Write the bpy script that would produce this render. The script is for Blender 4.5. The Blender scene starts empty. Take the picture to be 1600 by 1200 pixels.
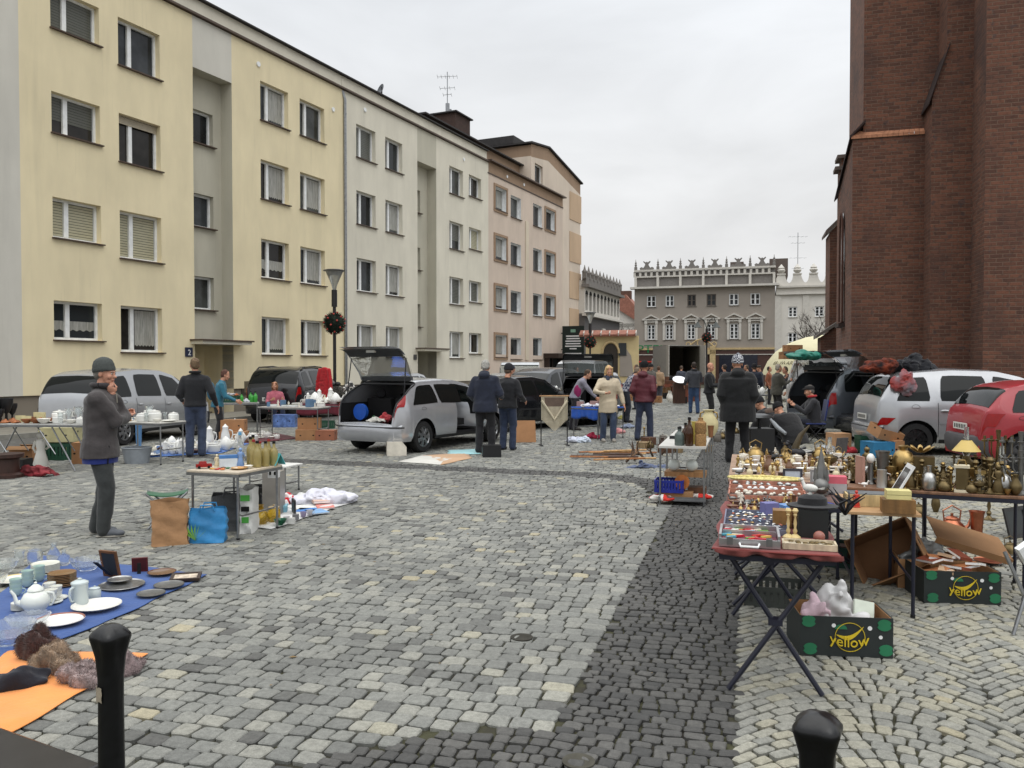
import bpy, math, random
import numpy as np
from mathutils import Matrix, Vector
from math import radians, sin, cos, pi, atan, atan2, sqrt
R_ = random.Random(7)
SC = bpy.context.scene
COL = SC.collection
F_PX, EYE, HOR = 1294.0, 1.68, 572.0
PITCH = atan((600 - HOR) / F_PX)
cd = bpy.data.cameras.new("camera"); cam = bpy.data.objects.new("camera", cd); COL.objects.link(cam)
cam.location = (0, 0, EYE); cam.rotation_euler = (pi / 2 - PITCH, 0, 0)
cd.sensor_width = 36; cd.lens = 36 * F_PX / 1600; cd.clip_end = 3000; cd.clip_start = 0.05
SC.camera = cam
SC.view_settings.view_transform = 'Standard'; SC.view_settings.look = 'None'
SC.view_settings.exposure = 0.0; SC.view_settings.gamma = 1.0
w = bpy.data.worlds.new("World"); SC.world = w; w.use_nodes = True
nt = w.node_tree; nt.nodes.clear(); N = nt.nodes.new; L = nt.links.new
out = N('ShaderNodeOutputWorld'); bg = N('ShaderNodeBackground'); L(bg.outputs[0], out.inputs[0])
tc = N('ShaderNodeTexCoord'); sp = N('ShaderNodeSeparateXYZ'); L(tc.outputs['Generated'], sp.inputs[0])
rp = N('ShaderNodeValToRGB'); L(sp.outputs['Z'], rp.inputs[0])
els = rp.color_ramp.elements
els[0].position = 0.0; els[0].color = (.78, .77, .76, 1)
els[1].position = 1.0; els[1].color = (.99, .985, .97, 1)
e = els.new(.2); e.color = (.83, .84, .85, 1)
e = els.new(.42); e.color = (.87, .9, .94, 1)
mp = N('ShaderNodeMapping'); mp.inputs['Scale'].default_value = (1.0, 1.0, 3.2); L(tc.outputs['Generated'], mp.inputs[0])
nz = N('ShaderNodeTexNoise'); nz.inputs['Scale'].default_value = 2.6; nz.inputs['Detail'].default_value = 6
nz.inputs['Roughness'].default_value = .5; nz.inputs['Distortion'].default_value = .4; L(mp.outputs[0], nz.inputs[0])
cr = N('ShaderNodeMapRange'); cr.inputs[1].default_value = .3; cr.inputs[2].default_value = .72
cr.inputs[3].default_value = .87; cr.inputs[4].default_value = 1.12; L(nz.outputs[0], cr.inputs[0])
mx = N('ShaderNodeVectorMath'); mx.operation = 'SCALE'; L(rp.outputs[0], mx.inputs[0]); L(cr.outputs[0], mx.inputs['Scale'])
# clouds are brighter overhead than at the horizon
zb = N('ShaderNodeMapRange'); zb.inputs[1].default_value = .42; zb.inputs[2].default_value = 1.0
zb.inputs[3].default_value = 1.0; zb.inputs[4].default_value = 2.7; L(sp.outputs['Z'], zb.inputs[0])
m2 = N('ShaderNodeVectorMath'); m2.operation = 'SCALE'; L(mx.outputs[0], m2.inputs[0]); L(zb.outputs[0], m2.inputs['Scale'])
L(m2.outputs[0], bg.inputs[0]); bg.inputs[1].default_value = 1.0
sl = bpy.data.lights.new("sun", 'SUN'); sl.energy = 0.5; sl.angle = radians(40); sl.color = (1, .985, .96)
so = bpy.data.objects.new("sun", sl); so.rotation_euler = (radians(35), radians(18), 0); COL.objects.link(so)
SC.cycles.max_bounces = 6; SC.cycles.transparent_max_bounces = 6
def ray(px, py):
 x = (px - 800) / F_PX; z = -(py - 600) / F_PX
 return Vector((x, cos(PITCH) + z * sin(PITCH), -sin(PITCH) + z * cos(PITCH)))
def G(px, py, z=0.0):            # point of the plane at height z seen at photo pixel (px, py)
 r = ray(px, py); t = (z - EYE) / r.z
 return Vector((r.x * t, r.y * t, z))
def D(px, d, z=0.0):             # point at distance d (along the square) in the column px
 return Vector(((px - 800) / F_PX * d, d, z))
def rgb(r, g, b):                # sRGB 0..255 to linear
 f = lambda c: (c / 255 / 12.92) if c <= 10 else ((c / 255 + .055) / 1.055) ** 2.4
 return (f(r), f(g), f(b))
MATS = {}
def mat(name, col=(.5, .5, .5), rough=.6, metal=0.0, var=.12, scale=6.0, bump=0.0, bscale=60.0, trans=0.0, alpha=1.0, coat=0.0, col2=None, sheen=0.0, emit=None, ior=1.45, streak=0.0, spec=.5):
 if name in MATS: return MATS[name]
 m = bpy.data.materials.new(name); m.use_nodes = True; t = m.node_tree; b = t.nodes['Principled BSDF']
 b.inputs['Roughness'].default_value = rough; b.inputs['Metallic'].default_value = metal
 b.inputs['Base Color'].default_value = (*col, 1); b.inputs['IOR'].default_value = ior
 b.inputs['Specular IOR Level'].default_value = spec
 if trans: b.inputs['Transmission Weight'].default_value = trans
 if alpha < 1: b.inputs['Alpha'].default_value = alpha
 if coat: b.inputs['Coat Weight'].default_value = coat; b.inputs['Coat Roughness'].default_value = .06
 if sheen: b.inputs['Sheen Weight'].default_value = sheen
 if emit: b.inputs['Emission Color'].default_value = (*emit, 1); b.inputs['Emission Strength'].default_value = 1
 if var or bump or col2:
  tc = t.nodes.new('ShaderNodeTexCoord')
  n = t.nodes.new('ShaderNodeTexNoise'); n.inputs['Scale'].default_value = scale; n.inputs['Detail'].default_value = 5
  n.inputs['Roughness'].default_value = .6; t.links.new(tc.outputs['Object'], n.inputs[0])
  if streak:
   mp = t.nodes.new('ShaderNodeMapping'); mp.inputs['Scale'].default_value = (1, 1, streak); t.links.new(tc.outputs['Object'], mp.inputs[0]); t.links.new(mp.outputs[0], n.inputs[0])
  r = t.nodes.new('ShaderNodeValToRGB'); t.links.new(n.outputs[0], r.inputs[0]); t.links.new(r.outputs[0], b.inputs['Base Color'])
  c2 = col2 or tuple(min(1, c * (1 + var)) for c in col); c1 = col if col2 else tuple(c * (1 - var) for c in col)
  r.color_ramp.elements[0].position = .36; r.color_ramp.elements[0].color = (*c1, 1)
  r.color_ramp.elements[1].position = .66; r.color_ramp.elements[1].color = (*c2, 1)
  if bump:
   n2 = t.nodes.new('ShaderNodeTexNoise'); n2.inputs['Scale'].default_value = bscale; n2.inputs['Detail'].default_value = 3
   t.links.new(tc.outputs['Object'], n2.inputs[0])
   bp = t.nodes.new('ShaderNodeBump'); bp.inputs['Strength'].default_value = min(1, bump); bp.inputs['Distance'].default_value = .01
   t.links.new(n2.outputs[0], bp.inputs['Height']); t.links.new(bp.outputs[0], b.inputs['Normal'])
 MATS[name] = m; return m
def cmat(prefix, c, **k):        # a material keyed by its colour
 return mat("%s_%02x%02x%02x" % (prefix, *[int(max(0, min(255, v))) for v in c]), rgb(*c), **k)
def porcelain(c=(226, 226, 222)): return cmat('porcelain', c, rough=.18, var=.03, spec=.6)
def cloth(c, **k):
 k.setdefault('var', .16); k.setdefault('scale', 9); k.setdefault('bump', .5); k.setdefault('bscale', 30)
 return cmat('cloth', c, rough=.9, sheen=.15, **k)
def plastic(c, **k): return cmat('plastic', c, rough=.4, var=.06, **k)
def woodm(c=(122, 84, 52)): return cmat('wood', c, rough=.5, var=.3, scale=14, streak=.2, bump=.2)
def card(c=(176, 138, 98)): return cmat('cardboard', c, rough=.85, var=.08, bump=.15, bscale=25)
def metalm(c=(160, 160, 160), rough=.35): return cmat('metal%d' % int(rough * 100), c, rough=rough, metal=.9, var=.15, scale=12)
def paintm(c, rough=.4): return cmat('paint', c, rough=rough, var=.08)
BRASS = metalm((168, 142, 92), .34); BRASSD = metalm((112, 97, 68), .42); COPPER = metalm((168, 104, 78), .3); SILVER = metalm((176, 176, 174), .28)
PEWTER = metalm((120, 120, 118), .45); STEEL = metalm((150, 152, 154), .3); BLACK = paintm((24, 24, 26), .45); IRON = metalm((58, 58, 60), .5)
RUBBER = cmat('rubber', (28, 28, 29), rough=.85, var=.2); DARK = cmat('darkness', (12, 12, 13), rough=.9, var=0)
GLASS = mat('clear_glass', (.92, .96, .96), rough=.04, var=0, trans=.92, ior=1.3, alpha=.75)
AMBER = mat('amber_glass', rgb(206, 168, 40), rough=.08, var=0, trans=.7, alpha=.9)
GREENG = mat('green_glass', rgb(50, 120, 90), rough=.08, var=0, trans=.5)
BROWNG = mat('brown_glass', rgb(70, 42, 24), rough=.08, var=0, trans=.3)
class MB:
 def __init__(s, m=None): s.v = []; s.f = []; s.fm = []; s.mats = []; s.M = Matrix(); s.cur = m
 def mi(s, m):
  m = m or s.cur or DARK
  if m not in s.mats: s.mats.append(m)
  return s.mats.index(m)
 def add(s, vs, fs, m=None):
  o = len(s.v); i = s.mi(m); M = s.M
  s.v += [M @ Vector(p) for p in vs]; s.f += [tuple(o + k for k in f) for f in fs]; s.fm += [i] * len(fs); return s
 def box(s, c, d, m=None, rz=0, rx=0, ry=0, taper=1.0):
  x, y, z = d[0] / 2, d[1] / 2, d[2] / 2
  vs = [Vector((a * x * (taper if cc > 0 else 1), b * y * (taper if cc > 0 else 1), cc * z)) for cc in (-1, 1) for b in (-1, 1) for a in (-1, 1)]
  if rz or rx or ry:
   Q = Matrix.Rotation(rz, 3, 'Z') @ Matrix.Rotation(ry, 3, 'Y') @ Matrix.Rotation(rx, 3, 'X'); vs = [Q @ p for p in vs]
  c = Vector(c)
  return s.add([p + c for p in vs], [(0, 2, 3, 1), (4, 5, 7, 6), (0, 1, 5, 4), (2, 6, 7, 3), (0, 4, 6, 2), (1, 3, 7, 5)], m)
 def tube(s, pts, r, seg=8, m=None, caps=True):
  pts = [Vector(p) for p in pts]; n = len(pts); rs = r if isinstance(r, (list, tuple)) else [r] * n
  vs = []; fs = []; prev = None
  for i, p in enumerate(pts):
   t = (pts[min(i + 1, n - 1)] - pts[max(i - 1, 0)]); t = t.normalized() if t.length > 1e-9 else Vector((0, 0, 1))
   if prev is None: a = t.orthogonal().normalized()
   else:
    a = prev - t * prev.dot(t); a = a.normalized() if a.length > 1e-6 else t.orthogonal().normalized()
   prev = a; b = t.cross(a)
   for k in range(seg):
    q = 2 * pi * k / seg; vs.append(p + (a * cos(q) + b * sin(q)) * rs[i])
  for i in range(n - 1):
   for k in range(seg):
    k2 = (k + 1) % seg; fs.append((i * seg + k, i * seg + k2, (i + 1) * seg + k2, (i + 1) * seg + k))
  if caps: fs += [tuple(reversed(range(seg))), tuple(range((n - 1) * seg, n * seg))]
  return s.add(vs, fs, m)
 def cyl(s, a, b, r0, r1=None, seg=12, m=None): return s.tube([a, b], [r0, r0 if r1 is None else r1], seg, m)
 def lathe(s, prof, seg=20, m=None, c=(0, 0, 0), sx=1, sy=1, caps=True):
  vs = []; fs = []; n = len(prof); c = Vector(c)
  for r, z in prof:
   for k in range(seg):
    q = 2 * pi * k / seg; vs.append(c + Vector((r * cos(q) * sx, r * sin(q) * sy, z)))
  for i in range(n - 1):
   for k in range(seg):
    k2 = (k + 1) % seg; fs.append((i * seg + k, i * seg + k2, (i + 1) * seg + k2, (i + 1) * seg + k))
  if caps: fs += [tuple(reversed(range(seg))), tuple(range((n - 1) * seg, n * seg))]
  return s.add(vs, fs, m)
 def ball(s, c, r, seg=14, rings=9, m=None, Q=None):
  if not isinstance(r, (tuple, list)): r = (r, r, r)
  vs = []; fs = []; c = Vector(c)
  for i in range(rings + 1):
   a = pi * i / rings; rr = max(sin(a), .002)
   for k in range(seg):
    q = 2 * pi * k / seg; p = Vector((r[0] * rr * cos(q), r[1] * rr * sin(q), -r[2] * cos(a)))
    vs.append(c + (Q @ p if Q else p))
  for i in range(rings):
   for k in range(seg):
    k2 = (k + 1) % seg; fs.append((i * seg + k, i * seg + k2, (i + 1) * seg + k2, (i + 1) * seg + k))
  fs += [tuple(reversed(range(seg))), tuple(range(rings * seg, (rings + 1) * seg))]
  return s.add(vs, fs, m)
 def prism(s, poly, h0, h1, m=None, axis='z'):   # polygon extruded along z (or y: poly is x,z)
  n = len(poly)
  f = (lambda p, h: (p[0], p[1], h)) if axis == 'z' else ((lambda p, h: (p[0], h, p[1])) if axis == 'y' else (lambda p, h: (h, p[0], p[1])))
  vs = [f(p, h0) for p in poly] + [f(p, h1) for p in poly]
  fs = [tuple(reversed(range(n))), tuple(range(n, 2 * n))] + [(i, (i + 1) % n, n + (i + 1) % n, n + i) for i in range(n)]
  return s.add(vs, fs, m)
 def sheet(s, fn, nu, nv, m=None, thick=0.0):
  vs = [fn(i / nu, j / nv) for j in range(nv + 1) for i in range(nu + 1)]
  fs = [(j * (nu + 1) + i, j * (nu + 1) + i + 1, (j + 1) * (nu + 1) + i + 1, (j + 1) * (nu + 1) + i) for j in range(nv) for i in range(nu)]
  return s.add(vs, fs, m)
 def data(s, name, smooth=35):
  me = bpy.data.meshes.new(name); me.from_pydata([tuple(p) for p in s.v], [], s.f)
  for m in s.mats: me.materials.append(m)
  if len(s.mats) > 1: me.polygons.foreach_set('material_index', s.fm)
  if smooth: me.shade_smooth(); me.set_sharp_from_angle(angle=radians(smooth))
  return me
def link(name, me, parent=None, loc=None, rz=0, rot=None, scale=None):
 o = bpy.data.objects.new(name, me); COL.objects.link(o)
 if parent: o.parent = parent
 if loc is not None: o.location = loc
 if rot: o.rotation_euler = rot
 elif rz: o.rotation_euler = (0, 0, rz)
 if scale is not None: o.scale = (scale,) * 3 if isinstance(scale, (int, float)) else scale
 return o
def obj(name, mb, parent=None, loc=None, rz=0, smooth=35, bevel=0, rot=None, solid=0, label=None):
 o = link(name, mb.data(name, smooth), parent, loc, rz, rot)
 if solid: md = o.modifiers.new('s', 'SOLIDIFY'); md.thickness = solid; md.offset = 0
 if bevel: md = o.modifiers.new('b', 'BEVEL'); md.width = bevel; md.segments = 2; md.limit_method = 'ANGLE'; md.angle_limit = radians(50); md.harden_normals = False
 if label: o['label'] = label
 return o
def tag(o, label, cat, group=None):
 o['label'] = label; o['category'] = cat
 if group: o['group'] = group
 return o
def thing(name, label, cat, loc=(0, 0, 0), rz=0, group=None):
 o = bpy.data.objects.new(name, None); COL.objects.link(o); o.location = loc; o.rotation_euler = (0, 0, rz); o.empty_display_size = .1
 return tag(o, label, cat, group)
def struct(o, kind='structure'): o['kind'] = kind; return o
def dup(root, loc, rz=None, label=None, group=None, scale=None):
 r = root.copy(); COL.objects.link(r); r.location = loc
 if rz is not None: r.rotation_euler = (0, 0, rz)
 if scale: r.scale = (scale,) * 3
 if label: r['label'] = label
 if group: r['group'] = group
 for ch in list(root.children):
  c = ch.copy(); COL.objects.link(c); c.parent = r
  for g in list(ch.children):
   d = g.copy(); COL.objects.link(d); d.parent = c
 return r
def jit(a): return R_.uniform(-a, a)
# ================================================================ paving
PA = radians(15.8); CE = (cos(PA), -sin(PA)); AE = (sin(PA), cos(PA))   # paving frame: p to the right, q away
def pq(x, y): return x * CE[0] + y * CE[1], x * AE[0] + y * AE[1]
def zone(p, q):      # 0 pale field, 1 dark band, 2 pale small setts in arcs, 3 arcs far left strip
 if -.85 <= p <= -.04 and q < 22: return 1
 if p < -.85:
  if q < 3.68 - .42 * ((p + .83) / .83) ** 2 and p > -2.3: return 1
  if p < -2.6 and abs(q - (12.55 - .087 * (p + 2))) < .27: return 1
  if p >= -2.6 and q > 10.6 and 1.45 < sqrt((p + 2.6) ** 2 * 1.1 + (q - 10.9) ** 2) < 2.0: return 1
  return 0
 if p > -.04 and p < 22: return 2
 return 0
SM = bpy.data.materials.new('sett_stone'); SM.use_nodes = True
t = SM.node_tree; b = t.nodes['Principled BSDF']; Nn = t.nodes.new; Ln = t.links.new
at = Nn('ShaderNodeAttribute'); at.attribute_name = 'tint'; sx = Nn('ShaderNodeSeparateColor'); Ln(at.outputs['Color'], sx.inputs[0])
ra = Nn('ShaderNodeValToRGB'); Ln(sx.outputs[0], ra.inputs[0]); ce = ra.color_ramp.elements
ce[0].position = 0; ce[0].color = (*rgb(86, 86, 83), 1); ce[1].position = 1; ce[1].color = (*rgb(156, 149, 126), 1)
for ps, c in ((.25, (108, 109, 105)), (.5, (121, 122, 117)), (.72, (133, 133, 126)), (.9, (147, 146, 136)), (.985, (152, 148, 130))):
 q_ = ce.new(ps); q_.color = (*rgb(*c), 1)
rb = Nn('ShaderNodeValToRGB'); Ln(sx.outputs[0], rb.inputs[0])
rb.color_ramp.elements[0].color = (*rgb(60, 60, 59), 1); rb.color_ramp.elements[1].color = (*rgb(86, 85, 82), 1)
mxa = Nn('ShaderNodeMix'); mxa.data_type = 'RGBA'; Ln(sx.outputs[1], mxa.inputs[0]); Ln(ra.outputs[0], mxa.inputs[6]); Ln(rb.outputs[0], mxa.inputs[7])
tcn = Nn('ShaderNodeTexCoord')
def nzn(sc, det=4, ro=.6):
 n = Nn('ShaderNodeTexNoise'); n.inputs['Scale'].default_value = sc; n.inputs['Detail'].default_value = det; n.inputs['Roughness'].default_value = ro; Ln(tcn.outputs['Object'], n.inputs[0]); return n
n1 = nzn(30, 6, .75); n2 = nzn(.45, 5); n3 = nzn(160, 3)
def mulc(src, fac, lo, hi):
 mr = Nn('ShaderNodeMapRange'); mr.inputs[1].default_value = .3; mr.inputs[2].default_value = .7; mr.inputs[3].default_value = lo; mr.inputs[4].default_value = hi; Ln(fac, mr.inputs[0])
 v = Nn('ShaderNodeVectorMath'); v.operation = 'SCALE'; Ln(src, v.inputs[0]); Ln(mr.outputs[0], v.inputs['Scale']); return v.outputs[0]
c_ = mulc(mxa.outputs[2], n1.outputs[0], .7, 1.28); c_ = mulc(c_, n2.outputs[0], .78, 1.16); c_ = mulc(c_, n3.outputs[0], .8, 1.18)
Ln(c_, b.inputs['Base Color'])
b.inputs['Roughness'].default_value = .72
bp = Nn('ShaderNodeBump'); bp.inputs['Strength'].default_value = .6; bp.inputs['Distance'].default_value = .006; Ln(n1.outputs[0], bp.inputs['Height']); Ln(bp.outputs[0], b.inputs['Normal'])
rng = np.random.default_rng(5)
def build_setts():
 C = []   # x, y, ang, half len, half wid, tint, dark, dist
 def vis(x, y): return y > 2.6 and abs(x) < .64 * y + 2.2 and y < 62
 # pale field: running rows across the street
 q = 2.4; k = 0
 while q < 64:
  g_ = 1 if q < 27 else 1.5; rh = .116 * g_ * rng.uniform(.92, 1.08); p = -46 + rng.uniform(0, .2)
  while p < 20:
   ln = rng.uniform(.09, .142) * g_
   if p < -.852 and p + ln > -.93: ln = -.852 - p
   pc = p + ln / 2; qc = q + rh / 2 + .018 * sin(pc * 1.3 + q) + .05 * sin(pc * .35 + q * .2)
   x = pc * CE[0] + qc * AE[0]; y = pc * CE[1] + qc * AE[1]
   if vis(x, y) and zone(pc, qc) == 0 : C.append((x, y, -PA + jit(.04), max(.012, ln / 2 - .0032), rh / 2 - .0034, min(.96, max(0, rng.normal(.5, .22))) if rng.random() > .006 else 1, 0))
   p += ln
  q += rh; k += 1
 # dark band: small irregular basalt setts
 q = 2.4
 while q < 22:
  rh = rng.uniform(.062, .086); p = -14 + rng.uniform(0, .1)
  while p < -.02:
   ln = rng.uniform(.065, .11); pc = p + ln / 2; qc = q + rh / 2 + .03 * sin(pc * 5 + q * 1.7)
   x = pc * CE[0] + qc * AE[0]; y = pc * CE[1] + qc * AE[1]
   if zone(pc, qc) == 1 and vis(x, y): C.append((x, y, -PA + jit(.16), ln / 2 - .0042, rh / 2 - .0042, rng.uniform(0, 1), 1))
   p += ln
  q += rh
 # pale arcs to the right
 W = 1.25
 for col_ in range(0, 19):
  p0 = -.04 + col_ * W; q = 1.5 + rng.uniform(0, .1)
  while q < 64:
   rh = .088 * rng.uniform(.94, 1.06) * (1 if q < 30 else 1.6); s = 0
   while s < W - .03:
    ln = min(rng.uniform(.07, .105) * (1 if q < 30 else 1.6), W - s); u_ = (s + ln / 2) / W * 2 - 1
    pc = p0 + s + ln / 2; qc = q + .42 * (1 - u_ * u_); ang = -PA + atan(-.84 * u_ / (W / 2))
    x = pc * CE[0] + qc * AE[0]; y = pc * CE[1] + qc * AE[1]
    if vis(x, y) and zone(pc, qc) == 2: C.append((x, y, ang + jit(.08), ln / 2 / max(.6, cos(ang + PA)) - .006, rh / 2 * cos(ang + PA) - .004, min(.965, max(0, rng.normal(.84, .15))) if rng.random() > .006 else 1, 0))
    s += ln
   q += rh
 A = np.array(C); n = len(A)
 # octagonal stones: ring top / shoulder / foot
 base = np.array([(-1, -.72), (-.78, -1), (.78, -1), (1, -.72), (1, .72), (.78, 1), (-.78, 1), (-1, .72)])
 V = [];
 ca, sa = np.cos(A[:, 2]), np.sin(A[:, 2])
 jx = rng.normal(0, .07, (n, 8)); jy = rng.normal(0, .055, (n, 8))
 tiltx = rng.normal(0, .028, n); tilty = rng.normal(0, .028, n); hz = rng.normal(0, .0022, n)
 for (ins, z) in ((.006, 0.0), (.0005, -.005), (.002, -.03)):
  lx = (base[None, :, 0] + jx) * np.maximum(A[:, 3:4] - ins, .02); ly = (base[None, :, 1] + jy) * np.maximum(A[:, 4:5] - ins, .02)
  X = A[:, 0:1] + lx * ca[:, None] - ly * sa[:, None]; Y = A[:, 1:2] + lx * sa[:, None] + ly * ca[:, None]
  Z = z + hz[:, None] + tiltx[:, None] * lx + tilty[:, None] * ly
  V.append(np.stack([X, Y, Z], -1))
 V = np.stack(V, 1).reshape(-1, 3)          # n,3,8 -> flat
 quads = []
 for r in range(2):
  for i in range(8):
   j = (i + 1) % 8; quads.append((r * 8 + j, r * 8 + i, (r + 1) * 8 + i, (r + 1) * 8 + j))
 quads = np.array(quads); off = np.arange(n)[:, None, None] * 24
 Q = (quads[None] + off).reshape(n, -1); T = (np.arange(8)[None] + off[:, 0])
 loops = np.concatenate([T, Q], 1).ravel()
 tot = np.tile(np.array([8] + [4] * 16), n); st = np.concatenate([[0], np.cumsum(tot)[:-1]])
 me = bpy.data.meshes.new('paving'); me.vertices.add(len(V)); me.vertices.foreach_set('co', V.ravel())
 me.loops.add(len(loops)); me.loops.foreach_set('vertex_index', loops.astype(np.int32))
 me.polygons.add(len(tot)); me.polygons.foreach_set('loop_start', st.astype(np.int32)); me.polygons.foreach_set('loop_total', tot.astype(np.int32))
 a = me.attributes.new('tint', 'FLOAT_COLOR', 'FACE'); cc = np.zeros((n, 17, 4)); cc[..., 0] = A[:, 5][:, None]; cc[..., 1] = A[:, 6][:, None]; cc[..., 3] = 1
 a.data.foreach_set('color', cc.ravel()); me.update(); me.validate(); me.shade_flat(); me.materials.append(SM)
 print('setts', n)
 return me
struct(link('paving', build_setts()))['label'] = 'pale and dark stone setts'
gm = mat('joint_soil', rgb(46, 43, 36), rough=.95, col2=rgb(66, 66, 44), scale=3.5, bump=.6, bscale=80)
mb = MB(gm); mb.box((0, 30, -.07), (260, 320, .1)); struct(obj('ground', mb, smooth=0))
# paving beyond the stones: one rough sheet
# ================================================================ facades along the left
TH = atan(601 / F_PX); FX = Vector((-11.504, 24.3, 0)); FROT = pi / 2 - TH     # local x along the street, local y into the building
def plaster(c, name):
 m = mat(name, rgb(*c), rough=.9, var=.05, scale=1.3, bump=.3, bscale=140, streak=.3); t = m.node_tree; b = t.nodes['Principled BSDF']; src = b.inputs['Base Color'].links[0].from_socket
 for sc_, st, lo, hi, d in ((.5, 1.0, .45, .7, .93), (2.2, .09, .58, .74, .91), (9, .05, .62, .72, .94)):
  tc = t.nodes.new('ShaderNodeTexCoord'); mp = t.nodes.new('ShaderNodeMapping'); mp.inputs['Scale'].default_value = (1, 1, st); n = t.nodes.new('ShaderNodeTexNoise'); n.inputs['Scale'].default_value = sc_; n.inputs['Detail'].default_value = 5
  t.links.new(tc.outputs['Object'], mp.inputs[0]); t.links.new(mp.outputs[0], n.inputs[0]); r = t.nodes.new('ShaderNodeMapRange'); r.inputs[1].default_value = lo; r.inputs[2].default_value = hi; r.inputs[3].default_value = 1; r.inputs[4].default_value = d; t.links.new(n.outputs[0], r.inputs[0])
  v = t.nodes.new('ShaderNodeVectorMath'); v.operation = 'SCALE'; t.links.new(src, v.inputs[0]); t.links.new(r.outputs[0], v.inputs['Scale']); src = v.outputs[0]
 t.links.new(src, b.inputs['Base Color']); return m
P_CREAM = plaster((226, 213, 178), 'cream_plaster'); P_GREY = plaster((203, 200, 190), 'grey_plaster'); P_PALE = plaster((214, 209, 193), 'pale_green_plaster')
P_PALE2 = plaster((184, 180, 164), 'stairwell_plaster'); P_PINK = plaster((202, 186, 171), 'pinkish_plaster'); P_ORNG = plaster((152, 128, 106), 'orange_brown_plaster'); P_PEACH = plaster((192, 166, 138), 'peach_plaster')
P_END = plaster((208, 194, 178), 'pale_peach_plaster'); P_PLINTH = plaster((128, 120, 108), 'plinth_plaster'); P_STRIPE = plaster((206, 194, 174), 'pale_stripe_plaster')
PVC = paintm((226, 228, 228), .3); SILL = paintm((74, 58, 48), .5); ROOFM = mat('roofing_felt', rgb(52, 50, 50), rough=.8, var=.2)
PANE = mat('window_pane', rgb(46, 50, 52), rough=.06, var=0, spec=.35); PANE.node_tree.nodes['Principled BSDF'].inputs['Specular IOR Level'].default_value = .3
PANES = [PANE] + [mat('window_pane_%d' % k, rgb(*c), rough=.08, var=.5, scale=1.2, spec=.3) for k, c in enumerate(((30, 32, 34), (62, 64, 62), (40, 38, 36), (50, 53, 56)))]  # varied reflections imitated in the base colour, pane by pane
CURT = mat('lace_curtain', rgb(150, 150, 144), rough=.25, var=.25, scale=30, streak=.08); BLIND = mat('slatted_blind', rgb(176, 172, 148), rough=.4, var=.05)
BLINDG = mat('grey_blind', rgb(96, 98, 92), rough=.3, var=.05)
def wall_with_holes(mb, x0, x1, z0, z1, holes, m, y=0.0, depth=.28, mr=None, flip=False):
 xs = sorted({x0, x1, *[h[0] for h in holes], *[h[1] for h in holes]}); zs = sorted({z0, z1, *[h[2] for h in holes], *[h[3] for h in holes]})
 xs = [x for x in xs if x0 <= x <= x1]; zs = [z for z in zs if z0 <= z <= z1]
 for a, b_ in zip(xs, xs[1:]):
  for c, d in zip(zs, zs[1:]):
   mx_, mz = (a + b_) / 2, (c + d) / 2
   if any(h[0] < mx_ < h[1] and h[2] < mz < h[3] for h in holes): continue
   mb.add([(a, y, c), (b_, y, c), (b_, y, d), (a, y, d)], [(0, 1, 2, 3)], m)
 for h in holes:
  a, b_, c, d = h[:4]; e_ = y + (h[4] if len(h) > 4 else depth)
  mb.add([(a, y, c), (a, e_, c), (a, e_, d), (a, y, d)], [(0, 1, 2, 3)], mr or m); mb.add([(b_, y, c), (b_, y, d), (b_, e_, d), (b_, e_, c)], [(0, 1, 2, 3)], mr or m)
  mb.add([(a, y, d), (a, e_, d), (b_, e_, d), (b_, y, d)], [(0, 1, 2, 3)], mr or m); mb.add([(a, y, c), (b_, y, c), (b_, e_, c), (a, e_, c)], [(0, 1, 2, 3)], mr or m)
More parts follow.
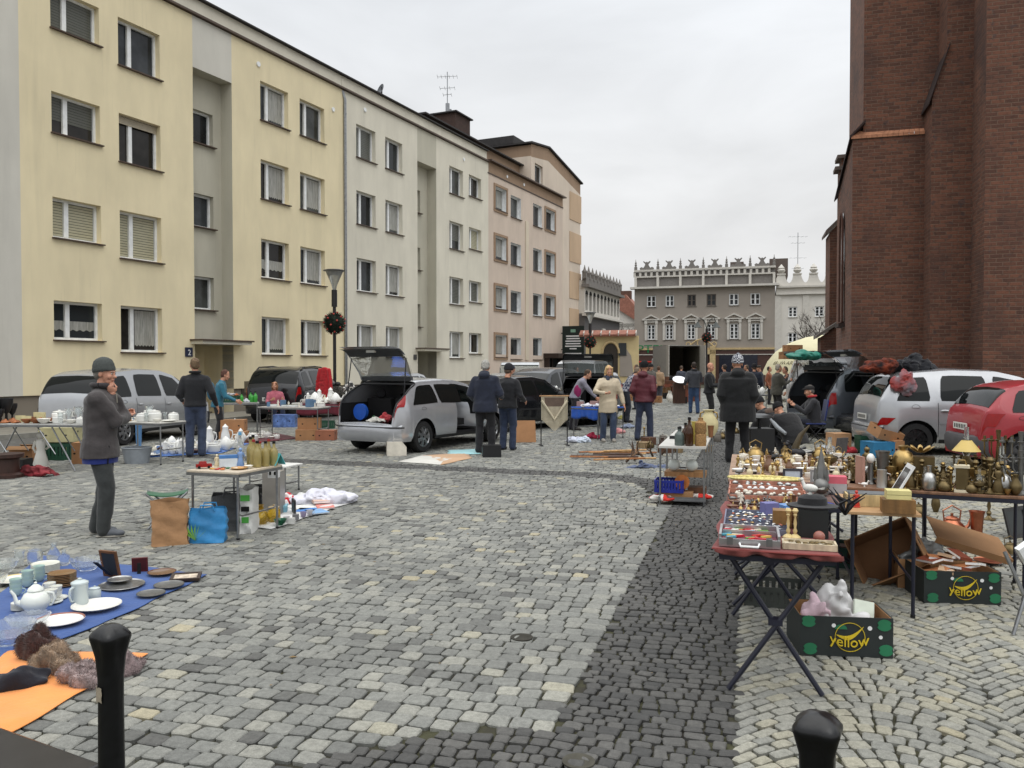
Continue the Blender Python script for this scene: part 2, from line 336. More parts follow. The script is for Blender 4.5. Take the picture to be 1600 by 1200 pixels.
def window(par, x0, x1, z0, z1, y=0.28, style='curtain', mull=.42, muntins=0, fm=None, sill=True, fw=.07, sillm=None):
 fm = fm or PVC; f = MB(fm); yy = y - .055
 f.box(((x0 + x1) / 2, yy, z1 - fw / 2), (x1 - x0, .07, fw)); f.box(((x0 + x1) / 2, yy, z0 + fw / 2), (x1 - x0, .07, fw))
 f.box((x0 + fw / 2, yy, (z0 + z1) / 2), (fw, .07, z1 - z0 - 2 * fw)); f.box((x1 - fw / 2, yy, (z0 + z1) / 2), (fw, .07, z1 - z0 - 2 * fw))
 if mull: xm = x0 + (x1 - x0) * mull; f.box((xm, yy - .004, (z0 + z1) / 2), (.13, .075, z1 - z0 - 2 * fw))
 if muntins:
  for k in range(1, muntins + 1): f.box(((x0 + x1) / 2, yy + .003, z0 + (z1 - z0) * k / (muntins + 1)), (x1 - x0 - 2 * fw, .05, .045))
 o = obj('window', f, par, smooth=0)
 g = MB(R_.choice(PANES)); g.box(((x0 + x1) / 2, y - .02, (z0 + z1) / 2), (x1 - x0 - .02, .01, z1 - z0 - .02)); obj('pane', g, o, smooth=0)
 gx0, gx1 = x0 + fw + .01, x1 - fw - .01; zt = z1 - fw - .01; zb_ = z0 + fw + .01
 if style in ('blind', 'greyblind', 'halfblind'):
  s_ = MB(BLIND if style == 'blind' else BLINDG); zlow = zb_ if style != 'halfblind' else zb_ + .35 * (zt - zb_)
  n = max(3, int((zt - zlow) / .075))
  for (a, b_) in ((gx0, x0 + (x1 - x0) * mull - .07), (x0 + (x1 - x0) * mull + .07, gx1)) if mull else ((gx0, gx1),):
   for k in range(n):
    zc = zlow + (k + .5) * (zt - zlow) / n; s_.box(((a + b_) / 2, y - .032, zc), (b_ - a, .008, (zt - zlow) / n - .014), rx=.12)
  obj('blind', s_, o, smooth=0)
 elif style in ('curtain', 'valance'):
  s_ = MB(CURT); zl, zh = (zb_ + .12, zt - .02) if style == 'curtain' else (zb_ + .22 * (zt - zb_), zb_ + .5 * (zt - zb_))
  def fn(u_, v_): return (gx0 + (gx1 - gx0) * u_ * (.55 if style == 'curtain' else 1) + (.45 * (gx1 - gx0) if style == 'curtain' else 0), y - .03 - .004 * sin(u_ * 60), zl + (zh - zl) * v_ + (.02 * sin(u_ * 40) if v_ == 0 else 0))
  s_.sheet(fn, 40, 3); obj('curtain', s_, o, smooth=60)
 elif style == 'shutter':
  s_ = MB(paintm((176, 166, 146), .5)); s_.box(((x0 + x1) / 2, y - .12, z1 + .09), (x1 - x0, .12, .24))
  for k in range(4): s_.box(((x0 + x1) / 2, y - .11, z1 - .07 - k * .05), (x1 - x0 - .04, .02, .044))
  obj('roller_shutter', s_, o, smooth=0)
 if sill:
  s_ = MB(sillm or SILL); s_.box(((x0 + x1) / 2 + .02, y - min(y, .29) / 2 - .045, z0 - .02), (x1 - x0 + .1, min(y, .29) + .09, .035)); obj('sill', s_, o, smooth=0)
 return o
def fac(name, label, s0):
 o = thing(name, label, 'apartment building', FX + Vector((cos(FROT) * s0, sin(FROT) * s0, 0)), FROT); return o
ROWS = ((2.10, 3.46), (4.86, 6.25), (7.68, 9.08), (10.48, 11.86))
bA = fac('apartment_block', 'cream yellow four storey apartment block with a grey recessed stairwell', 0)
holes = []; wins = []
for r, (a, b_) in enumerate(ROWS):
 lo0 = a + (.3 if r in (0, 1, 2, 3) else 0)
 sts = [('valance', 'curtain', 'curtain', 'curtain'), ('blind', 'blind', 'valance', 'curtain'), ('halfblind', 'shutter', 'curtain', 'curtain'), ('greyblind', 'none', 'curtain', 'none')][r]
 for (x0, x1, lo, st, ml) in ((-2.08, -.58, lo0, sts[0], .36), (.05, 1.56, a, sts[1], .36), (6.0, 7.5, a, sts[2], .36), (8.15, 9.65, a, sts[3], .36)):
  holes.append((x0, x1, lo, b_)); wins.append((x0, x1, lo, b_, st, ml))
mb = MB(P_CREAM)
wall_with_holes(mb, -2.98, 2.87, .9, 12.98, [h for h in holes if h[1] < 2.8], P_CREAM); mb.add([(2.87, 0, .9), (2.87, .5, .9), (2.87, .5, 2.4), (2.87, 0, 2.4)], [(0, 1, 2, 3)]); obj('wall', mb, bA, smooth=0); mb = MB(P_CREAM); wall_with_holes(mb, 4.6, 10.9, .9, 12.98, [h for h in holes if h[0] > 4.7], P_CREAM)
obj('wall', mb, bA, smooth=0)
mb = MB(P_GREY); wall_with_holes(mb, -9, -2.98, .9, 12.98, [], P_GREY)
stair = [(2.9 + .32, 3.9 + .33, z - .02, z + 1.03 + .05) for z in (3.6, 6.35, 9.12)]
wall_with_holes(mb, 2.87, 4.6, 2.55, 11.33, stair, P_PALE2, y=.5, depth=.25); wall_with_holes(mb, 2.87, 4.6, 11.33, 12.98, [], P_GREY)
mb.add([(2.87, 0, 2.5), (2.87, .5, 2.5), (2.87, .5, 11.33), (2.87, 0, 11.33)], [(0, 1, 2, 3)], P_PALE2); mb.add([(4.6, 0, .9), (4.6, 0, 11.33), (4.6, .5, 11.33), (4.6, .5, .9)], [(0, 1, 2, 3)], P_PALE2)
mb.add([(2.87, 0, 11.33), (2.87, .5, 11.33), (4.6, .5, 11.33), (4.6, 0, 11.33)], [(0, 1, 2, 3)], P_PALE2)
obj('stairwell_wall', mb, bA, smooth=0)
for h in wins: window(bA, *h[:4], style=h[4], mull=h[5])
for h in stair: window(bA, h[0], h[1], h[2], h[3], y=.75, style='none', mull=0)
def entrance(par, x0, x1, z0=.0):
 m_ = MB(P_CREAM if par is bA else P_PALE2)
 m_.add([(x1, 0, z0), (x1, 0, 2.4), (x1, 1.4, 2.4), (x1, 1.4, z0)], [(0, 1, 2, 3)]); m_.add([(x0 + .75, 1.35, z0), (x1, 1.35, z0), (x1, 1.35, 2.5), (x0 + .75, 1.35, 2.5)], [(0, 1, 2, 3)])
 m_.add([(x0, .0, z0), (x0, 1.6, z0), (x0, 1.6, 2.4), (x0, 0, 2.4)], [(0, 1, 2, 3)]); m_.box((x0 + .75, 1.4, 1.25), (.12, .12, 2.4)); obj('porch_wall', m_, par, smooth=0)
 m_ = MB(paintm((50, 34, 30), .4)); m_.box((x0 + .35, 1.3, 1.25), (.75, .06, 2.4)); d = obj('door', m_, par, smooth=0)
 m_ = MB(STEEL); m_.box((x0 + .6, 1.25, 1.2), (.03, .05, .14)); obj('handle', m_, d)
 m_ = MB(P_GREY); m_.box(((x0 + x1) / 2 + .1, .25, 2.45), (x1 - x0 + .5, 1.5, .1), P_PALE); m_.box(((x0 + x1) / 2 + .1, .22, 2.525), (x1 - x0 + .62, 1.56, .05), SILL); obj('porch_canopy', m_, par, smooth=0)
 m_ = MB(STEEL); m_.box((x0 + 1.15, 1.33, 1.45), (.2, .03, .3)); obj('intercom', m_, par)
entrance(bA, 2.87, 4.6)
mb = MB(P_PLINTH); mb.box((-3.1, .12, .44), (11.9, .1, .88)); mb.box((7.8, .12, .44), (6.3, .1, .88)); mb.box((4, 1.5, .05), (2, 1, .1)); obj('plinth', mb, bA, smooth=0)
mb = MB(PANE); mb.box((5.35, .05, .95), (.65, .06, .55), paintm((70, 64, 56))); mb.box((5.35, .01, .95), (.5, .03, .4), paintm((96, 88, 70))); obj('meter_box', mb, bA, smooth=0)
def roofparts(par, x0, x1, zc=13.03, zp=13.6):
 m_ = MB(P_PALE); m_.box(((x0 + x1) / 2, .55, (zc + zp) / 2), (x1 - x0, .9, zp - zc)); m_.box(((x0 + x1) / 2, 6, zp - .4), (x1 - x0, 10, .6), ROOFM); obj('parapet', m_, par, smooth=0)
 m_ = MB(SILL); m_.box(((x0 + x1) / 2, .03, zc), (x1 - x0, .3, .07)); m_.box(((x0 + x1) / 2, .5, zp + .03), (x1 - x0, 1.1, .05), ROOFM); obj('gutter', m_, par, smooth=0)
roofparts(bA, -9, 10.9)
mb = MB(P_CREAM); mb.box((.95, 6.5, 6.5), (19.9, 9.6, 13)); obj('rear_walls', mb, bA, smooth=0)
mb = MB(STEEL); mb.tube([(10.93, -.06, .9), (10.93, -.06, 12.6), (10.86, .02, 12.95)], .06, 10)
for z in (2, 4, 6, 8, 10, 12): mb.tube([(10.93, -.06, z), (10.93, -.06, z + .05)], .07, 10)
obj('downpipe', mb, bA)
def text_mesh(body, size, m_):
 cu = bpy.data.curves.new('t', 'FONT'); cu.body = body; cu.size = size; cu.extrude = .004; cu.resolution_u = 3; o = bpy.data.objects.new('t', cu); COL.objects.link(o); bpy.context.view_layer.update()
 me = bpy.data.meshes.new_from_object(o.evaluated_get(bpy.context.evaluated_depsgraph_get())); bpy.data.objects.remove(o); me.materials.clear(); me.materials.append(m_); return me
def numtext(s_, size, m_, par=None, loc=(0, 0, 0), rot=(pi / 2, 0, 0), ext=.004, name='lettering', font=None, align='CENTER', sx=1.0):
 me = text_mesh(s_, size, m_); cx = max(v.co.x for v in me.vertices) / 2
 for v in me.vertices: v.co.x = (v.co.x - cx) * sx
 return link(name, me, par, loc, rot=rot)
mb = MB(paintm((34, 40, 66))); mb.box((2.6, -.02, 2.13), (.3, .03, .3)); sg = obj('number_plate', mb, bA, smooth=0); numtext('2', .26, PVC, sg, (2.6, -.04, 2.03))
bB = fac('apartment_block', 'pale grey green four storey apartment block right of the drainpipe', 0)
holes = []; wins = []
for r, (a, b_) in enumerate(ROWS):
 sts = [('curtain', 'curtain', 'curtain', 'none'), ('none', 'curtain', 'greyblind', 'greyblind'), ('none', 'curtain', 'halfblind', 'blind'), ('greyblind', 'none', 'none', 'none')][r]
 for i_, (x0, x1, lo) in enumerate(((11.78, 13.2, a), (13.96, 15.36, a), (19.76, 21.24, a), (21.88, 23.32, a + .26))):
  holes.append((x0, x1, lo, b_)); wins.append((x0, x1, lo, b_, sts[i_]))
mb = MB(P_PALE); wall_with_holes(mb, 10.96, 16.67, .9, 12.98, [h for h in holes if h[1] < 16], P_PALE); obj('wall', mb, bB, smooth=0); mb = MB(P_PALE); wall_with_holes(mb, 18.45, 24.2, .9, 12.98, [h for h in holes if h[0] > 18], P_PALE); obj('wall', mb, bB, smooth=0)
stair = [(16.8, 17.75, z, z + 1.1) for z in (3.6, 6.35, 9.12)]
mb = MB(P_PALE2); wall_with_holes(mb, 16.67, 18.45, 2.55, 11.4, stair, P_PALE2, y=.5, depth=.25); wall_with_holes(mb, 16.67, 18.45, 11.4, 12.98, [], P_PALE2)
mb.add([(16.67, 0, 2.5), (16.67, .5, 2.5), (16.67, .5, 11.4), (16.67, 0, 11.4)], [(0, 1, 2, 3)]); mb.add([(18.45, 0, .9), (18.45, 0, 11.4), (18.45, .5, 11.4), (18.45, .5, .9)], [(0, 1, 2, 3)]); mb.add([(16.67, 0, 11.4), (16.67, .5, 11.4), (18.45, .5, 11.4), (18.45, 0, 11.4)], [(0, 1, 2, 3)])
obj('stairwell_wall', mb, bB, smooth=0)
for h in wins: window(bB, *h[:4], style=h[4], mull=.36)
for h in stair: window(bB, h[0], h[1], h[2], h[3], y=.75, style='none', mull=0)
entrance(bB, 16.67, 18.45)
mb = MB(P_PLINTH); mb.box((13.8, .12, .44), (5.7, .1, .88)); mb.box((21.3, .12, .44), (5.7, .1, .88)); obj('plinth', mb, bB, smooth=0)
roofparts(bB, 10.92, 24.2); mb = MB(P_PALE); mb.box((17.55, 6.5, 6.5), (13.2, 9.6, 13)); obj('rear_walls', mb, bB, smooth=0)
mb = MB(paintm((60, 60, 60))); mb.box((16.4, -.02, 2.1), (.25, .03, .25)); obj('number_plate', mb, bB, smooth=0)
# set back attic and chimney behind
mb = MB(P_ORNG); mb.box((26.2, 5.6, 13.7), (14.6, 9, 1.25)); mb.box((26.2, 5.5, 14.36), (14.8, 9.4, .08), ROOFM); obj('attic_storey', mb, bB, smooth=0)
mb = MB(cmat('darkbrick', (66, 50, 44), rough=.9, var=.2)); mb.box((27.9, 4.6, 15.6), (1.9, 2.0, 2.8)); mb.box((27.9, 4.6, 17.03), (2.2, 2.3, .08), ROOFM); c_o = obj('chimney', mb, bB, smooth=0)
mb = MB(STEEL); mb.cyl((27.6, 4.5, 17), (27.6, 4.5, 17.8), .13); mb.cyl((28.1, 4.6, 17), (28.1, 4.6, 17.6), .1); obj('flue', mb, c_o)
bC = fac('apartment_block', 'pinkish beige block with an orange brown eaves band and pale vertical stripes', 0)
holes = []; wins = []
for r, (a, b_) in enumerate(ROWS):
 cl = [(25.0, 26.5, a + .1), (27.13, 28.6, a), (30.44, 31.85, a)]
 if r: cl.append((32.41, 34.0, a + .1))
 for k, (x0, x1, lo) in enumerate(cl): holes.append((x0, x1, lo, b_ - (.1 if k == 1 else 0))); wins.append((x0, x1, lo, b_ - (.1 if k == 1 else 0), k))
mb = MB(P_PINK); wall_with_holes(mb, 24.2, 35.5, 2.35, 12.42, holes, P_PINK, mr=PVC); wall_with_holes(mb, 24.2, 32.3, .0, 2.35, [], P_PINK)
holes2 = []
wall_with_holes(mb, 24.2, 35.5, 12.42, 13.05, [], P_ORNG); mb.add([(35.5, 0, 0), (35.5, .3, 0), (35.5, .3, 13.05), (35.5, 0, 13.05)], [(0, 1, 2, 3)])
wall_with_holes(mb, 34.9, 35.5, .0, 2.35, [], P_PINK); obj('wall', mb, bC, smooth=0)
mb = MB(P_STRIPE); mb.box((29.45, -.03, 6.3), (.45, .05, 8.5)); mb.box((36.0, .27, 6.2), (.4, .05, 8.4)); obj('wall_stripe', mb, bC, smooth=0)
for (x0, x1, lo, hi, k) in wins:
 w_ = window(bC, x0, x1, lo, hi, style='none' if k else 'curtain', mull=0)
 if k in (0, 3):
  m_ = MB(P_ORNG)
  for bx in (((x0 + x1) / 2, hi + .07, x1 - x0 + .3, .14), ((x0 + x1) / 2, lo - .09, x1 - x0 + .3, .14)): m_.box((bx[0], -.03, bx[1]), (bx[2], .06, bx[3]))
  for xx in (x0 - .08, x1 + .08): m_.box((xx, -.03, (lo + hi) / 2), (.14, .06, hi - lo))
  obj('surround', m_, w_, smooth=0)
mb = MB(SILL); mb.box((29.85, 0, 13.1), (11.5, .5, .08)); mb.box((29.8, .0, 12.42), (11.4, .1, .05)); mb.box((29.85, 4, 13.0), (11.3, 7.6, .1), ROOFM); obj('roof_edge', mb, bC, smooth=0)
mb = MB(paintm((52, 40, 34))); mb.box((33.9, -.5, 2.35), (3.6, 1.1, .3)); mb.box((33.6, .1, 1.1), (2.6, .1, 2.2), PANE); mb.box((32.3, -.1, 1.15), (.12, .5, 2.3)); mb.box((34.9, -.1, 1.15), (.12, .5, 2.3)); mb.box((33.6, -.0, 1.15), (.1, .1, 2.3)); obj('shop_entrance', mb, bC, smooth=0)
# tall gabled end
o_ = MB(P_END); hol = [(31.4, 32.7, 13.25, 14.6)]
y_ = .3
pts = [(30.82, 0), (39.75, 0), (39.75, 14.75), (33.6, 16.0), (30.82, 15.45)]
for (a, b_) in ((30.82, 31.4), (31.4, 32.7), (32.7, 39.75)):
 def top(x): return 15.45 + (x - 30.82) / (33.6 - 30.82) * .35 if x < 33.6 else 15.8 - (x - 33.6) / 6.15 * 1.1
 xs = [a, b_] if b_ < 33 else [a, 33.6, b_]
 for c, d in zip(xs, xs[1:]):
  if a == 31.4: o_.add([(c, y_, 14.6), (d, y_, 14.6), (d, y_, top(d) - .6), (c, y_, top(c) - .6)], [(0, 1, 2, 3)]); o_.add([(c, y_, 12), (d, y_, 12), (d, y_, 13.25), (c, y_, 13.25)], [(0, 1, 2, 3)])
  else: o_.add([(c, y_, 0), (d, y_, 0), (d, y_, top(d) - .6), (c, y_, top(c) - .6)], [(0, 1, 2, 3)])
  o_.add([(c, y_, top(c) - .6), (d, y_, top(d) - .6), (d, y_, top(d) + .2), (c, y_, top(c) + .2)], [(0, 1, 2, 3)], P_ORNG)
wall_with_holes(o_, 31.4, 31.4, 0, 0, hol, P_END, y=y_)
o_.add([(30.82, y_, 12), (30.82, y_ + 9, 12), (30.82, y_ + 9, 14.9), (30.82, y_, 14.9)], [(0, 3, 2, 1)]); o_.add([(30.82, y_, 14.9), (30.82, y_ + 9, 14.9), (30.82, y_ + 9, 15.6), (30.82, y_, 15.6)], [(0, 3, 2, 1)], P_ORNG)
o_.add([(39.75, y_, 0), (39.75, y_ + 9, 0), (39.75, y_ + 9, 14.9), (39.75, y_, 14.9)], [(0, 1, 2, 3)])
obj('end_wall', o_, bC, smooth=0)
window(bC, 31.4, 32.7, 13.25, 14.6, y=.55, style='none', mull=0)
mb = MB(P_PEACH)
for (a, b_) in ((11.6, 14.29 - 1.5), (8.8, 10.05), (6.15, 7.15), (4.6, 3.0)):
 pass
for (lo, hi) in ((11.9, 14.1), (8.95, 11.3), (6.35, 8.5), (3.9, 5.9)): mb.box((38.7, .28, (lo + hi) / 2), (2.3, .05, hi - lo - .25))
obj('peach_panel', mb, bC, smooth=0)
mb = MB(ROOFM)
for (c, d) in ((30.6, 33.6), (33.6, 39.95)):
 zc, zd = (15.66, 16.03) if c < 33 else (16.03, 14.9)
 mb.add([(c, .15, zc), (d, .15, zd), (d, 9, zd), (c, 9, zc), (c, .15, zc + .1), (d, .15, zd + .1), (d, 9, zd + .1), (c, 9, zc + .1)], [(0, 1, 2, 3), (4, 7, 6, 5), (0, 4, 5, 1), (1, 5, 6, 2), (2, 6, 7, 3), (3, 7, 4, 0)])
mb.box((33, 3, 16.2), (3.6, 2.6, .5)); mb.box((28.5, 4.5, 14.7), (2.6, 2.0, .5)); obj('roof', mb, bC, smooth=0)
def fpt(s_, z, n=0): return FX + Vector((cos(FROT) * s_ - sin(FROT) * n, sin(FROT) * s_ + cos(FROT) * n, z))
t_ = thing('satellite_dish', 'small dark satellite dish on the parapet of the pale green block', 'satellite dish', fpt(14.6, 13.62, .6))
mb = MB(IRON); mb.tube([(0, 0, 0), (0, 0, .7)], .03); mb.tube([(-.35, -.1, 0), (.3, .1, 0)], .025); obj('mast', mb, t_)
mb = MB(paintm((70, 74, 78))); mb.lathe([(.02, 0), (.13, .015), (.24, .06), (.27, .09), (.24, .075), (.02, .02)], 20); obj('dish', mb, t_, loc=(0, 0, .55), rot=(1.25, 0, -.9))
def antenna(label, loc, h, els_):
 t_ = thing('tv_antenna', label, 'antenna', loc); mb = MB(STEEL); mb.tube([(0, 0, 0), (0, 0, h)], .03, 6); obj('mast', mb, t_)
 mb = MB(STEEL)
 for (z, ln, n_) in els_:
  mb.tube([(-ln / 2, 0, z), (ln / 2, 0, z + .05)], .018, 5)
  for k in range(n_): x = -ln / 2 + ln * k / max(1, n_ - 1); mb.tube([(x, -.35, z), (x, .35, z + .02)], .012, 4)
 obj('boom', mb, t_)
antenna('tall thin television antenna on the dark brick chimney', fpt(27.4, 17.05, 4.4), 2.6, [(2.3, 1.2, 6), (1.6, .9, 4), (1.2, .5, 3)])
# green wall sign
t_ = thing('wall_sign', 'dark green sign board with white lettering sticking out above the shop door', 'sign', fpt(35.2, 0, -.05), FROT)
mb = MB(paintm((22, 48, 44))); mb.box((0, -.85, 3.35), (.12, 1.5, 2.0)); mb.box((-.065, -.85, 3.35), (.01, 1.56, 2.06), paintm((14, 30, 28))); obj('board', mb, t_, smooth=0)
mb = MB(PVC);
for k, ww in enumerate((1.0, .95, 1.1, 1.05, 1.15, .5)): mb.box((-.075, -.85, 3.7 - k * .17), (.008, ww, .075))
mb.box((-.075, -.85, 2.5), (.008, 1.2, .12)); mb.box((-.075, -.85, 4.05), (.008, .35, .2), paintm((120, 160, 140))); obj('lettering', mb, t_, smooth=0)
mb = MB(IRON); mb.box((0, -.1, 3.9), (.06, .25, .06)); mb.box((0, -.1, 2.8), (.06, .25, .06)); obj('bracket', mb, t_)
for (s_, z) in ((5.9, 12.4), (10.2, 12.0), (12.4, 12.6), (21.3, 12.5), (26.6, 12.7), (29, 12.7)):
 mb = MB(PVC); mb.cyl((0, -.04, 0), (0, .02, 0), .09, None, 12); tag(obj('wall_vent', mb, None, loc=fpt(s_, z), rz=FROT), 'small round pale vent cap under the eaves', 'vent', 'round vents under the eaves')
mb = MB(cmat('litter', (120, 100, 66), rough=.9, var=.5, scale=2))
for _ in range(260):
 x, y = R_.uniform(-9, 7), R_.uniform(3, 20); s_ = R_.uniform(.004, .016); a = R_.uniform(0, 6); mb.add([(x + s_ * cos(a + k * 1.6) * (1 if k % 2 else 1.8), y + s_ * sin(a + k * 1.6), .004 + .003 * (k % 2)) for k in range(4)], [(0, 1, 2, 3)])
o = obj('litter', mb, smooth=0); struct(o, 'stuff'); o['label'] = 'scattered leaf bits and cigarette ends on the setts'
# pavement along the facades
mb = MB(mat('pavement_slab', rgb(128, 124, 114), rough=.9, var=.12, scale=3)); m4 = Matrix.Translation(FX) @ Matrix.Rotation(FROT, 4, 'Z'); mb.M = m4
mb.box((14, -1.1, .03), (70, 2.2, .16)); mb.box((14, -2.27, .03), (70, .12, .18), mat('kerb_stone', rgb(142, 140, 132), rough=.8)); struct(obj('pavement', mb, smooth=0))
mb = MB(mat('parking_asphalt', rgb(88, 87, 84), rough=.9, var=.12)); mb.M = m4; mb.box((14, -3.55, -.06), (70, 2.4, .13)); struct(obj('road', mb, smooth=0))
# ================================================================ brick church
BR = bpy.data.materials.new('old_brick'); BR.use_nodes = True
t = BR.node_tree; b = t.nodes['Principled BSDF']; Nn = t.nodes.new; Ln = t.links.new
tcn = Nn('ShaderNodeTexCoord'); uvn = tcn.outputs['UV']
bt = Nn('ShaderNodeTexBrick'); bt.offset = .5; bt.inputs['Scale'].default_value = 1; bt.inputs['Brick Width'].default_value = .29; bt.inputs['Row Height'].default_value = .098
bt.inputs['Mortar Size'].default_value = .013; bt.inputs['Mortar Smooth'].default_value = .35; bt.inputs['Bias'].default_value = -.1
bt.inputs['Color1'].default_value = (*rgb(112, 72, 55), 1); bt.inputs['Color2'].default_value = (*rgb(78, 51, 41), 1); bt.inputs['Mortar'].default_value = (*rgb(104, 82, 68), 1)
nw = Nn('ShaderNodeTexNoise'); nw.inputs['Scale'].default_value = 1.2; Ln(uvn, nw.inputs[0])
va = Nn('ShaderNodeVectorMath'); va.operation = 'MULTIPLY_ADD'; Ln(nw.outputs['Color'], va.inputs[0]); va.inputs[1].default_value = (.05, .02, 0); Ln(uvn, va.inputs[2]); Ln(va.outputs[0], bt.inputs[0])
def addmix(src, sc, thr0, thr1, col, fac):
 n = Nn('ShaderNodeTexNoise'); n.inputs['Scale'].default_value = sc; n.inputs['Detail'].default_value = 4; Ln(uvn, n.inputs[0])
 mr = Nn('ShaderNodeMapRange'); mr.inputs[1].default_value = thr0; mr.inputs[2].default_value = thr1; mr.inputs[4].default_value = fac; Ln(n.outputs[0], mr.inputs[0])
 m = Nn('ShaderNodeMix'); m.data_type = 'RGBA'; Ln(mr.outputs[0], m.inputs[0]); Ln(src, m.inputs[6]); m.inputs[7].default_value = (*col, 1); return m.outputs[2]
c_ = addmix(bt.outputs[0], .55, .5, .68, rgb(62, 46, 42), .8); c_ = addmix(c_, 1.1, .58, .72, rgb(116, 76, 58), .55); c_ = addmix(c_, 4.5, .62, .68, rgb(66, 58, 58), .6); c_ = addmix(c_, 11, .5, .75, rgb(54, 38, 32), .6); c_ = addmix(c_, 45, .5, .8, rgb(124, 94, 78), .3)
Ln(c_, b.inputs['Base Color']); b.inputs['Roughness'].default_value = .92
bp = Nn('ShaderNodeBump'); bp.inputs['Strength'].default_value = .7; bp.inputs['Distance'].default_value = .012; bp.invert = True; Ln(bt.outputs['Fac'], bp.inputs['Height']); Ln(bp.outputs[0], b.inputs['Normal'])
LEDGE = mat('new_brick_ledge', rgb(170, 118, 88), rough=.8, var=.25, scale=4)
def brick_obj(name, quads, parent, extra=None):
 """quads: list of vertical wall pieces (x0,y0,x1,y1,z0,z1 or z0a,z0b,z1a,z1b)"""
 me = bpy.data.meshes.new(name); vs = []; fs = []; uv = []; acc = 0.0
 for q in quads:
  x0, y0, x1, y1 = q[:4]; za, zb, zc, zd = q[4:8] if len(q) >= 8 else (q[4], q[4], q[5], q[5])
  L0 = sqrt((x1 - x0) ** 2 + (y1 - y0) ** 2); o = len(vs)
  vs += [(x0, y0, za), (x1, y1, zb), (x1, y1, zd), (x0, y0, zc)]; fs.append((o, o + 1, o + 2, o + 3))
  uv += [(acc, za), (acc + L0, zb), (acc + L0, zd), (acc, zc)]; acc += L0 + .13
 me.from_pydata(vs, [], fs); u_ = me.uv_layers.new(name='UVMap')
 for i, c in enumerate(uv): u_.data[i].uv = c
 me.materials.append(BR); return link(name, me, parent)
ch = thing('brick_church', 'tall dark red brick gothic church with stepped buttresses', 'church', (0, 0, 0))
KS = .92
cv = (sin(radians(16)), cos(radians(16))); cw = (cos(radians(16)), -sin(radians(16)))
def sc2(p): return (p[0] * KS, p[1] * KS)
C0 = sc2((12.5, 22)); C1 = sc2((12.87, 23.28)); B1 = sc2((11.87, 23.57)); B2 = sc2((12.16, 24.59)); A1 = sc2((10.41, 25.09))
def go(p, a, b_): return (p[0] + cv[0] * a + cw[0] * b_, p[1] + cv[1] * a + cw[1] * b_)
HT = 27
Cr = go(C0, 0, 9); A2 = go(A1, 3.7, 0)
# buttress B narrows above a weathered slope
zb1, zb2 = 8.6, 9.9
Bn = go(B1, 0, .34); Bn2 = go(Bn, .98, 0)
brick_obj('wall', [(C0[0], C0[1], Cr[0], Cr[1], -.1, HT), (C1[0], C1[1], C0[0], C0[1], -.1, HT),
 (B1[0], B1[1], C1[0], C1[1], -.1, -.1, zb1, zb1), (B1[0], B1[1], Bn[0], Bn[1], zb1, zb1, zb1, zb2), (Bn[0], Bn[1], C1[0], C1[1], zb1, zb1, zb2, zb2), (Bn[0], Bn[1], C1[0], C1[1], zb2, HT),
 (B2[0], B2[1], B1[0], B1[1], -.1, zb1), (Bn2[0], Bn2[1], Bn[0], Bn[1], zb2 - .3, HT), (B1[0], B1[1], B1[0] + cv[0] * .01, B1[1], zb1, zb1 + .01)], ch)
sd = MB(BR); sd.cur = paintm((48, 36, 34), .9)
def slab(mb, a, b_, c, d, th=.07):
 mb.add([a, b_, c, d] + [tuple(Vector(p) + Vector((0, 0, th))) for p in (a, b_, c, d)], [(3, 2, 1, 0), (4, 5, 6, 7), (0, 1, 5, 4), (1, 2, 6, 5), (2, 3, 7, 6), (3, 0, 4, 7)])
f1 = go(B1, -.08, -.08); f2 = go(Bn, -.08, .06); g1 = go(B2, 0, -.08); g2 = go(Bn2, 0, .06)
slab(sd, (*f1, zb1 - .12), (*f2, zb2 + .06), (*g2, zb2 + .06), (*g1, zb1 - .12)); obj('buttress_cap', sd, ch, smooth=0)
# recessed wall A with ledge: the lower wall is 12 cm thicker
zl = 7.98; Af = go(A1, -.12, -.14); B2f = go(B2, -.12, 0); Aup = go(A1, 0, .14);
A2f = go(A1, 4.0, -.14)
# side of A: lower part reaches further left; upper part ends earlier
brick_obj('wall', [(Af[0], Af[1], B2f[0], B2f[1], -.1, zl), (Aup[0], Aup[1], B2[0] + cw[0] * 1.2, B2[1] + cw[1] * 1.2, zl + .1, HT),
 (A2f[0], A2f[1], Af[0], Af[1], -.1, -.1, zl - .9, zl)], ch)
A2u = go(Aup, 3.4, 0)
brick_obj('wall', [(A2u[0], A2u[1], Aup[0], Aup[1], 6, HT), (A2f[0], A2f[1], A2f[0] + cw[0] * 6, A2f[1] + cw[1] * 6, -.1, 6)], ch)
sd = MB(LEDGE); e1 = go(Af, -.04, -.05); e2 = go(B2f, -.04, 0); e3 = go(B2f, .2, 0); e4 = go(Af, .2, .2)
for i in range(14):
 a = [e1[k] + (e2[k] - e1[k]) * i / 14 for k in (0, 1)]; c = [e1[k] + (e2[k] - e1[k]) * (i + .93) / 14 for k in (0, 1)]
 d_ = [e4[k] + (e3[k] - e4[k]) * i / 14 for k in (0, 1)]; f_ = [e4[k] + (e3[k] - e4[k]) * (i + .93) / 14 for k in (0, 1)]
 sd.add([(*a, zl - .04), (*c, zl - .04), (*f_, zl + .12), (*d_, zl + .12), (*a, zl + .04), (*c, zl + .04), (*f_, zl + .22), (*d_, zl + .22)], [(0, 3, 2, 1), (4, 5, 6, 7), (0, 1, 5, 4), (1, 2, 6, 5), (2, 3, 7, 6), (3, 0, 4, 7)])
obj('ledge', sd, ch, smooth=0)
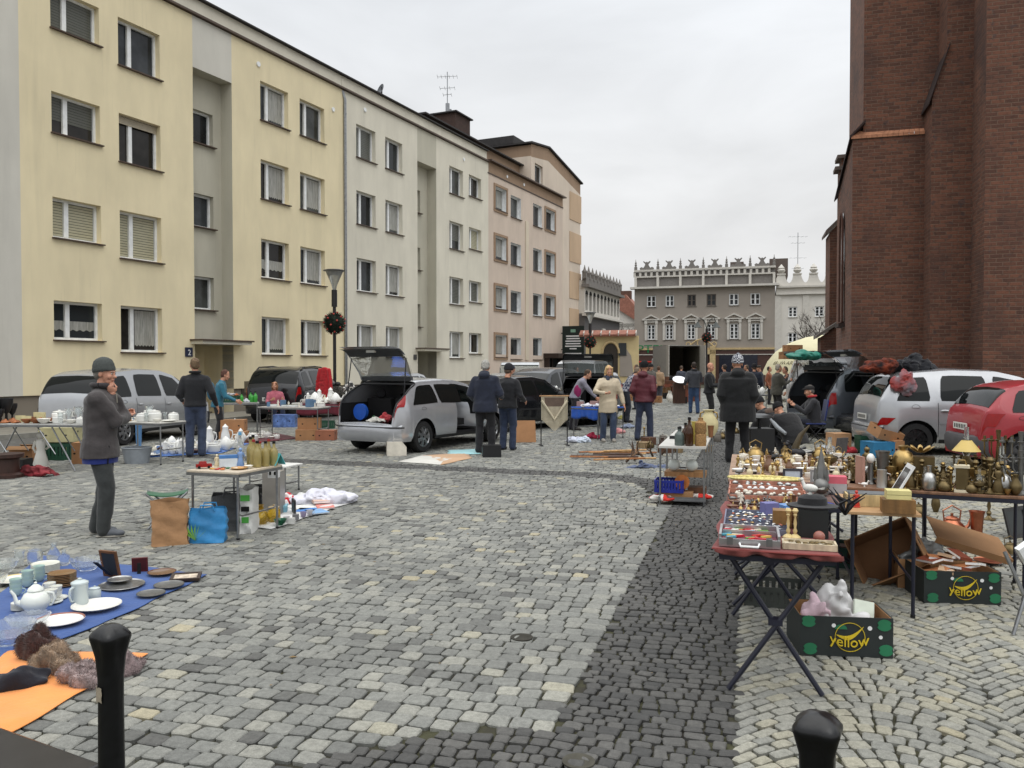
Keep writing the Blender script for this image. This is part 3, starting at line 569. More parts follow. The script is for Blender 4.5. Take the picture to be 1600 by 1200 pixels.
sd = MB(paintm((50, 38, 36), .9)); k1 = go(A2f, .2, -.08); k0 = go(Af, -.06, -.08); k3 = go(A2f, .2, .32); k4 = go(Af, -.06, .32)
slab(sd, (*k0, zl - .02), (*k1, zl - .95), (*k3, zl - .5), (*k4, zl + .4)); obj('weathering', sd, ch, smooth=0)
# arched side window (dark lancet niche)
def lancet(par, P, dirv, z0, z1, hw, name='lancet_window'):
 m_ = MB(DARK); n_ = 9; pts = [(-hw, z0), (hw, z0)]
 for i in range(n_ + 1): a = i / n_; pts.append((hw * cos(a * pi / 2), z1 + (hw * 2.6) * sin(a * pi / 2)))
 for i in range(1, n_ + 1): a = 1 - i / n_; pts.append((-hw * cos(a * pi / 2), z1 + (hw * 2.6) * sin(a * pi / 2)))
 nx, ny = -dirv[1], dirv[0]
 fr = [(P[0] + dirv[0] * p_[0] + nx * .012, P[1] + dirv[1] * p_[0] + ny * .012, p_[1]) for p_ in pts]
 m_.add(fr, [tuple(range(len(fr)))], PANE)
 bk = [(q[0] + nx * .05, q[1] + ny * .05, q[2]) for q in fr];
 m_.cur = cmat('brickedge', (84, 56, 46), rough=.9)
 for i in range(len(fr)):
  j = (i + 1) % len(fr); m_.tube([bk[i], bk[j]], .03, 4)
 return obj(name, m_, par, smooth=0)
lw = go(A1, 2.0, -.15); lancet(ch, lw, cv, 3.0, 5.2, .42)
sd = MB(paintm((52, 40, 36), .9)); q_ = go(A1, 2.0, -.22); sd.box((*q_, 2.9), (.2, 1.1, .1), rz=-radians(16)); obj('sill', sd, ch, smooth=0)
# further nave pieces seen past the tower
def nave(px0, px1, d0, z1a, z1b, dep=6, z0=-.1, cap=True, cm=None):
 a = D(px0, d0); b_ = Vector((a.x + cw[0] * 3.2, a.y + cw[1] * 3.2, 0)); k = a + Vector((cv[0] * dep, cv[1] * dep, 0))
 o = brick_obj('nave_wall', [(a.x, a.y, b_.x, b_.y, z0, z0, z1a, z1b), (k.x, k.y, a.x, a.y, z0, z1a)], ch)
 if cap:
  m_ = MB(cm or paintm((96, 84, 78), .8)); k2 = b_ + Vector((cv[0] * dep, cv[1] * dep, 0)); ex = Vector((cw[0], cw[1], 0)) * .15; ey = Vector((cv[0], cv[1], 0)) * .12
  slab(m_, tuple(a - ex - ey + Vector((0, 0, z1a - .05))), tuple(b_ - ey + Vector((0, 0, z1b))), tuple(k2 + Vector((0, 0, z1b))), tuple(k - ex + Vector((0, 0, z1a - .05))), .12); obj('roof_slope', m_, ch, smooth=0)
nave(1295, 0, 31.5, 6.75, 10.0, 1.8)
nave(1309, 0, 28.6, 8.45, 8.5, .6)
nave(1312, 0, 30, 9.2, 9.25, .8)
nave(1282, 0, 30.5, 2.75, 5.0, 1.5, cm=paintm((110, 104, 98), .8))
for (px, d_, z0, z1, hw) in ((1293, 31.2, .5, 2.1, .18),): pass
# ================================================================ far side of the square
def far_frame(px, d_, ang): return D(px, d_), -radians(ang)
GREYR = mat('grey_render', rgb(150, 142, 133), rough=.9, var=.06, scale=.6); GREYT = mat('pale_trim', rgb(196, 192, 184), rough=.8, var=.06); GREYD = mat('dark_grey_trim', rgb(120, 116, 112), rough=.85, var=.1)
BASEB = mat('dark_brown_shopfront', rgb(74, 50, 44), rough=.7, var=.1); WHITER = mat('pale_render', rgb(206, 202, 194), rough=.9, var=.06, scale=.5)
def wl(par, W, H, holes, m, dep=.18): mb = MB(m); wall_with_holes(mb, 0, W, 0, H, holes, m, depth=dep); return obj('wall', mb, par, smooth=0)
gd = 78.0; g0 = D(991, gd); sc_ = gd / F_PX
gb = thing('attic_townhouse', 'grey three storey townhouse with a spiked ornamental attic and pharmacy sign', 'townhouse', g0, -radians(17))
# local x scale: px to metres along the facade
GW = 12.6; kx = GW / 196.0
def gx(px): return (px - 991) * kx
def gz(py): return EYE + (HOR - py) * (sc_ * .975)
up = [(1009, 1022), (1036, 1048), (1067, 1079), (1094, 1107), (1125, 1138), (1154, 1167)]
dn = [(1010, 1021), (1036, 1047), (1067, 1078), (1095, 1106), (1126, 1138), (1155, 1167)]
hl = [(gx(a), gx(b_), gz(478), gz(460)) for a, b_ in up] + [(gx(a), gx(b_), gz(530), gz(506)) for a, b_ in dn]
wl(gb, GW, gz(447), hl, GREYR)
mb = MB(GREYR); mb.box((GW / 2, 5.2, gz(447) / 2), (GW, 10, gz(447) - .1)); mb.box((GW / 2, .6, (gz(447) + gz(422)) / 2), (GW, .8, gz(422) - gz(447)), GREYD); obj('attic_wall', mb, gb, smooth=0)
for i, h in enumerate(hl):
 window(gb, *h, y=.18, style='none', mull=.5, muntins=1 if i < 6 else 3, fw=.09, sillm=GREYD, fm=None if i not in (2, 3) else paintm((92, 84, 76)))
for i, (a, b_) in enumerate(dn):
 m_ = MB(GREYT); x0, x1 = gx(a), gx(b_); zb_, zt = gz(531), gz(504)
 for xx in (x0 - .14, x1 + .14): m_.box((xx, -.06, (zb_ + zt) / 2), (.2, .12, zt - zb_)); m_.box((xx, -.08, zt + .1), (.26, .16, .3))
 m_.box(((x0 + x1) / 2, -.06, zt + .12), (x1 - x0 + .5, .12, .1)); zt += .32
 m_.box(((x0 + x1) / 2, -.1, zt), (x1 - x0 + .9, .2, .1))
 for s_ in (-1, 1): m_.add([((x0 + x1) / 2 + s_ * ((x1 - x0) / 2 + .5), -.2, zt + .05), ((x0 + x1) / 2, -.2, zt + .5), ((x0 + x1) / 2, -.2, zt + .36), ((x0 + x1) / 2 + s_ * ((x1 - x0) / 2 + .3), -.2, zt + .05)] + [((x0 + x1) / 2 + s_ * ((x1 - x0) / 2 + .5), 0, zt + .05), ((x0 + x1) / 2, 0, zt + .5), ((x0 + x1) / 2, 0, zt + .36), ((x0 + x1) / 2 + s_ * ((x1 - x0) / 2 + .3), 0, zt + .05)], [(0, 1, 2, 3), (4, 7, 6, 5), (0, 4, 5, 1), (3, 2, 6, 7)])
 obj('window_pediment', m_, gb, smooth=0)
mb = MB(GREYT); mb.box((GW / 2, -.15, gz(448)), (GW + .7, .8, .18)); mb.box((GW / 2, .1, gz(422) + .1), (GW + .1, .35, .16)); mb.box((GW / 2, .12, gz(430)), (GW, .25, .12)); obj('cornice', mb, gb, smooth=0)
mb = MB(GREYT)
for i in range(24): x = GW * (i + .5) / 24; mb.box((x - GW / 48, .12, (gz(422) + gz(430)) / 2), (.22, .22, gz(422) - gz(430)))
for i in range(7): x = .1 + (GW - .2) * i / 6; mb.box((x, .08, (gz(430) + gz(446)) / 2), (.22, .3, gz(430) - gz(446)))
obj('attic_pilaster', mb, gb, smooth=0)
for i in range(7):
 m_ = MB(GREYD); x = .1 + (GW - .2) * i / 6; z = gz(421) + .1; m_.box((x, .1, z + .15), (.26, .26, .3)); m_.lathe([(.13, .3), (.07, .42), (.13, .5), (.06, .6), (.1, .7), (.04, .8), (.01, 1.05)], 6, c=(x, .1, z)); obj('pinnacle', m_, gb)
for i in range(6):
 m_ = MB(GREYD); x = .1 + (GW - .2) * (i + .5) / 6; z = gz(421) + .1
 sh = [(-.62, 0), (.62, 0), (.66, .2), (.5, .3), (.32, .22), (.2, .4), (.14, .55), (.34, .78), (.3, .86), (.1, .72), (0, .8), (-.1, .72), (-.3, .86), (-.34, .78), (-.14, .55), (-.2, .4), (-.32, .22), (-.5, .3), (-.66, .2)]
 m_.prism([(x + a, z + b_) for a, b_ in sh], .02, .18, axis='y'); obj('crest', m_, gb, smooth=0)
mb = MB(BASEB); mb.box((GW / 2, -.04, gz(548) / 2), (GW, .1, gz(548))); mb.box((GW / 2, -.1, gz(545)), (GW, .16, .18), mat('ochre_trim', rgb(188, 166, 124), rough=.8)); mb.box((GW / 2, -.1, gz(554)), (GW, .1, .07), GREYT)
mb.box((gx(1138), -.12, gz(574)), (gx(1164) - gx(1112), .06, 2.4), cmat('navyglass', (26, 30, 44), rough=.15)); mb.box((gx(1005), -.12, gz(565)), (1.2, .06, .12), paintm((200, 60, 50))); mb.box((gx(1022), -.12, gz(565)), (1.0, .06, .12), paintm((200, 60, 50)))
obj('shopfront', mb, gb, smooth=0)
numtext('APTEKA', 1.05, cmat('signgreen', (20, 120, 70), rough=.4), gb, (gx(1018), -.2, gz(551)), ext=.05, sx=1.25)
mb = MB(mat('ochre_trim', rgb(190, 160, 108)))
arc = [(gx(1068) + (gx(1106) - gx(1068)) * i / 12, -.3, gz(543) + .75 * sin(pi * i / 12)) for i in range(13)]; mb.tube(arc, .07, 6)
for (xx, zz, rr) in ((1087, 536, .35), (1069, 538, .2), (1105, 538, .2)):
 mb.tube([(gx(xx) + rr * cos(k * pi / 8), -.3, gz(zz) + rr * sin(k * pi / 8)) for k in range(17)], .05, 6)
for xx in (1071, 1103): mb.box((gx(xx), -.25, gz(575)), (.5, .4, 4.0))
mb.box((gx(1087), -.25, gz(550)), (2.5, .4, .4)); obj('portal', mb, gb)
mb = MB(paintm((94, 84, 78), .9)); mb.box((GW + .3, 4, gz(420)), (1.6, 6, 1.6)); mb.box((9.2, 3, gz(414)), (1.2, 1.2, .9)); obj('chimney', mb, gb, smooth=0)
# white townhouse on its right
w0 = g0 + Vector((cos(radians(17)) * GW, -sin(radians(17)) * GW, 0)) + Vector((.1, .05, 0))
wb = thing('gabled_townhouse', 'pale townhouse with scalloped attic and ball finials beside the church', 'townhouse', w0, -radians(17))
kx2 = .062; sc3 = w0.y / F_PX
def hx(px): return (px - 1188) * kx2
def hz(py): return EYE + (HOR - py) * sc3
WW = 11; hl = []
for (a, b_) in ((1205, 1217), (1241, 1253), (1277, 1289), (1312, 1324)): hl += [(hx(a), hx(b_), hz(496), hz(480)), (hx(a), hx(b_), hz(541), hz(520))]
wl(wb, WW, hz(447), hl, WHITER)
for h in hl: window(wb, *h, y=.18, style='none', mull=.5, muntins=2, fw=.09, sillm=GREYT)
mb = MB(WHITER); mb.box((WW / 2, 4.2, hz(447) / 2), (WW, 8, hz(447) - .1));
pf = [(0, hz(447)), (WW, hz(447))]; n_ = 0
top_ = []
for i in range(6):
 xc = hx(1195 + i * 22.0); top_ += [(xc - .35, hz(430)), (xc - .3, hz(430)), (xc + .3, hz(430))]
 for k in range(1, 6): a = k / 6; top_.append((xc + .3 + (22 * kx2 - .6) * a, hz(430) - .75 * sin(pi * a) ** .8))
top_ = [(0, hz(436))] + top_[1:]; top_ = [q for q in top_ if q[0] < WW] + [(WW, hz(432))]
mb.prism([(WW, hz(447)), (0, hz(447))][::-1] + list(reversed(top_)), 0, .3, axis='y'); obj('attic_wall', mb, wb, smooth=0)
mb = MB(GREYT); mb.box((WW / 2, -.12, hz(460)), (WW, .24, .14)); mb.box((WW / 2, -.15, hz(449)), (WW, .3, .16))
for px in (1191, 1229, 1265, 1300): mb.box((hx(px), -.05, hz(462) / 2), (.55, .1, hz(462)))
obj('cornice', mb, wb, smooth=0)
for i in range(6):
 m_ = MB(GREYT); xc = hx(1195 + i * 22.0); z = hz(430)
 if xc < WW: m_.box((xc, .15, z + .05), (.75, .45, .12)); m_.lathe([(.12, .1), (.3, .25), (.36, .4), (.24, .52), (.3, .6), (.18, .75), (.02, .95)], 10, c=(xc, .15, z)); obj('finial', m_, wb)
antenna('tall thin television antenna above the pale scalloped townhouse', w0 + Vector((3.3, 4, hz(440))), 5.0, [(4.6, 1.6, 5), (4.0, 1.1, 4), (2.6, 1.4, 4), (1.6, .9, 3)])
mb = MB(IRON)
# arcaded house on the left
a0 = Vector((5.25, 60, 0)); aa = atan2(.36, .933)
ab = thing('arcaded_house', 'white topped house with a row of small arches and a spiked crest', 'townhouse', a0, pi / 2 - aa)
AW = 10.6; WHT = mat('white_render', rgb(200, 196, 188), rough=.85, var=.05); DGR = mat('dark_render', rgb(92, 90, 90), rough=.9, var=.1)
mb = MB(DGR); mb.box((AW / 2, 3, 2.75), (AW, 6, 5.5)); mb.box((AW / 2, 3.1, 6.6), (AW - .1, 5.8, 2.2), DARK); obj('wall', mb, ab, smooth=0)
mb = MB(WHT); ah = []
for i in range(10): x = AW * (i + .5) / 10; ah.append((x - .33, x + .33, 5.75, 6.9))
wall_with_holes(mb, 0, AW, 5.4, 7.5, ah, WHT, depth=.3)
for h in ah:
 for k in range(6):
  a = pi * k / 5; xc = (h[0] + h[1]) / 2
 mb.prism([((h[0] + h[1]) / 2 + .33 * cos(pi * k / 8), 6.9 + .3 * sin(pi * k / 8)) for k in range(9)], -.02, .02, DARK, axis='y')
mb.box((AW / 2, -.1, 5.4), (AW + .3, .5, .16)); mb.box((AW / 2, -.1, 7.5), (AW + .3, .6, .2), GREYD); mb.box((AW / 2, .05, 7.85), (AW, .3, .6), GREYD)
obj('arcade', mb, ab, smooth=0)
mb = MB(WHT); wall_with_holes(mb, 0, 5.5, 5.4, 7.9, [(1, 1.8, 5.8, 7), (2.6, 3.4, 5.8, 7)], WHT, depth=.2); o = obj('end_wall', mb, ab, smooth=0, rz=pi / 2);
for i in range(11):
 m_ = MB(GREYD); x = AW * i / 10; m_.box((x, .0, 8.2), (.3, .3, .4)); m_.lathe([(.16, .2), (.22, .35), (.1, .5), (.01, .85)], 6, c=(x, 0, 8.15)); obj('pinnacle', m_, ab)
mb = MB(WHT); mb.box((5.2, -.05, 3.9), (.8, .1, 1.4)); mb.box((5.2, -.08, 3.9), (.5, .1, 1.1), PANE); obj('window', mb, ab, smooth=0)
# yellow gateway wall
y0_ = D(915, 53); yb = thing('gateway_wall', 'yellow ochre gateway wall with a dark arch and red tiled coping', 'wall', y0_, -radians(12))
YW = 3.4; YEL = mat('yellow_render', rgb(200, 182, 138), rough=.9, var=.08, scale=1.5)
def yx(px): return (px - 915) * 53 / F_PX * 1.02
def yz(py): return EYE + (HOR - py) * 53 / F_PX
mb = MB(YEL); hs = []
arcp = [(yx(942) , 0), (yx(942), yz(552))] + [((yx(942) + yx(964)) / 2 - (yx(964) - yx(942)) / 2 * cos(pi * k / 10), yz(552) + .62 * sin(pi * k / 10)) for k in range(11)] + [(yx(964), 0)]
mb.prism([(yx(915), 0), (yx(915), yz(525)), (yx(995), yz(525)), (yx(995), 0)] , .1, .5, axis='y')
obj('wall', mb, yb, smooth=0)
mb = MB(cmat('oldgate', (52, 46, 40), rough=.8)); mb.prism(arcp, .06, .12, axis='y'); ar = obj('archway', mb, yb, smooth=0)
mb = MB(mat('ochre_trim', rgb(190, 160, 108))); mb.tube([((yx(940) + yx(966)) / 2 - (yx(966) - yx(940)) / 2 * cos(pi * k / 10), .05, yz(552) + 0.72 * sin(pi * k / 10)) for k in range(11)], .09, 6); obj('arch_surround', mb, yb)
mb = MB(GREYR); mb.prism([(yx(967), yz(588)), (yx(967), yz(548)), (yx(974), yz(541)), (yx(984), yz(556)), (yx(988), yz(588))], .04, .12, axis='y'); mb.box((yx(971), .02, yz(546)), (.5, .05, .8), PANE); obj('side_niche', mb, yb, smooth=0)
mb = MB(mat('red_tile', rgb(146, 98, 82), rough=.8, var=.2, scale=5)); mb.box((YW / 2 - .3, .2, yz(521)), (YW + .2, .9, .14), rx=.35)
for i in range(7): mb.box((i * .55 - .1, -.1, yz(521)), (.05, .5, .2), GREYT, rx=.35)
obj('coping', mb, yb, smooth=0)
# red roofed house behind
r0 = D(966, 92); rb_ = thing('red_roofed_house', 'pale house with a steep red tiled roof behind the gateway', 'house', r0, -radians(15))
mb = MB(WHITER); mb.box((3, 3, 3.2), (7, 6, 6.4)); obj('wall', mb, rb_, smooth=0)
mb = MB(mat('red_tile')); mb.prism([(-.6, 8.9), (.8, 9.6), (3.6, 6.2), (3.2, 5.9), (-1, 8.6)], -.3, 6, axis='y'); mb.prism([(-.6, 6.0), (-.6, 9.0), (3.4, 5.9)], 0, .1, WHITER, axis='y'); obj('roof', mb, rb_, smooth=0)
mb = MB(cmat('darkbrick', (90, 66, 56), rough=.9)); mb.box((.6, 2, 9.7), (1.2, .8, .9)); obj('chimney', mb, rb_, smooth=0)
# bare trees
def bare_tree(label, loc, h, seed, spread=.5, group=None):
 rr = random.Random(seed); t_ = thing('bare_tree', label, 'tree', loc, 0, group); BK = mat('dark_bark', rgb(58, 50, 44), rough=.9, var=.2)
 tr = MB(BK); tw = MB(BK); tr.tube([(0, 0, -.05), (.03, .02, h * .25), (0, .05, h * .45)], [h * .03, h * .022, h * .016], 8)
 def br(p, d, ln, r, dep):
  q = p + d * ln; mid = p + d * ln * .5 + Vector((rr.uniform(-1, 1), rr.uniform(-1, 1), rr.uniform(-.3, 1))) * ln * .08
  tw.tube([p, mid, q], [r, r * .8, r * .6], 5 if dep > 2 else 4, caps=False)
  if dep:
   for k in range(rr.choice((2, 3, 3)) if dep > 1 else 4):
    nd = (d + Vector((rr.uniform(-1, 1), rr.uniform(-1, 1), rr.uniform(-.5, .9))) * (.55 + spread)).normalized()
    br(p + d * ln * rr.uniform(.45, 1), nd, ln * rr.uniform(.55, .8), r * .55, dep - 1)
 for k in range(6):
  a = k * 1.05 + rr.uniform(-.3, .3); br(Vector((0, .05, h * (.28 + .03 * k))), Vector((cos(a) * spread * 1.3, sin(a) * spread * 1.3, .8)).normalized(), h * .24, h * .011, 4)
 obj('trunk', tr, t_); obj('crown', tw, t_); return t_
bare_tree('bare leafless tree in front of the red roofed house', D(977, 84), 7.2, 3)
bare_tree('bare branched tree beside the corner of the brick church', D(1281, 62), 7.0, 8, .6)
bare_tree('small bare tree behind the dark arcaded house corner', D(955, 80), 5.8, 12)
# ================================================================ cars
def lerp_tab(tab, x):
 if x <= tab[0][0]: return tab[0][1]
 for (a, b_), (c, d) in zip(tab, tab[1:]):
  if x <= c: return b_ + (d - b_) * (x - a) / (c - a)
 return tab[-1][1]
def smooth_tab(tab, x, h=.06): return sum(lerp_tab(tab, x + k * h) for k in (-1, -.5, 0, .5, 1)) / 5
VK = (0, .12, .3, .5, .78, .9, 1.0)
def catmull(P, K, v):
 n = len(K); i = 0
 while i < n - 2 and v > K[i + 1]: i += 1
 t = (v - K[i]) / (K[i + 1] - K[i]); p1, p2 = P[i], P[i + 1]; p0 = P[i - 1] if i else p1; p3 = P[i + 2] if i + 2 < n else p2
 return tuple(.5 * ((2 * b_) + (-a + c) * t + (2 * a - 5 * b_ + 4 * c - d) * t * t + (-a + 3 * b_ - 3 * c + d) * t ** 3) for a, b_, c, d in zip(p0, p1, p2, p3))
TYPES = {
 'hatch': dict(L=4.15, W=1.70, ra=.78, wb=2.6, zb=.24, belt=((0, .9), (1.2, .92), (3.0, .86), (4.1, .7)), top=((0, .52), (.02, .68), (.05, .86), (.1, .99), (.26, 1.14), (.6, 1.36), (.85, 1.415), (1.5, 1.435), (2.1, 1.41), (2.55, 1.33), (3.15, .98), (3.35, .93), (3.85, .8), (4.08, .66), (4.15, .5)),
 sw=((.42, 1.28, .72, 1.22), (1.36, 2.12, 1.3, 2.08), (2.2, 3.0, 2.15, 2.52)), rw=(.2, .62), ws=(2.6, 3.1), hatchx=.72, lampz=(.36, .72)),
 'mpv': dict(L=4.1, W=1.70, ra=.72, wb=2.63, zb=.24, belt=((0, 1.0), (1.2, .99), (3.2, .93), (4, .75)), top=((0, .5), (.02, .74), (.045, .95), (.09, 1.06), (.2, 1.27), (.36, 1.48), (.6, 1.57), (1.4, 1.625), (2.2, 1.6), (2.65, 1.49), (3.4, 1.06), (3.6, .98), (3.92, .84), (4.05, .66), (4.1, .5)),
 sw=((.34, .98, .6, .92), (1.14, 2.02, 1.2, 1.96), (2.16, 3.1, 2.1, 2.62)), rw=(.12, .36), ws=(2.72, 3.33), hatchx=.45, lampz=(.4, .8)),
 'suv': dict(L=4.3, W=1.82, ra=.8, wb=2.67, zb=.32, belt=((0, 1.06), (1.2, 1.07), (3.2, 1.03), (4.2, .85)), top=((0, .55), (.02, .8), (.05, 1.02), (.1, 1.12), (.28, 1.42), (.42, 1.57), (.75, 1.64), (1.8, 1.665), (2.4, 1.61), (2.7, 1.52), (3.25, 1.12), (3.5, 1.06), (4.05, .96), (4.25, .78), (4.3, .55)),
 sw=((.4, .95, .5, .9), (1.12, 1.95, 1.12, 1.9), (2.08, 3.0, 2.05, 2.6)), rw=(.13, .38), ws=(2.75, 3.2), hatchx=.5, lampz=(.42, .82)),
 'saloon': dict(L=4.45, W=1.74, ra=.95, wb=2.65, zb=.22, belt=((0, .86), (1.2, .9), (3.2, .86), (4.4, .68)), top=((0, .5), (.02, .78), (.06, .93), (.16, .98), (.62, 1.01), (.82, 1.06), (1.32, 1.34), (1.6, 1.41), (2.2, 1.425), (2.65, 1.35), (3.3, .97), (3.5, .92), (4.15, .79), (4.38, .64), (4.45, .5)),
 sw=((1.02, 1.3, 1.3, 1.32), (1.4, 2.16, 1.45, 2.12), (2.24, 3.1, 2.2, 2.6)), rw=(.86, 1.34), ws=(2.68, 3.24), hatchx=.6, lampz=(.36, .8)),
 'estate': dict(L=4.5, W=1.74, ra=.9, wb=2.65, zb=.22, belt=((0, .9), (1.2, .92), (3.3, .87), (4.4, .7)), top=((0, .5), (.02, .74), (.05, .92), (.1, 1.02), (.35, 1.3), (.55, 1.4), (1.0, 1.44), (2.2, 1.45), (2.7, 1.38), (3.4, .98), (3.6, .93), (4.2, .8), (4.42, .66), (4.5, .5)),
 sw=((.4, 1.15, .62, 1.12), (1.28, 2.16, 1.26, 2.1), (2.26, 3.2, 2.22, 2.66)), rw=(.14, .42), ws=(2.76, 3.32), hatchx=.5, lampz=(.36, .78)),
 'mini': dict(L=3.8, W=1.64, ra=.62, wb=2.46, zb=.23, belt=((0, .94), (1.2, .93), (2.9, .88), (3.7, .7)), top=((0, .5), (.02, .7), (.05, .88), (.1, 1.0), (.3, 1.26), (.48, 1.38), (.8, 1.44), (1.5, 1.455), (1.95, 1.42), (2.3, 1.33), (2.9, .98), (3.1, .92), (3.6, .78), (3.75, .64), (3.8, .5)),
 sw=((.42, .98, .56, .95), (1.08, 1.74, 1.08, 1.72), (1.84, 2.72, 1.82, 2.3)), rw=(.14, .4), ws=(2.38, 2.84), hatchx=.5, lampz=(.4, .82)),
 'van': dict(L=4.7, W=1.78, ra=1.0, wb=2.75, zb=.26, belt=((0, 1.15), (3.4, 1.12), (4.4, 1.0)), top=((0, .55), (.02, 1.0), (.04, 1.2), (.1, 1.7), (.25, 1.86), (.8, 1.9), (3.0, 1.9), (3.45, 1.82), (4.25, 1.14), (4.4, 1.06), (4.6, .86), (4.68, .7), (4.7, .5)),
 sw=((.6, 1.7, .65, 1.7), (1.8, 2.7, 1.8, 2.7), (2.8, 3.9, 2.8, 3.4)), rw=(.04, .1), ws=(3.5, 4.16), hatchx=.3, lampz=(.4, .8)),
}
LAMPR = cmat('tail_lamp', (140, 14, 16), rough=.12, var=.1); LAMPW = cmat('head_lamp', (200, 206, 208), rough=.08, var=.1); TRIM = cmat('trim', (34, 35, 37), rough=.55)
CGL = mat('car_glass', rgb(20, 23, 23), rough=.03, var=0, spec=.28); CGT = mat('car_glass_clear', rgb(120, 135, 130), rough=.03, var=0, trans=.85, alpha=.75)
def make_wheel(r=.31, wd=.2, rim=(150, 152, 154), par=None, loc=(0, 0, 0), side=1, name='wheel', covers=True):
 t_ = MB(RUBBER); t_.lathe([(r * .66, -wd / 2), (r * .93, -wd / 2), (r * .99, -wd * .38), (r, -wd * .2), (r, wd * .2), (r * .99, wd * .38), (r * .93, wd / 2), (r * .66, wd / 2)], 28, caps=False)
 o = obj(name, t_, par, loc=loc, rot=(-pi / 2 * side, 0, 0))
 m_ = MB(metalm(rim, .35)); m_.lathe([(r * .68, wd * .44), (r * .64, wd * .46), (r * .6, wd * .34), (r * .2, wd * .4), (.02, wd * .43)], 28, caps=False); m_.lathe([(r * .68, -wd * .4), (r * .66, wd * .44)], 28, caps=False)
 for k in range(7): a = k * 2 * pi / 7; m_.box((r * .42 * cos(a), r * .42 * sin(a), wd * .4), (r * .44, r * .13, .03), rz=a)
 m_.cur = DARK
 for k in range(7): a = (k + .5) * 2 * pi / 7; m_.box((r * .45 * cos(a), r * .45 * sin(a), wd * .385), (r * .22, r * .12, .012), rz=a)
 obj('rim', m_, o); return o
def make_car(name, label, cat, typ, colr, corner=None, th=0, rim=(150, 152, 154), openhatch=False, opendoor=None, rails=False, group='cars parked at the market', axle=None, hide=(), hatch_angle=1.62, plate=True, rough=.26, metal=.5, lamp=None, lampv=None, scale=None, bumper=None, front=False):
 T = TYPES[typ]; Lc, W = T['L'], T['W']; rz = pi / 2 - radians(th)
 dx, dy = cos(rz), sin(rz)
 if axle is not None: loc = Vector(axle)
 else:  # corner = rear right (or 'front' variants) ground point
  cx = Vector((corner[0], corner[1], 0)); loc = cx + Vector((dx, dy, 0)) * T['ra'] + Vector((-dy, dx, 0)) * W / 2
 root = thing(name, label, cat, (loc.x, loc.y, 0), rz, group)
 if scale: root.scale = (scale,) * 3
 PA_ = mat('car_paint_%02x%02x%02x' % tuple(colr), rgb(*colr), rough=rough, metal=metal, var=.03, coat=.6)
 x_off = -T['ra']; ax = (T['ra'], T['ra'] + T['wb']); AR = .37
 def hw(x):
  a = min(x, Lc - x); e_ = .42; f = 1 - .2 * max(0, 1 - a / e_) ** 2.2; return W / 2 * f
 def zt(x): return smooth_tab(T['top'], x, .05) if .12 < x < Lc - .12 else lerp_tab(T['top'], x)
 roofm = max(z for _, z in T['top'])
 def sect(x):
  z = zt(x); w_ = hw(x); be = min(lerp_tab(T['belt'], x), z - .05); zb_ = T['zb']
  for a in ax:
   dd = abs(x - a)
   if dd < AR: zb_ = max(zb_, .3 + sqrt(AR * AR - dd * dd))
  g = min(1, max(0, (z - be - .05) / (roofm - be - .05)))
  wr = w_ * (.93 - .17 * g); zm = (max(zb_, .3) + be) / 2; low = zb_ > T['zb'] + .02
  return [(w_ * (.93 if not low else 1.0), zb_), (w_ * (.985 if not low else 1.005), zb_ + (be - zb_) * .2), (w_ * 1.0, zb_ + (be - zb_) * .58), (w_ * .968, be), (wr, z - .075 * g - .03), (wr * .84, z - .012), (0, z + .012)]
 def S(x, v, side=1, off=0.0):
  def P(x, v): y, z = catmull(sect(x), VK, min(max(v, 0), 1)); return Vector((x, y, z))
  p = P(x, v)
  if off:
   e_ = .006; a = P(min(x + e_, Lc), v) - P(max(x - e_, 0), v); b_ = P(x, min(v + e_, 1)) - P(x, max(v - e_, 0)); n = b_.cross(a) if b_.length > 1e-7 else Vector((0, 0, 1))
   if n.length > 1e-9:
    n.normalize()
    if n.y < -.05 or (abs(n.y) <= .05 and n.z < 0): n = -n
    if v > .86 and x < .7 and n.x > 0: n = -n if n.z < 0 else n
    p = p + n * off
  return Vector((p.x + x_off, p.y * side, p.z))
 def patch(mb, xb0, xb1, xt0, xt1, v0, v1, side, off, m, nx=10, nv=6, rnd=0.0):
  def f(i, j):
   u_, v_ = i / nx, j / nv; r0 = 0
   a = xb0 + (xt0 - xb0) * v_; b_ = xb1 + (xt1 - xb1) * v_
   if rnd: k = abs(2 * v_ - 1) ** 6 * rnd; a += k; b_ -= k
   return S(a + (b_ - a) * u_, v0 + (v1 - v0) * v_, side, off)
  vs = [f(i, j) for j in range(nv + 1) for i in range(nx + 1)]; fs = [(j * (nx + 1) + i, j * (nx + 1) + i + 1, (j + 1) * (nx + 1) + i + 1, (j + 1) * (nx + 1) + i) for j in range(nv) for i in range(nx)]
  if side < 0: fs = [tuple(reversed(q)) for q in fs]
  mb.add(vs, fs, m)
 def top_patch(mb, x0, x1, vlo, off, m, n=8, vlo1=None):
  vl = vlo1 or vlo; vs = [];
  for i in range(n + 1):
   x = x0 + (x1 - x0) * i / n; a = vlo + (vl - vlo) * i / n
   row = [S(x, a + (1 - a) * j / 5, 1, off) for j in range(6)] + [S(x, a + (1 - a) * j / 5, -1, off) for j in range(4, -1, -1)]
   vs += row
  fs = [(i * 11 + j, (i + 1) * 11 + j, (i + 1) * 11 + j + 1, i * 11 + j + 1) for i in range(n) for j in range(10)]
  mb.add(vs, fs, m)
 xs = [0, .01, .02, .035, .05, .075, .1, .13, .16, .2]; x = .25
 while x < Lc - .3: xs.append(x); x += .055
 xs += [Lc - .25, Lc - .2, Lc - .16, Lc - .12, Lc - .09, Lc - .06, Lc - .04, Lc - .02, Lc]
 for a in ax: xs += [a - AR, a - AR + .01, a - AR + .03, a + AR, a + AR - .01, a + AR - .03]
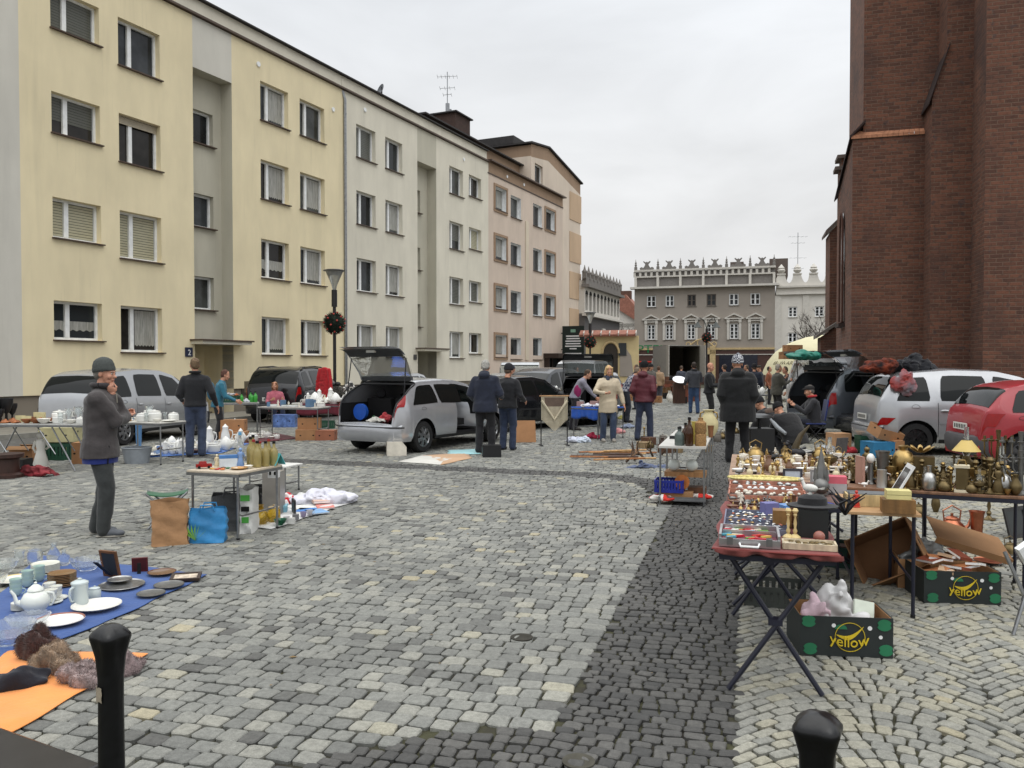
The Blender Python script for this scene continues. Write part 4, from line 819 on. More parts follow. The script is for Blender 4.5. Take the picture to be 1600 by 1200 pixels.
 xs = sorted(set(round(q, 4) for q in xs)); vv = [0, .04, .08, .12, .18, .24, .3, .36, .42, .46, .5, .53, .58, .64, .7, .75, .78, .81, .84, .87, .9, .94, 1.0]
 mb = MB(PA_); nv = len(vv); vs = [S(x, v, 1) for x in xs for v in vv]; nh = len(vs); vs += [S(x, v, -1) for x in xs for v in vv]; fs = []
 for i in range(len(xs) - 1):
  xm = (xs[i] + xs[i + 1]) / 2
  for j in range(nv - 1):
   vm = (vv[j] + vv[j + 1]) / 2
   if openhatch and xm < T['hatchx'] and vm > .8 and xm > .012: continue
   q = (i * nv + j, i * nv + j + 1, (i + 1) * nv + j + 1, (i + 1) * nv + j)
   fs.append(tuple(reversed(q)))
   if opendoor and opendoor[0] < xm < opendoor[1] and .04 < vm < .79: continue
   fs.append(tuple(k + nh for k in q))
 for i in (0, len(xs) - 1):
  f = [i * nv + j for j in range(nv)] + [nh + i * nv + j for j in range(nv - 2, -1, -1)]; fs.append(tuple(f if i == 0 else reversed(f)))
 mb.add(vs, fs, PA_)
 # floor pan and dark cabin core
 mb.box((Lc / 2 + x_off, 0, T['zb'] + .06), (Lc - .5, W * .8, .06), TRIM)
 if not (openhatch or opendoor): mb.box((Lc / 2 + x_off, 0, .62), (Lc - .6, W * .8, .5), DARK)
 bd = obj('body', mb, root, smooth=42)
 # seams, sills, bumpers
 mb = MB(TRIM)
 ds = T['sw'][-1][0] - .06; rs_ = T['sw'][-2][0] - .04; fe = T['sw'][-1][1] + .06
 for side in (1, -1):
  for xa in (ds, rs_, fe):
   if opendoor and side < 0: continue
   patch(mb, xa - .005, xa + .005, xa - .005, xa + .005, .1, .5, side, .0025, TRIM, 1, 10)
  patch(mb, ax[0] + AR + .03, ax[1] - AR - .03, ax[0] + AR + .03, ax[1] - AR - .03, .0, .07, side, .004, TRIM, 14, 2)
  if not (opendoor and side < 0): patch(mb, rs_ + .02, fe - .02, rs_ + .02, fe - .02, .255, .285, side, .008, PA_ if typ == 'mpv' else TRIM, 14, 2)
 obj('trim', mb, bd, smooth=0)
 for xa in (0, 1):
  mb = MB(bumper or PA_)
  pts = []
  for k in range(-8, 9):
   y = k / 8; xx = (.0 if not xa else Lc); w_ = hw(.02) * 1.03
   pts.append(Vector((xx + x_off + (-1 if not xa else 1) * (.055 - .2 * abs(y) ** 5), y * w_ * 1.1, 0)))
  vs = []; prof = ((.0, .26), (.05, .34), (.06, .5), (.03, .56), (-.03, .58))
  for p in pts:
   for (o_, z_) in prof: vs.append(p + Vector(((-1 if not xa else 1) * (o_ - .02), 0, z_)))
  n = len(prof); fs = [(i * n + j, i * n + j + 1, (i + 1) * n + j + 1, (i + 1) * n + j) for i in range(16) for j in range(n - 1)]
  mb.add(vs, fs); obj('bumper', mb, root)
 if bumper is None:
  mb = MB(TRIM)
  mb.tube([(x_off - .075 + .2 * abs(k / 8) ** 5, k / 8 * W / 2 * 1.0, .52) for k in range(-8, 9)], .016, 5); obj('bumper_strip', mb, root)
 # glass
 for side in (1, -1):
  for i, (a, b_, c, d) in enumerate(T['sw']):
   if opendoor and side < 0 and opendoor[0] - .1 < (a + b_) / 2 < opendoor[1] + .1: continue
   mb = MB(CGL); patch(mb, a, b_, c, d, .525, .765, side, .006, CGL, 10, 6, .03)
   o = obj('side_window', mb, root, smooth=60)
 mb = MB(CGL); top_patch(mb, T['ws'][0], T['ws'][1], .83, .006, CGL, vlo1=.80); obj('windscreen', mb, root, smooth=60)
 if not openhatch: mb = MB(CGL); top_patch(mb, T['rw'][0], T['rw'][1], .82, .006, CGL); obj('rear_window', mb, root, smooth=60)
 # lamps
 lv = lampv or (.4, .62)
 for side in (1, -1):
  mb = MB(lamp or LAMPR)
  z0, z1 = lv
  if openhatch or typ in ('mpv', 'hatch', 'mini', 'suv', 'estate'): patch(mb, .015, .2, .12, .34 if typ != 'suv' else .2, z0, z1, side, .009, None, 6, 6)
  else: patch(mb, .02, .2, .05, .22, .36, .52, side, .009, None, 6, 5)
  obj('tail_lamp', mb, root, smooth=60)
  mb = MB(LAMPW); patch(mb, Lc - .38, Lc - .03, Lc - .5, Lc - .07, .3, .49, side, .008, None, 7, 5); obj('headlight', mb, root, smooth=60)
 mb = MB(TRIM); mb.box((Lc + x_off + .01, 0, .62), (.06, W * .42, .16)); mb.box((Lc + x_off + .045, 0, .38), (.05, W * .5, .12)); obj('grille', mb, root, smooth=0)
 PL = cmat('platewhite', (214, 214, 208), rough=.4, var=.02)
 if plate:
  mb = MB(PL)
  if not openhatch: mb.box((x_off - .015, 0, .7), (.012, .52, .11))
  mb.box((x_off + Lc + .085, 0, .42), (.012, .52, .11)); o = obj('number_plate', mb, root, smooth=0)
  mb = MB(TRIM)
  for k in range(7):
   for xx in ((x_off - .023,) if not openhatch else ()) + ((x_off + Lc + .093),): mb.box((xx, -.2 + k * .066, .7 if xx < 1 else .42), (.004, .03, .065))
  obj('plate_lettering', mb, o, smooth=0)
 # mirrors, handles, fuel flap
 for side in (1, -1):
  xm = T['sw'][-1][1] - .12 + x_off; zz = lerp_tab(T['belt'], T['sw'][-1][1]) + .06
  if opendoor and side < 0: continue
  mb = MB(PA_ if metal > .3 or colr[0] > 90 else TRIM); mb.ball((xm, side * (W / 2 + .1), zz), (.08, .11, .075), 10, 6); mb.tube([(xm + .02, side * (W / 2 - .06), zz - .04), (xm, side * (W / 2 + .05), zz - .03)], .03, 6); obj('mirror', mb, root)
 mb = MB(PA_ if typ in ('mpv', 'hatch') else TRIM)
 for side in (1, -1):
  if opendoor and side < 0: continue
  for xa in (rs_ + .12, ds + .12):
   p = S(xa, .42, side, .02); mb.ball(tuple(p), (.085, .016, .022), 8, 6)
 obj('door_handle', mb, root)
 mb = MB(PA_); pf_ = S(ax[0] - .02, .44, -1, .002);
 mb.tube([S(ax[0] - .02 + .075 * cos(k * pi / 8), .42 + .055 * sin(k * pi / 8), -1, .003) for k in range(17)], .003, 4, TRIM); obj('fuel_flap', mb, root)
 if rails:
  mb = MB(IRON if rails == 'dark' else STEEL)
  for side in (1, -1):
   pts = [S(x, .84, side, .05) for x in (.6, .75, 1.2, 1.7, 2.2, 2.45)]; pts[0].z -= .06; pts[-1].z -= .06; mb.tube(pts, .022, 6)
  obj('roof_rail', mb, root)
 # wheels and wells
 for a in ax:
  for side in (1, -1):
   make_wheel(.305, .19, rim, root, (a + x_off, side * (W / 2 - .12), .305), side=side)
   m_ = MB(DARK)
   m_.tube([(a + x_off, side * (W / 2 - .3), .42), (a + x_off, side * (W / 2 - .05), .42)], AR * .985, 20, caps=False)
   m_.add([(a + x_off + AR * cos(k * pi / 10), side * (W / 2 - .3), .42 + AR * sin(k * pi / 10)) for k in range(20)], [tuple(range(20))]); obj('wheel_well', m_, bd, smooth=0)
 if openhatch or opendoor:
  m_ = MB(cmat('carliner', (20, 20, 22), rough=.95)); X0, X1, Y, Z0, Z1 = x_off + .1, x_off + 3.0, W * .43, .5, 1.32 if typ != 'suv' else 1.5
  m_.add([(X0, -Y, Z0 + .12), (X1, -Y, Z0 - .14), (X1, Y, Z0 - .14), (X0, Y, Z0 + .12), (X0, -Y, .95), (X1, -Y, .95), (X1, Y, .95), (X0, Y, .95)], [(0, 1, 2, 3), (1, 5, 6, 2)] + ([(3, 2, 6, 7)]) )
  if not opendoor: m_.add([(X0, -Y, Z0 + .12), (X1, -Y, Z0 - .14), (X1, -Y, .95), (X0, -Y, .95)], [(3, 2, 1, 0)])
  for yy in (-.36, .36):
   m_.box((x_off + .98, yy, .72), (.16, .6, .62), ry=-.12); m_.ball((x_off + .93, yy, 1.13), (.06, .13, .1), 10, 6)
   m_.box((x_off + 2.0, yy, .75), (.16, .46, .7), ry=-.15); m_.box((x_off + 2.3, yy, .5), (.5, .46, .14)); m_.ball((x_off + 1.93, yy, 1.22), (.06, .13, .1), 10, 6)
  m_.box((x_off + 3.0, 0, .8), (.3, W * .8, .3)); obj('interior', m_, root, smooth=30)
  if openhatch:   # opening frame
   m_ = MB(TRIM); pts = [S(x, .8, 1, .004) for x in (.03, .06, .1, .2, .35, .5, T['hatchx'])]; pts2 = [Vector((p.x, -p.y, p.z)) for p in pts]; m_.tube(pts + list(reversed(pts2)), .018, 6); obj('seal', m_, bd)
 if openhatch:
  xh = T['hatchx']; hg = S(xh, 1); Q = Matrix.Translation(hg) @ Matrix.Rotation(hatch_angle, 4, 'Y') @ Matrix.Translation(-hg)
  n = 14; x0 = .03
  def hp(x, j, off):
   v = .81 + (.19) * (j / 6) if j <= 6 else .81 + .19 * ((12 - j) / 6); return S(x, v, 1 if j <= 6 else -1, off)
  for nm, off, mm in (('tailgate', .012, PA_), ('tailgate_lining', -.035, cmat('trimg', (62, 64, 66), rough=.7))):
   mb = MB(mm); vs = []; fs = []
   for i in range(n + 1): vs += [Q @ hp(x0 + (xh - x0) * (i / n) ** 1.6, j, off) for j in range(13)]
   for i in range(n):
    for j in range(12):
     xm = x0 + (xh - x0) * ((i + .5) / n) ** 1.6
     if T['rw'][0] < xm < T['rw'][1] + .03 and 1 <= j <= 10: continue
     fs.append((i * 13 + j, i * 13 + j + 1, (i + 1) * 13 + j + 1, (i + 1) * 13 + j))
   mb.add(vs, fs)
   if nm == 'tailgate': tg = obj(nm, mb, root)
   else: obj('lining', mb, tg)
  mb = MB(CGT); vs = []
  i0, i1 = T['rw'][0], T['rw'][1] + .03
  for i in range(7): vs += [Q @ hp(i0 + (i1 - i0) * i / 6, j, -.01) for j in range(1, 12)]
  mb.add(vs, [(i * 11 + j, i * 11 + j + 1, (i + 1) * 11 + j + 1, (i + 1) * 11 + j) for i in range(6) for j in range(10)]); obj('tailgate_window', mb, tg, smooth=60)
  if plate: mb = MB(PL); p = Q @ S(.07, 1, 1, -.05); mb.box(tuple(p), (.06, .2, .05)); obj('latch', mb, tg)
  mb = MB(IRON)
  for side in (1, -1):
   a = S(.3, .8, side); b_ = Q @ S(.26, .86, side); mb.tube([a, b_], .012, 6)
  obj('gas_strut', mb, tg)
 if opendoor:
  x0, x1 = opendoor[:2]; hg = S(x1, .3, -1); Q = Matrix.Translation(hg) @ Matrix.Rotation(opendoor[2], 4, 'Z') @ Matrix.Translation(-hg)
  def dp(x, v, off): return Q @ S(x, v, -1, off)
  nx, nv2 = 12, 14
  for nm, off, mm in (('door', .0, PA_), ('door_lining', -.05, cmat('trimd', (30, 31, 33), rough=.8))):
   mb = MB(mm); vs = []; fs = []
   for j in range(nv2 + 1):
    v = .05 + (.78 - .05) * j / nv2
    for i in range(nx + 1):
     u_ = i / nx; xa, xb = x0, x1 - max(0, (v - .5)) / .28 * .48; vs.append(dp(xa + (xb - xa) * u_, v, off))
   for j in range(nv2):
    for i in range(nx):
     vm = .05 + .73 * (j + .5) / nv2
     if .52 < vm < .74 and 1 <= i <= nx - 2: continue
     fs.append((j * (nx + 1) + i, j * (nx + 1) + i + 1, (j + 1) * (nx + 1) + i + 1, (j + 1) * (nx + 1) + i))
   mb.add(vs, fs)
   if nm == 'door': dr = obj(nm, mb, root)
   else: mb.box(tuple(dp((x0 + x1) / 2, .33, -.08)), (.5, .06, .06), rz=opendoor[2]); obj('lining', mb, dr)
  mb = MB(CGT); vs = []
  for j in range(5):
   v = .52 + .22 * j / 4
   for i in range(7): u_ = i / 6; xa, xb = x0 + .06, x1 - max(0, (v - .5)) / .28 * .48 - .06; vs.append(dp(xa + (xb - xa) * u_, v, -.02))
  mb.add(vs, [(j * 7 + i, j * 7 + i + 1, (j + 1) * 7 + i + 1, (j + 1) * 7 + i) for j in range(4) for i in range(6)]); obj('door_window', mb, dr, smooth=60)
  mb = MB(PA_); p = dp(x1 - .12, .55, .1); mb.ball(tuple(p), (.08, .1, .07), 10, 6); obj('mirror', mb, dr)
 return root
SIL = (168, 170, 172)
ax0 = (G(566, 700) + G(657, 707)) / 2
hb = make_car('hatchback_car', 'silver hatchback with its tailgate raised and a side door wide open', 'car', 'hatch', (174, 176, 180), axle=ax0, th=30, openhatch=True, opendoor=(1.92, 3.02, -1.05), hatch_angle=1.5, lampv=(.5, .8), plate=True)
make_car('people_carrier', 'silver people carrier parked under the cream block behind the man in the grey hat', 'car', 'mpv', (166, 168, 170), corner=D(160, 16.8), th=11.5, lampv=(.3, .38))
make_car('off_road_car', 'black off-road car with roof rails and a red coat hung on it', 'car', 'suv', (30, 31, 34), corner=D(469, 24.3), th=8, rails='dark', metal=.3, lampv=(.36, .5), rim=(70, 70, 72))
make_car('estate_car', 'pale silver estate car parked between the raised tailgate and the stairwell door', 'car', 'estate', (176, 178, 180), corner=D(628, 27.5), th=14)
make_car('estate_car', 'silver car facing the market with its tailgate standing open behind', 'car', 'estate', (158, 161, 164), corner=D(776, 30.0), th=190, openhatch=True, hatch_angle=1.5)
make_car('saloon_car', 'low black saloon car parked behind the man in the navy coat', 'car', 'saloon', (24, 26, 30), corner=D(752, 20.2), th=42, metal=.3)
make_car('people_carrier', 'dark compact people carrier with a dusty bonnet parked by the shop door', 'car', 'mpv', (60, 63, 68), corner=D(850, 29.5), th=208)
make_car('delivery_van', 'white van with dark windows parked just past the shop door', 'van', 'van', (200, 202, 204), corner=D(893, 34), th=196, metal=.0)
make_car('hatchback_car', 'black car with its tailgate up showing a dark boot beyond the blue table', 'car', 'hatch', (36, 38, 40), axle=D(919, 23.6), th=6, openhatch=True, metal=.3, hatch_angle=1.45)
make_car('estate_car', 'grey estate car parked behind the stooping plaid shirt', 'car', 'estate', (120, 124, 128), corner=D(975, 30.5), th=6)
make_car('camper_van', 'old white van facing the stalls with boxes on its roof', 'van', 'van', (196, 197, 196), corner=D(1226, 27.6), th=190, metal=0, bumper=TRIM, rough=.5)
make_car('off_road_car', 'grey off-road car with its rear tailgate open near the church', 'car', 'suv', (92, 97, 104), corner=D(1298, 18.6), th=74, openhatch=True, hatch_angle=1.5, lampv=(.34, .52), metal=.4)
make_car('people_carrier', 'dark grey car squeezed between the grey off-road car and the silver people carrier', 'car', 'mpv', (56, 58, 62), corner=D(1351, 17.7), th=84, openhatch=True, hatch_angle=1.7, rails='dark', lampv=(.4, .6), metal=.4)
make_car('people_carrier', 'silver people carrier with a heap of patterned cloth on its roof', 'car', 'mpv', (172, 174, 177), corner=D(1371, 15.5), th=96, rim=(70, 70, 72), lampv=(.24, .32), metal=.45)
make_car('compact_car', 'faded red small hatchback at the right edge beside the church', 'car', 'mini', (150, 34, 44), corner=D(1537, 12.8), th=97, metal=.1, lampv=(.36, .5), rough=.4, bumper=cmat('greybumper', (72, 70, 72), rough=.7), rim=(90, 90, 92))
# box truck open at the back
t_ = thing('box_truck', 'box truck with open rear doors in front of the pharmacy', 'truck', D(1068, 57), radians(2));
mb = MB(cmat('truckgrey', (150, 148, 142), rough=.6)); W2, H2, L2 = 1.15, 2.15, 4.6
for (c, d_) in (((-W2, L2 / 2, .95 + H2 / 2), (.05, L2, H2)), ((W2, L2 / 2, .95 + H2 / 2), (.05, L2, H2)), ((0, L2 / 2, .95), (2.3, L2, .06)), ((0, L2 / 2, .95 + H2), (2.35, L2, .06)), ((0, L2, .95 + H2 / 2), (2.3, .05, H2))): mb.box(c, d_)
mb.box((0, .0, .9), (2.35, .1, .16), IRON); obj('cargo_box', mb, t_, smooth=0)
mb = MB(cmat('plyinside', (84, 80, 70), rough=.9)); mb.box((0, L2 - .06, .95 + H2 / 2), (2.2, .03, 2.0)); mb.box((-W2 + .05, L2 / 2, 2), (.02, L2 - .1, 2)); mb.box((W2 - .05, L2 / 2, 2), (.02, L2 - .1, 2)); obj('lining', mb, t_, smooth=0)
for s_ in (-1, 1):
 mb = MB(cmat('truckdoor', (172, 168, 160), rough=.6)); mb.box((s_ * (W2 + .06), -.5, .95 + H2 / 2), (.06, 1.1, H2), rz=s_ * .08); obj('rear_door', mb, t_, smooth=0)
mb = MB(cmat('truckcab', (190, 190, 186), rough=.4)); mb.box((0, L2 + 1.0, 1.35), (2.0, 1.7, 1.8), taper=.9); mb.box((0, L2 / 2, .6), (1.0, L2 + 2, .3), IRON); obj('cab', mb, t_, bevel=.05)
for (x, y) in ((-.9, 1.1), (.9, 1.1), (-.9, L2 + 1), (.9, L2 + 1)): make_wheel(.38, .25, (120, 120, 120), t_, (x, y, .38), side=1, name='wheel').rotation_euler = (0, pi / 2, 0)
# ================================================================ people
def remeshed(mb, vox, smooth_it=4, fold=0.0, fscale=.11, name='m', seed=0):
 me = bpy.data.meshes.new(name); me.from_pydata([tuple(p) for p in mb.v], [], mb.f)
 if mb.mats: me.materials.append(mb.mats[0])
 o = bpy.data.objects.new('tmp', me); COL.objects.link(o)
 md = o.modifiers.new('r', 'REMESH'); md.mode = 'VOXEL'; md.voxel_size = vox; md.use_smooth_shade = True
 if smooth_it: m2 = o.modifiers.new('s', 'SMOOTH'); m2.iterations = smooth_it; m2.factor = .6
 dg = bpy.context.evaluated_depsgraph_get(); dg.update(); ev = o.evaluated_get(dg); me2 = bpy.data.meshes.new_from_object(ev)
 bpy.data.objects.remove(o); bpy.data.meshes.remove(me); me2.name = name
 if fold:
  n = len(me2.vertices); co = np.empty(n * 3); me2.vertices.foreach_get('co', co); co = co.reshape(-1, 3); no = np.empty(n * 3); me2.vertex_normals.foreach_get('vector', no); no = no.reshape(-1, 3)
  rs = np.random.default_rng(seed); d = np.zeros(n)
  for k in range(9):
   f = rs.normal(0, 1, 3); f /= np.linalg.norm(f); fr = (1.4 + 1.1 * k * .5) / fscale * rs.uniform(.6, 1.3); f[2] *= 1.5
   ph = rs.uniform(0, 6.28); ww = rs.normal(0, 1, 3) * 3
   d += np.sin(co @ f * fr + ph + 1.4 * np.sin(co @ ww + ph)) / (1 + .35 * k)
  d = -np.abs(d) * .6 + d * .4
  co += no * (d * fold)[:, None]; me2.vertices.foreach_set('co', co.ravel()); me2.update()
 me2.shade_smooth()
 return me2
def mesh_into(mb, me, M, m):
 mb.add([M @ v.co for v in me.vertices], [tuple(p.vertices) for p in me.polygons], m)
def limb(mb, pts, rs, seg=12):
 mb.tube(pts, rs, seg)
 for p, r in ((pts[0], rs[0]), (pts[-1], rs[-1])): mb.ball(p, r, seg, 8)
def loft(mb, secs, seg=20):
 vs = []
 for c, xa, ya, rx, ry in secs:
  for k in range(seg): q = 2 * pi * k / seg; vs.append(Vector(c) + Vector(xa) * (rx * cos(q)) + Vector(ya) * (ry * sin(q)))
 n = len(secs); fs = [(i * seg + k, i * seg + (k + 1) % seg, (i + 1) * seg + (k + 1) % seg, (i + 1) * seg + k) for i in range(n - 1) for k in range(seg)]
 fs += [tuple(reversed(range(seg))), tuple(range((n - 1) * seg, n * seg))]; mb.add(vs, fs)
def head_template():
 b_ = MB(DARK)
 for c, r in (((0, -.012, .032), (.075, .094, .094)), ((0, .03, -.015), (.063, .066, .088)), ((0, .045, -.078), (.046, .042, .034)), ((0, .102, -.03), (.014, .022, .014)), ((0, .092, -.008), (.009, .014, .03)),
     ((.076, -.006, -.012), (.011, .02, .032)), ((-.076, -.006, -.012), (.011, .02, .032)), ((0, .078, .022), (.048, .02, .011)), ((0, .088, -.062), (.024, .012, .008)), ((0, .087, -.07), (.02, .012, .007)),
     ((.036, .066, -.03), (.026, .026, .026)), ((-.036, .066, -.03), (.026, .026, .026)), ((0, .078, -.096), (.02, .018, .016))): b_.ball(c, r, 18, 12)
 b_.tube([(0, -.02, -.16), (0, -.01, -.05)], [.055, .05], 14)
 return remeshed(b_, .0055, 2)
def hand_template(curl):
 b_ = MB(DARK); b_.ball((0, 0, -.048), (.017, .04, .05), 14, 10); b_.tube([(0, 0, .03), (0, 0, -.02)], [.026, .026], 12)
 for k, (y, ln) in enumerate(((.03, .072), (.01, .08), (-.011, .075), (-.031, .058))):
  p = Vector((0, y, -.088)); a = .25 if not curl else .9; pts = [p]; r = .0092 - .0005 * (k == 3)
  for s_, fr in enumerate((.45, .32, .23)):
   p = p + Vector((sin(a), .04 * y, -cos(a))) * ln * fr; pts.append(p); a += (.22 if not curl else 1.0) + .04 * k
  limb(b_, pts, [r, r * .95, r * .88, r * .78], 8)
 limb(b_, [Vector((.004, .032, -.03)), Vector((.014, .052, -.06)), Vector((.02 + .014 * curl, .055 - .02 * curl, -.088))], [.013, .0105, .0085], 8)
 return remeshed(b_, .0042, 1)
HEAD = head_template(); HANDS = (hand_template(0), hand_template(1))
def ik(a, c, l1, l2, hint):
 a, c, hint = Vector(a), Vector(c), Vector(hint); d = c - a; L0 = min(d.length, (l1 + l2) * .999); dn = d.normalized(); c = a + dn * L0
 x = (l1 * l1 - l2 * l2 + L0 * L0) / (2 * L0); h = sqrt(max(0, l1 * l1 - x * x)); hp = hint - dn * hint.dot(dn); hp = hp.normalized() if hp.length > 1e-6 else Vector((0, 1, 0))
 return a + dn * x + hp * h, c
def person(label, loc, face, h=1.75, lean=0, seat=None, feet=((-.1, 0), (.1, .03)), hands=(None, None), hcurl=(0, 0), elb=((-.35, -.6, -.6), (.35, -.6, -.6)), head=(0, 0), top=(40, 40, 44), hem=.02, trousers=(40, 48, 66),
     shoes=(40, 34, 30), hat=None, hair=None, bulk=1.0, skin=(188, 138, 112), hood=False, collar=None, extra=None, vox=.016, bottomhem=None, top_mat=None, twist=0, knees=None, group=None, sleeve=1.0, long_hair=False, scarf=None, pad=False):
 s = h / 1.75; pz = .93 if seat is None else seat;
 SK = cmat('skin', skin, rough=.55, var=.08, scale=20); TM = top_mat or cloth(top); TR = cloth(trousers, scale=14)
 RL = Matrix.Rotation(-lean, 3, 'X'); P = Vector((0, 0, pz)); RT = RL @ Matrix.Rotation(twist, 3, 'Z')
 up = lambda v: P + RT @ Vector(v)
 Sh = [up((sx_ * .178, 0, .435)) for sx_ in (-1, 1)]; nb = up((0, -.005, .54)); HR = Matrix.Rotation(head[0], 3, 'Z') @ Matrix.Rotation(-head[1] - lean * .35, 3, 'X')
 hc = nb + RT @ Vector((0, .012, .07)) + HR @ Vector((0, .02, .085))
 W = []; E = []
 for i, sx_ in enumerate((-1, 1)):
  tgt = hands[i]
  if tgt is None: tgt = Sh[i] + Vector((sx_ * .07, .05 + .25 * sin(lean), -.5))
  elif tgt == 'pocket': tgt = up((sx_ * .2, .1, .0))
  else: tgt = Vector(tgt)
  e_, w_ = ik(Sh[i], tgt, .29, .26, elb[i]); E.append(e_); W.append(w_)
 K = []; A = []
 for i, sx_ in enumerate((-1, 1)):
  hip = P + Vector((sx_ * .09, 0, -.03)); an = Vector((feet[i][0], feet[i][1], .085 + (feet[i][2] if len(feet[i]) > 2 else 0)))
  k_, a_ = ik(hip, an, .412, .412, knees[i] if knees else (sx_ * .08, 1, .1)); K.append(k_); A.append(a_)
 body = MB(SK); X = (1, 0, 0)
 # core body
 co = MB(SK); xa = RT @ Vector(X); ya = RT @ Vector((0, 1, 0)); loft(co, [(up((0, 0, z)), xa, ya, rx, ry) for z, rx, ry in ((-.08, .12, .1), (.15, .13, .1), (.35, .15, .11), (.46, .13, .09), (.52, .06, .06), (.6, .052, .055))], 14)
 for i in range(2): limb(co, [Sh[i], E[i], W[i]], [.045, .038, .028], 8); limb(co, [P + Vector(((-1, 1)[i] * .09, 0, -.03)), K[i], A[i]], [.08, .055, .04], 8)
 cm = remeshed(co, .024, 2); mesh_into(body, cm, Matrix(), SK); bpy.data.meshes.remove(cm)
 HM = Matrix.Translation(hc) @ HR.to_4x4(); mesh_into(body, HEAD, HM, SK)
 for sx_ in (-1, 1):
  body.ball(HM @ Vector((sx_ * .028, .082, .001)), .0115, 8, 6, cmat('eyewhite', (170, 160, 150), rough=.2, var=0)); body.ball(HM @ Vector((sx_ * .028, .089, .001)), .0065, 8, 6, DARK)
  body.tube([HM @ Vector((sx_ * .014, .098, .019)), HM @ Vector((sx_ * .03, .094, .023)), HM @ Vector((sx_ * .046, .082, .018))], .0035, 5, cmat('brows', hair or (90, 80, 70), rough=.9))
 body.tube([HM @ Vector((-.022, .093, -.067)), HM @ Vector((0, .1, -.065)), HM @ Vector((.022, .093, -.067))], .003, 5, cmat('mouth', (120, 66, 58), rough=.6))
 for i, sx_ in enumerate((-1, 1)):
  d = (W[i] - E[i]).normalized(); z = -d; fw = Vector((0, 1, 0)) if abs(z.y) < .8 else Vector((0, 0, 1)); y = (fw - z * fw.dot(z)).normalized(); x = y.cross(z)
  Q = Matrix((x, y, z)).transposed();
  if sx_ > 0: Q = Q @ Matrix.Diagonal(Vector((-1, 1, 1)))
  M = Matrix.Translation(W[i] + d * .012) @ Q.to_4x4(); me = HANDS[1 if hcurl[i] else 0]
  vs = [M @ v.co for v in me.vertices]; fs = [tuple(p.vertices) for p in me.polygons]
  if sx_ > 0: fs = [tuple(reversed(f)) for f in fs]
  body.add(vs, fs, SK)
 root = obj('person', body, None, loc=loc, rz=-face, smooth=60); root.scale = (s, s, s); tag(root, label, 'person', group)
 sd = int(abs(loc[0] * 131 + loc[1] * 17)) + 3
 # top
 b = bulk; t_ = MB(TM); secs = [((0, 0, .06), .165, .125), ((0, 0, .2), .168, .13), ((0, .01, .34), .19, .138), ((0, 0, .44), .195, .12), ((0, 0, .5), .13, .095), ((0, -.005, .535), .072, .078), ((0, -.005, .56), .066, .07)]
 sl = []
 if seat is None:
  for z, rx, ry in ((-hem - .001, .185, .15), (-hem * .5, .182, .148), (0, .175, .14)):
   if hem > .01 or z == 0: sl.append((P + Vector((0, -.01 * (z < -.2), z)), Vector(X), Vector((0, 1, 0)), rx * b, ry * b))
 else: sl.append((P + Vector((0, 0, -.1)), Vector(X), Vector((0, 1, 0)), .19 * b, .15 * b))
 sl += [(up(c), xa, ya, rx * (b if c[2] < .5 else 1), ry * (b if c[2] < .5 else 1)) for c, rx, ry in secs]
 loft(t_, sl)
 for i in range(2): limb(t_, [Sh[i], E[i], W[i] - (W[i] - E[i]).normalized() * .03], [.076 * b, .06 * sleeve * b, .043 * sleeve * b], 12)
 for sx_ in (-1, 1): limb(t_, [up((sx_ * .03, -.005, .5)), up((sx_ * .15, 0, .455))], [.062, .058 * b], 10)
 if hood: t_.ball(up((0, -.11, .53)), (.12, .07, .07), 14, 8); t_.ball(up((0, -.07, .57)), (.11, .06, .06), 14, 8)
 obj_ = link('jacket' if hem < .25 else 'coat', remeshed(t_, vox, 5, .006, .16, 'coat', sd), root)
 if bottomhem:
  m_ = MB(cloth(bottomhem)); loft(m_, [(P + Vector((0, 0, -hem - .05)), Vector(X), Vector((0, 1, 0)), .165 * b, .13 * b), (P + Vector((0, 0, -hem + .05)), Vector(X), Vector((0, 1, 0)), .17 * b, .135 * b)]); obj('shirt_hem', m_, root, smooth=60)
 # trousers
 t_ = MB(TR); t_.ball(P + Vector((0, -.01, -.03)), (.165, .13, .12), 14, 10)
 for i, sx_ in enumerate((-1, 1)):
  hip = P + Vector((sx_ * .085, 0, -.04)); limb(t_, [hip, K[i], A[i] + Vector((0, -.01, -.02))], [.108, .084, .074], 12)
 link('trousers', remeshed(t_, vox, 4, .006, .13, 'trousers', sd + 1), root)
 for i, sx_ in enumerate((-1, 1)):
  t_ = MB(cmat('leather', shoes, rough=.6)); p = A[i]; t_.ball(p + Vector((0, .04, -.045)), (.048, .115, .045), 12, 8); t_.ball(p + Vector((0, .12, -.052)), (.046, .07, .034), 12, 8); t_.ball(p + Vector((0, -.01, -.01)), (.045, .055, .06), 12, 8)
  sm = remeshed(t_, .012, 2, name='shoe')
  so_ = link('shoe', sm, root); t_ = MB(cmat('sole', (150, 146, 136) if shoes[0] > 60 else (24, 24, 24), rough=.8)); t_.ball(p + Vector((0, .05, -.078)), (.05, .14, .013), 14, 6); obj('sole', t_, so_)
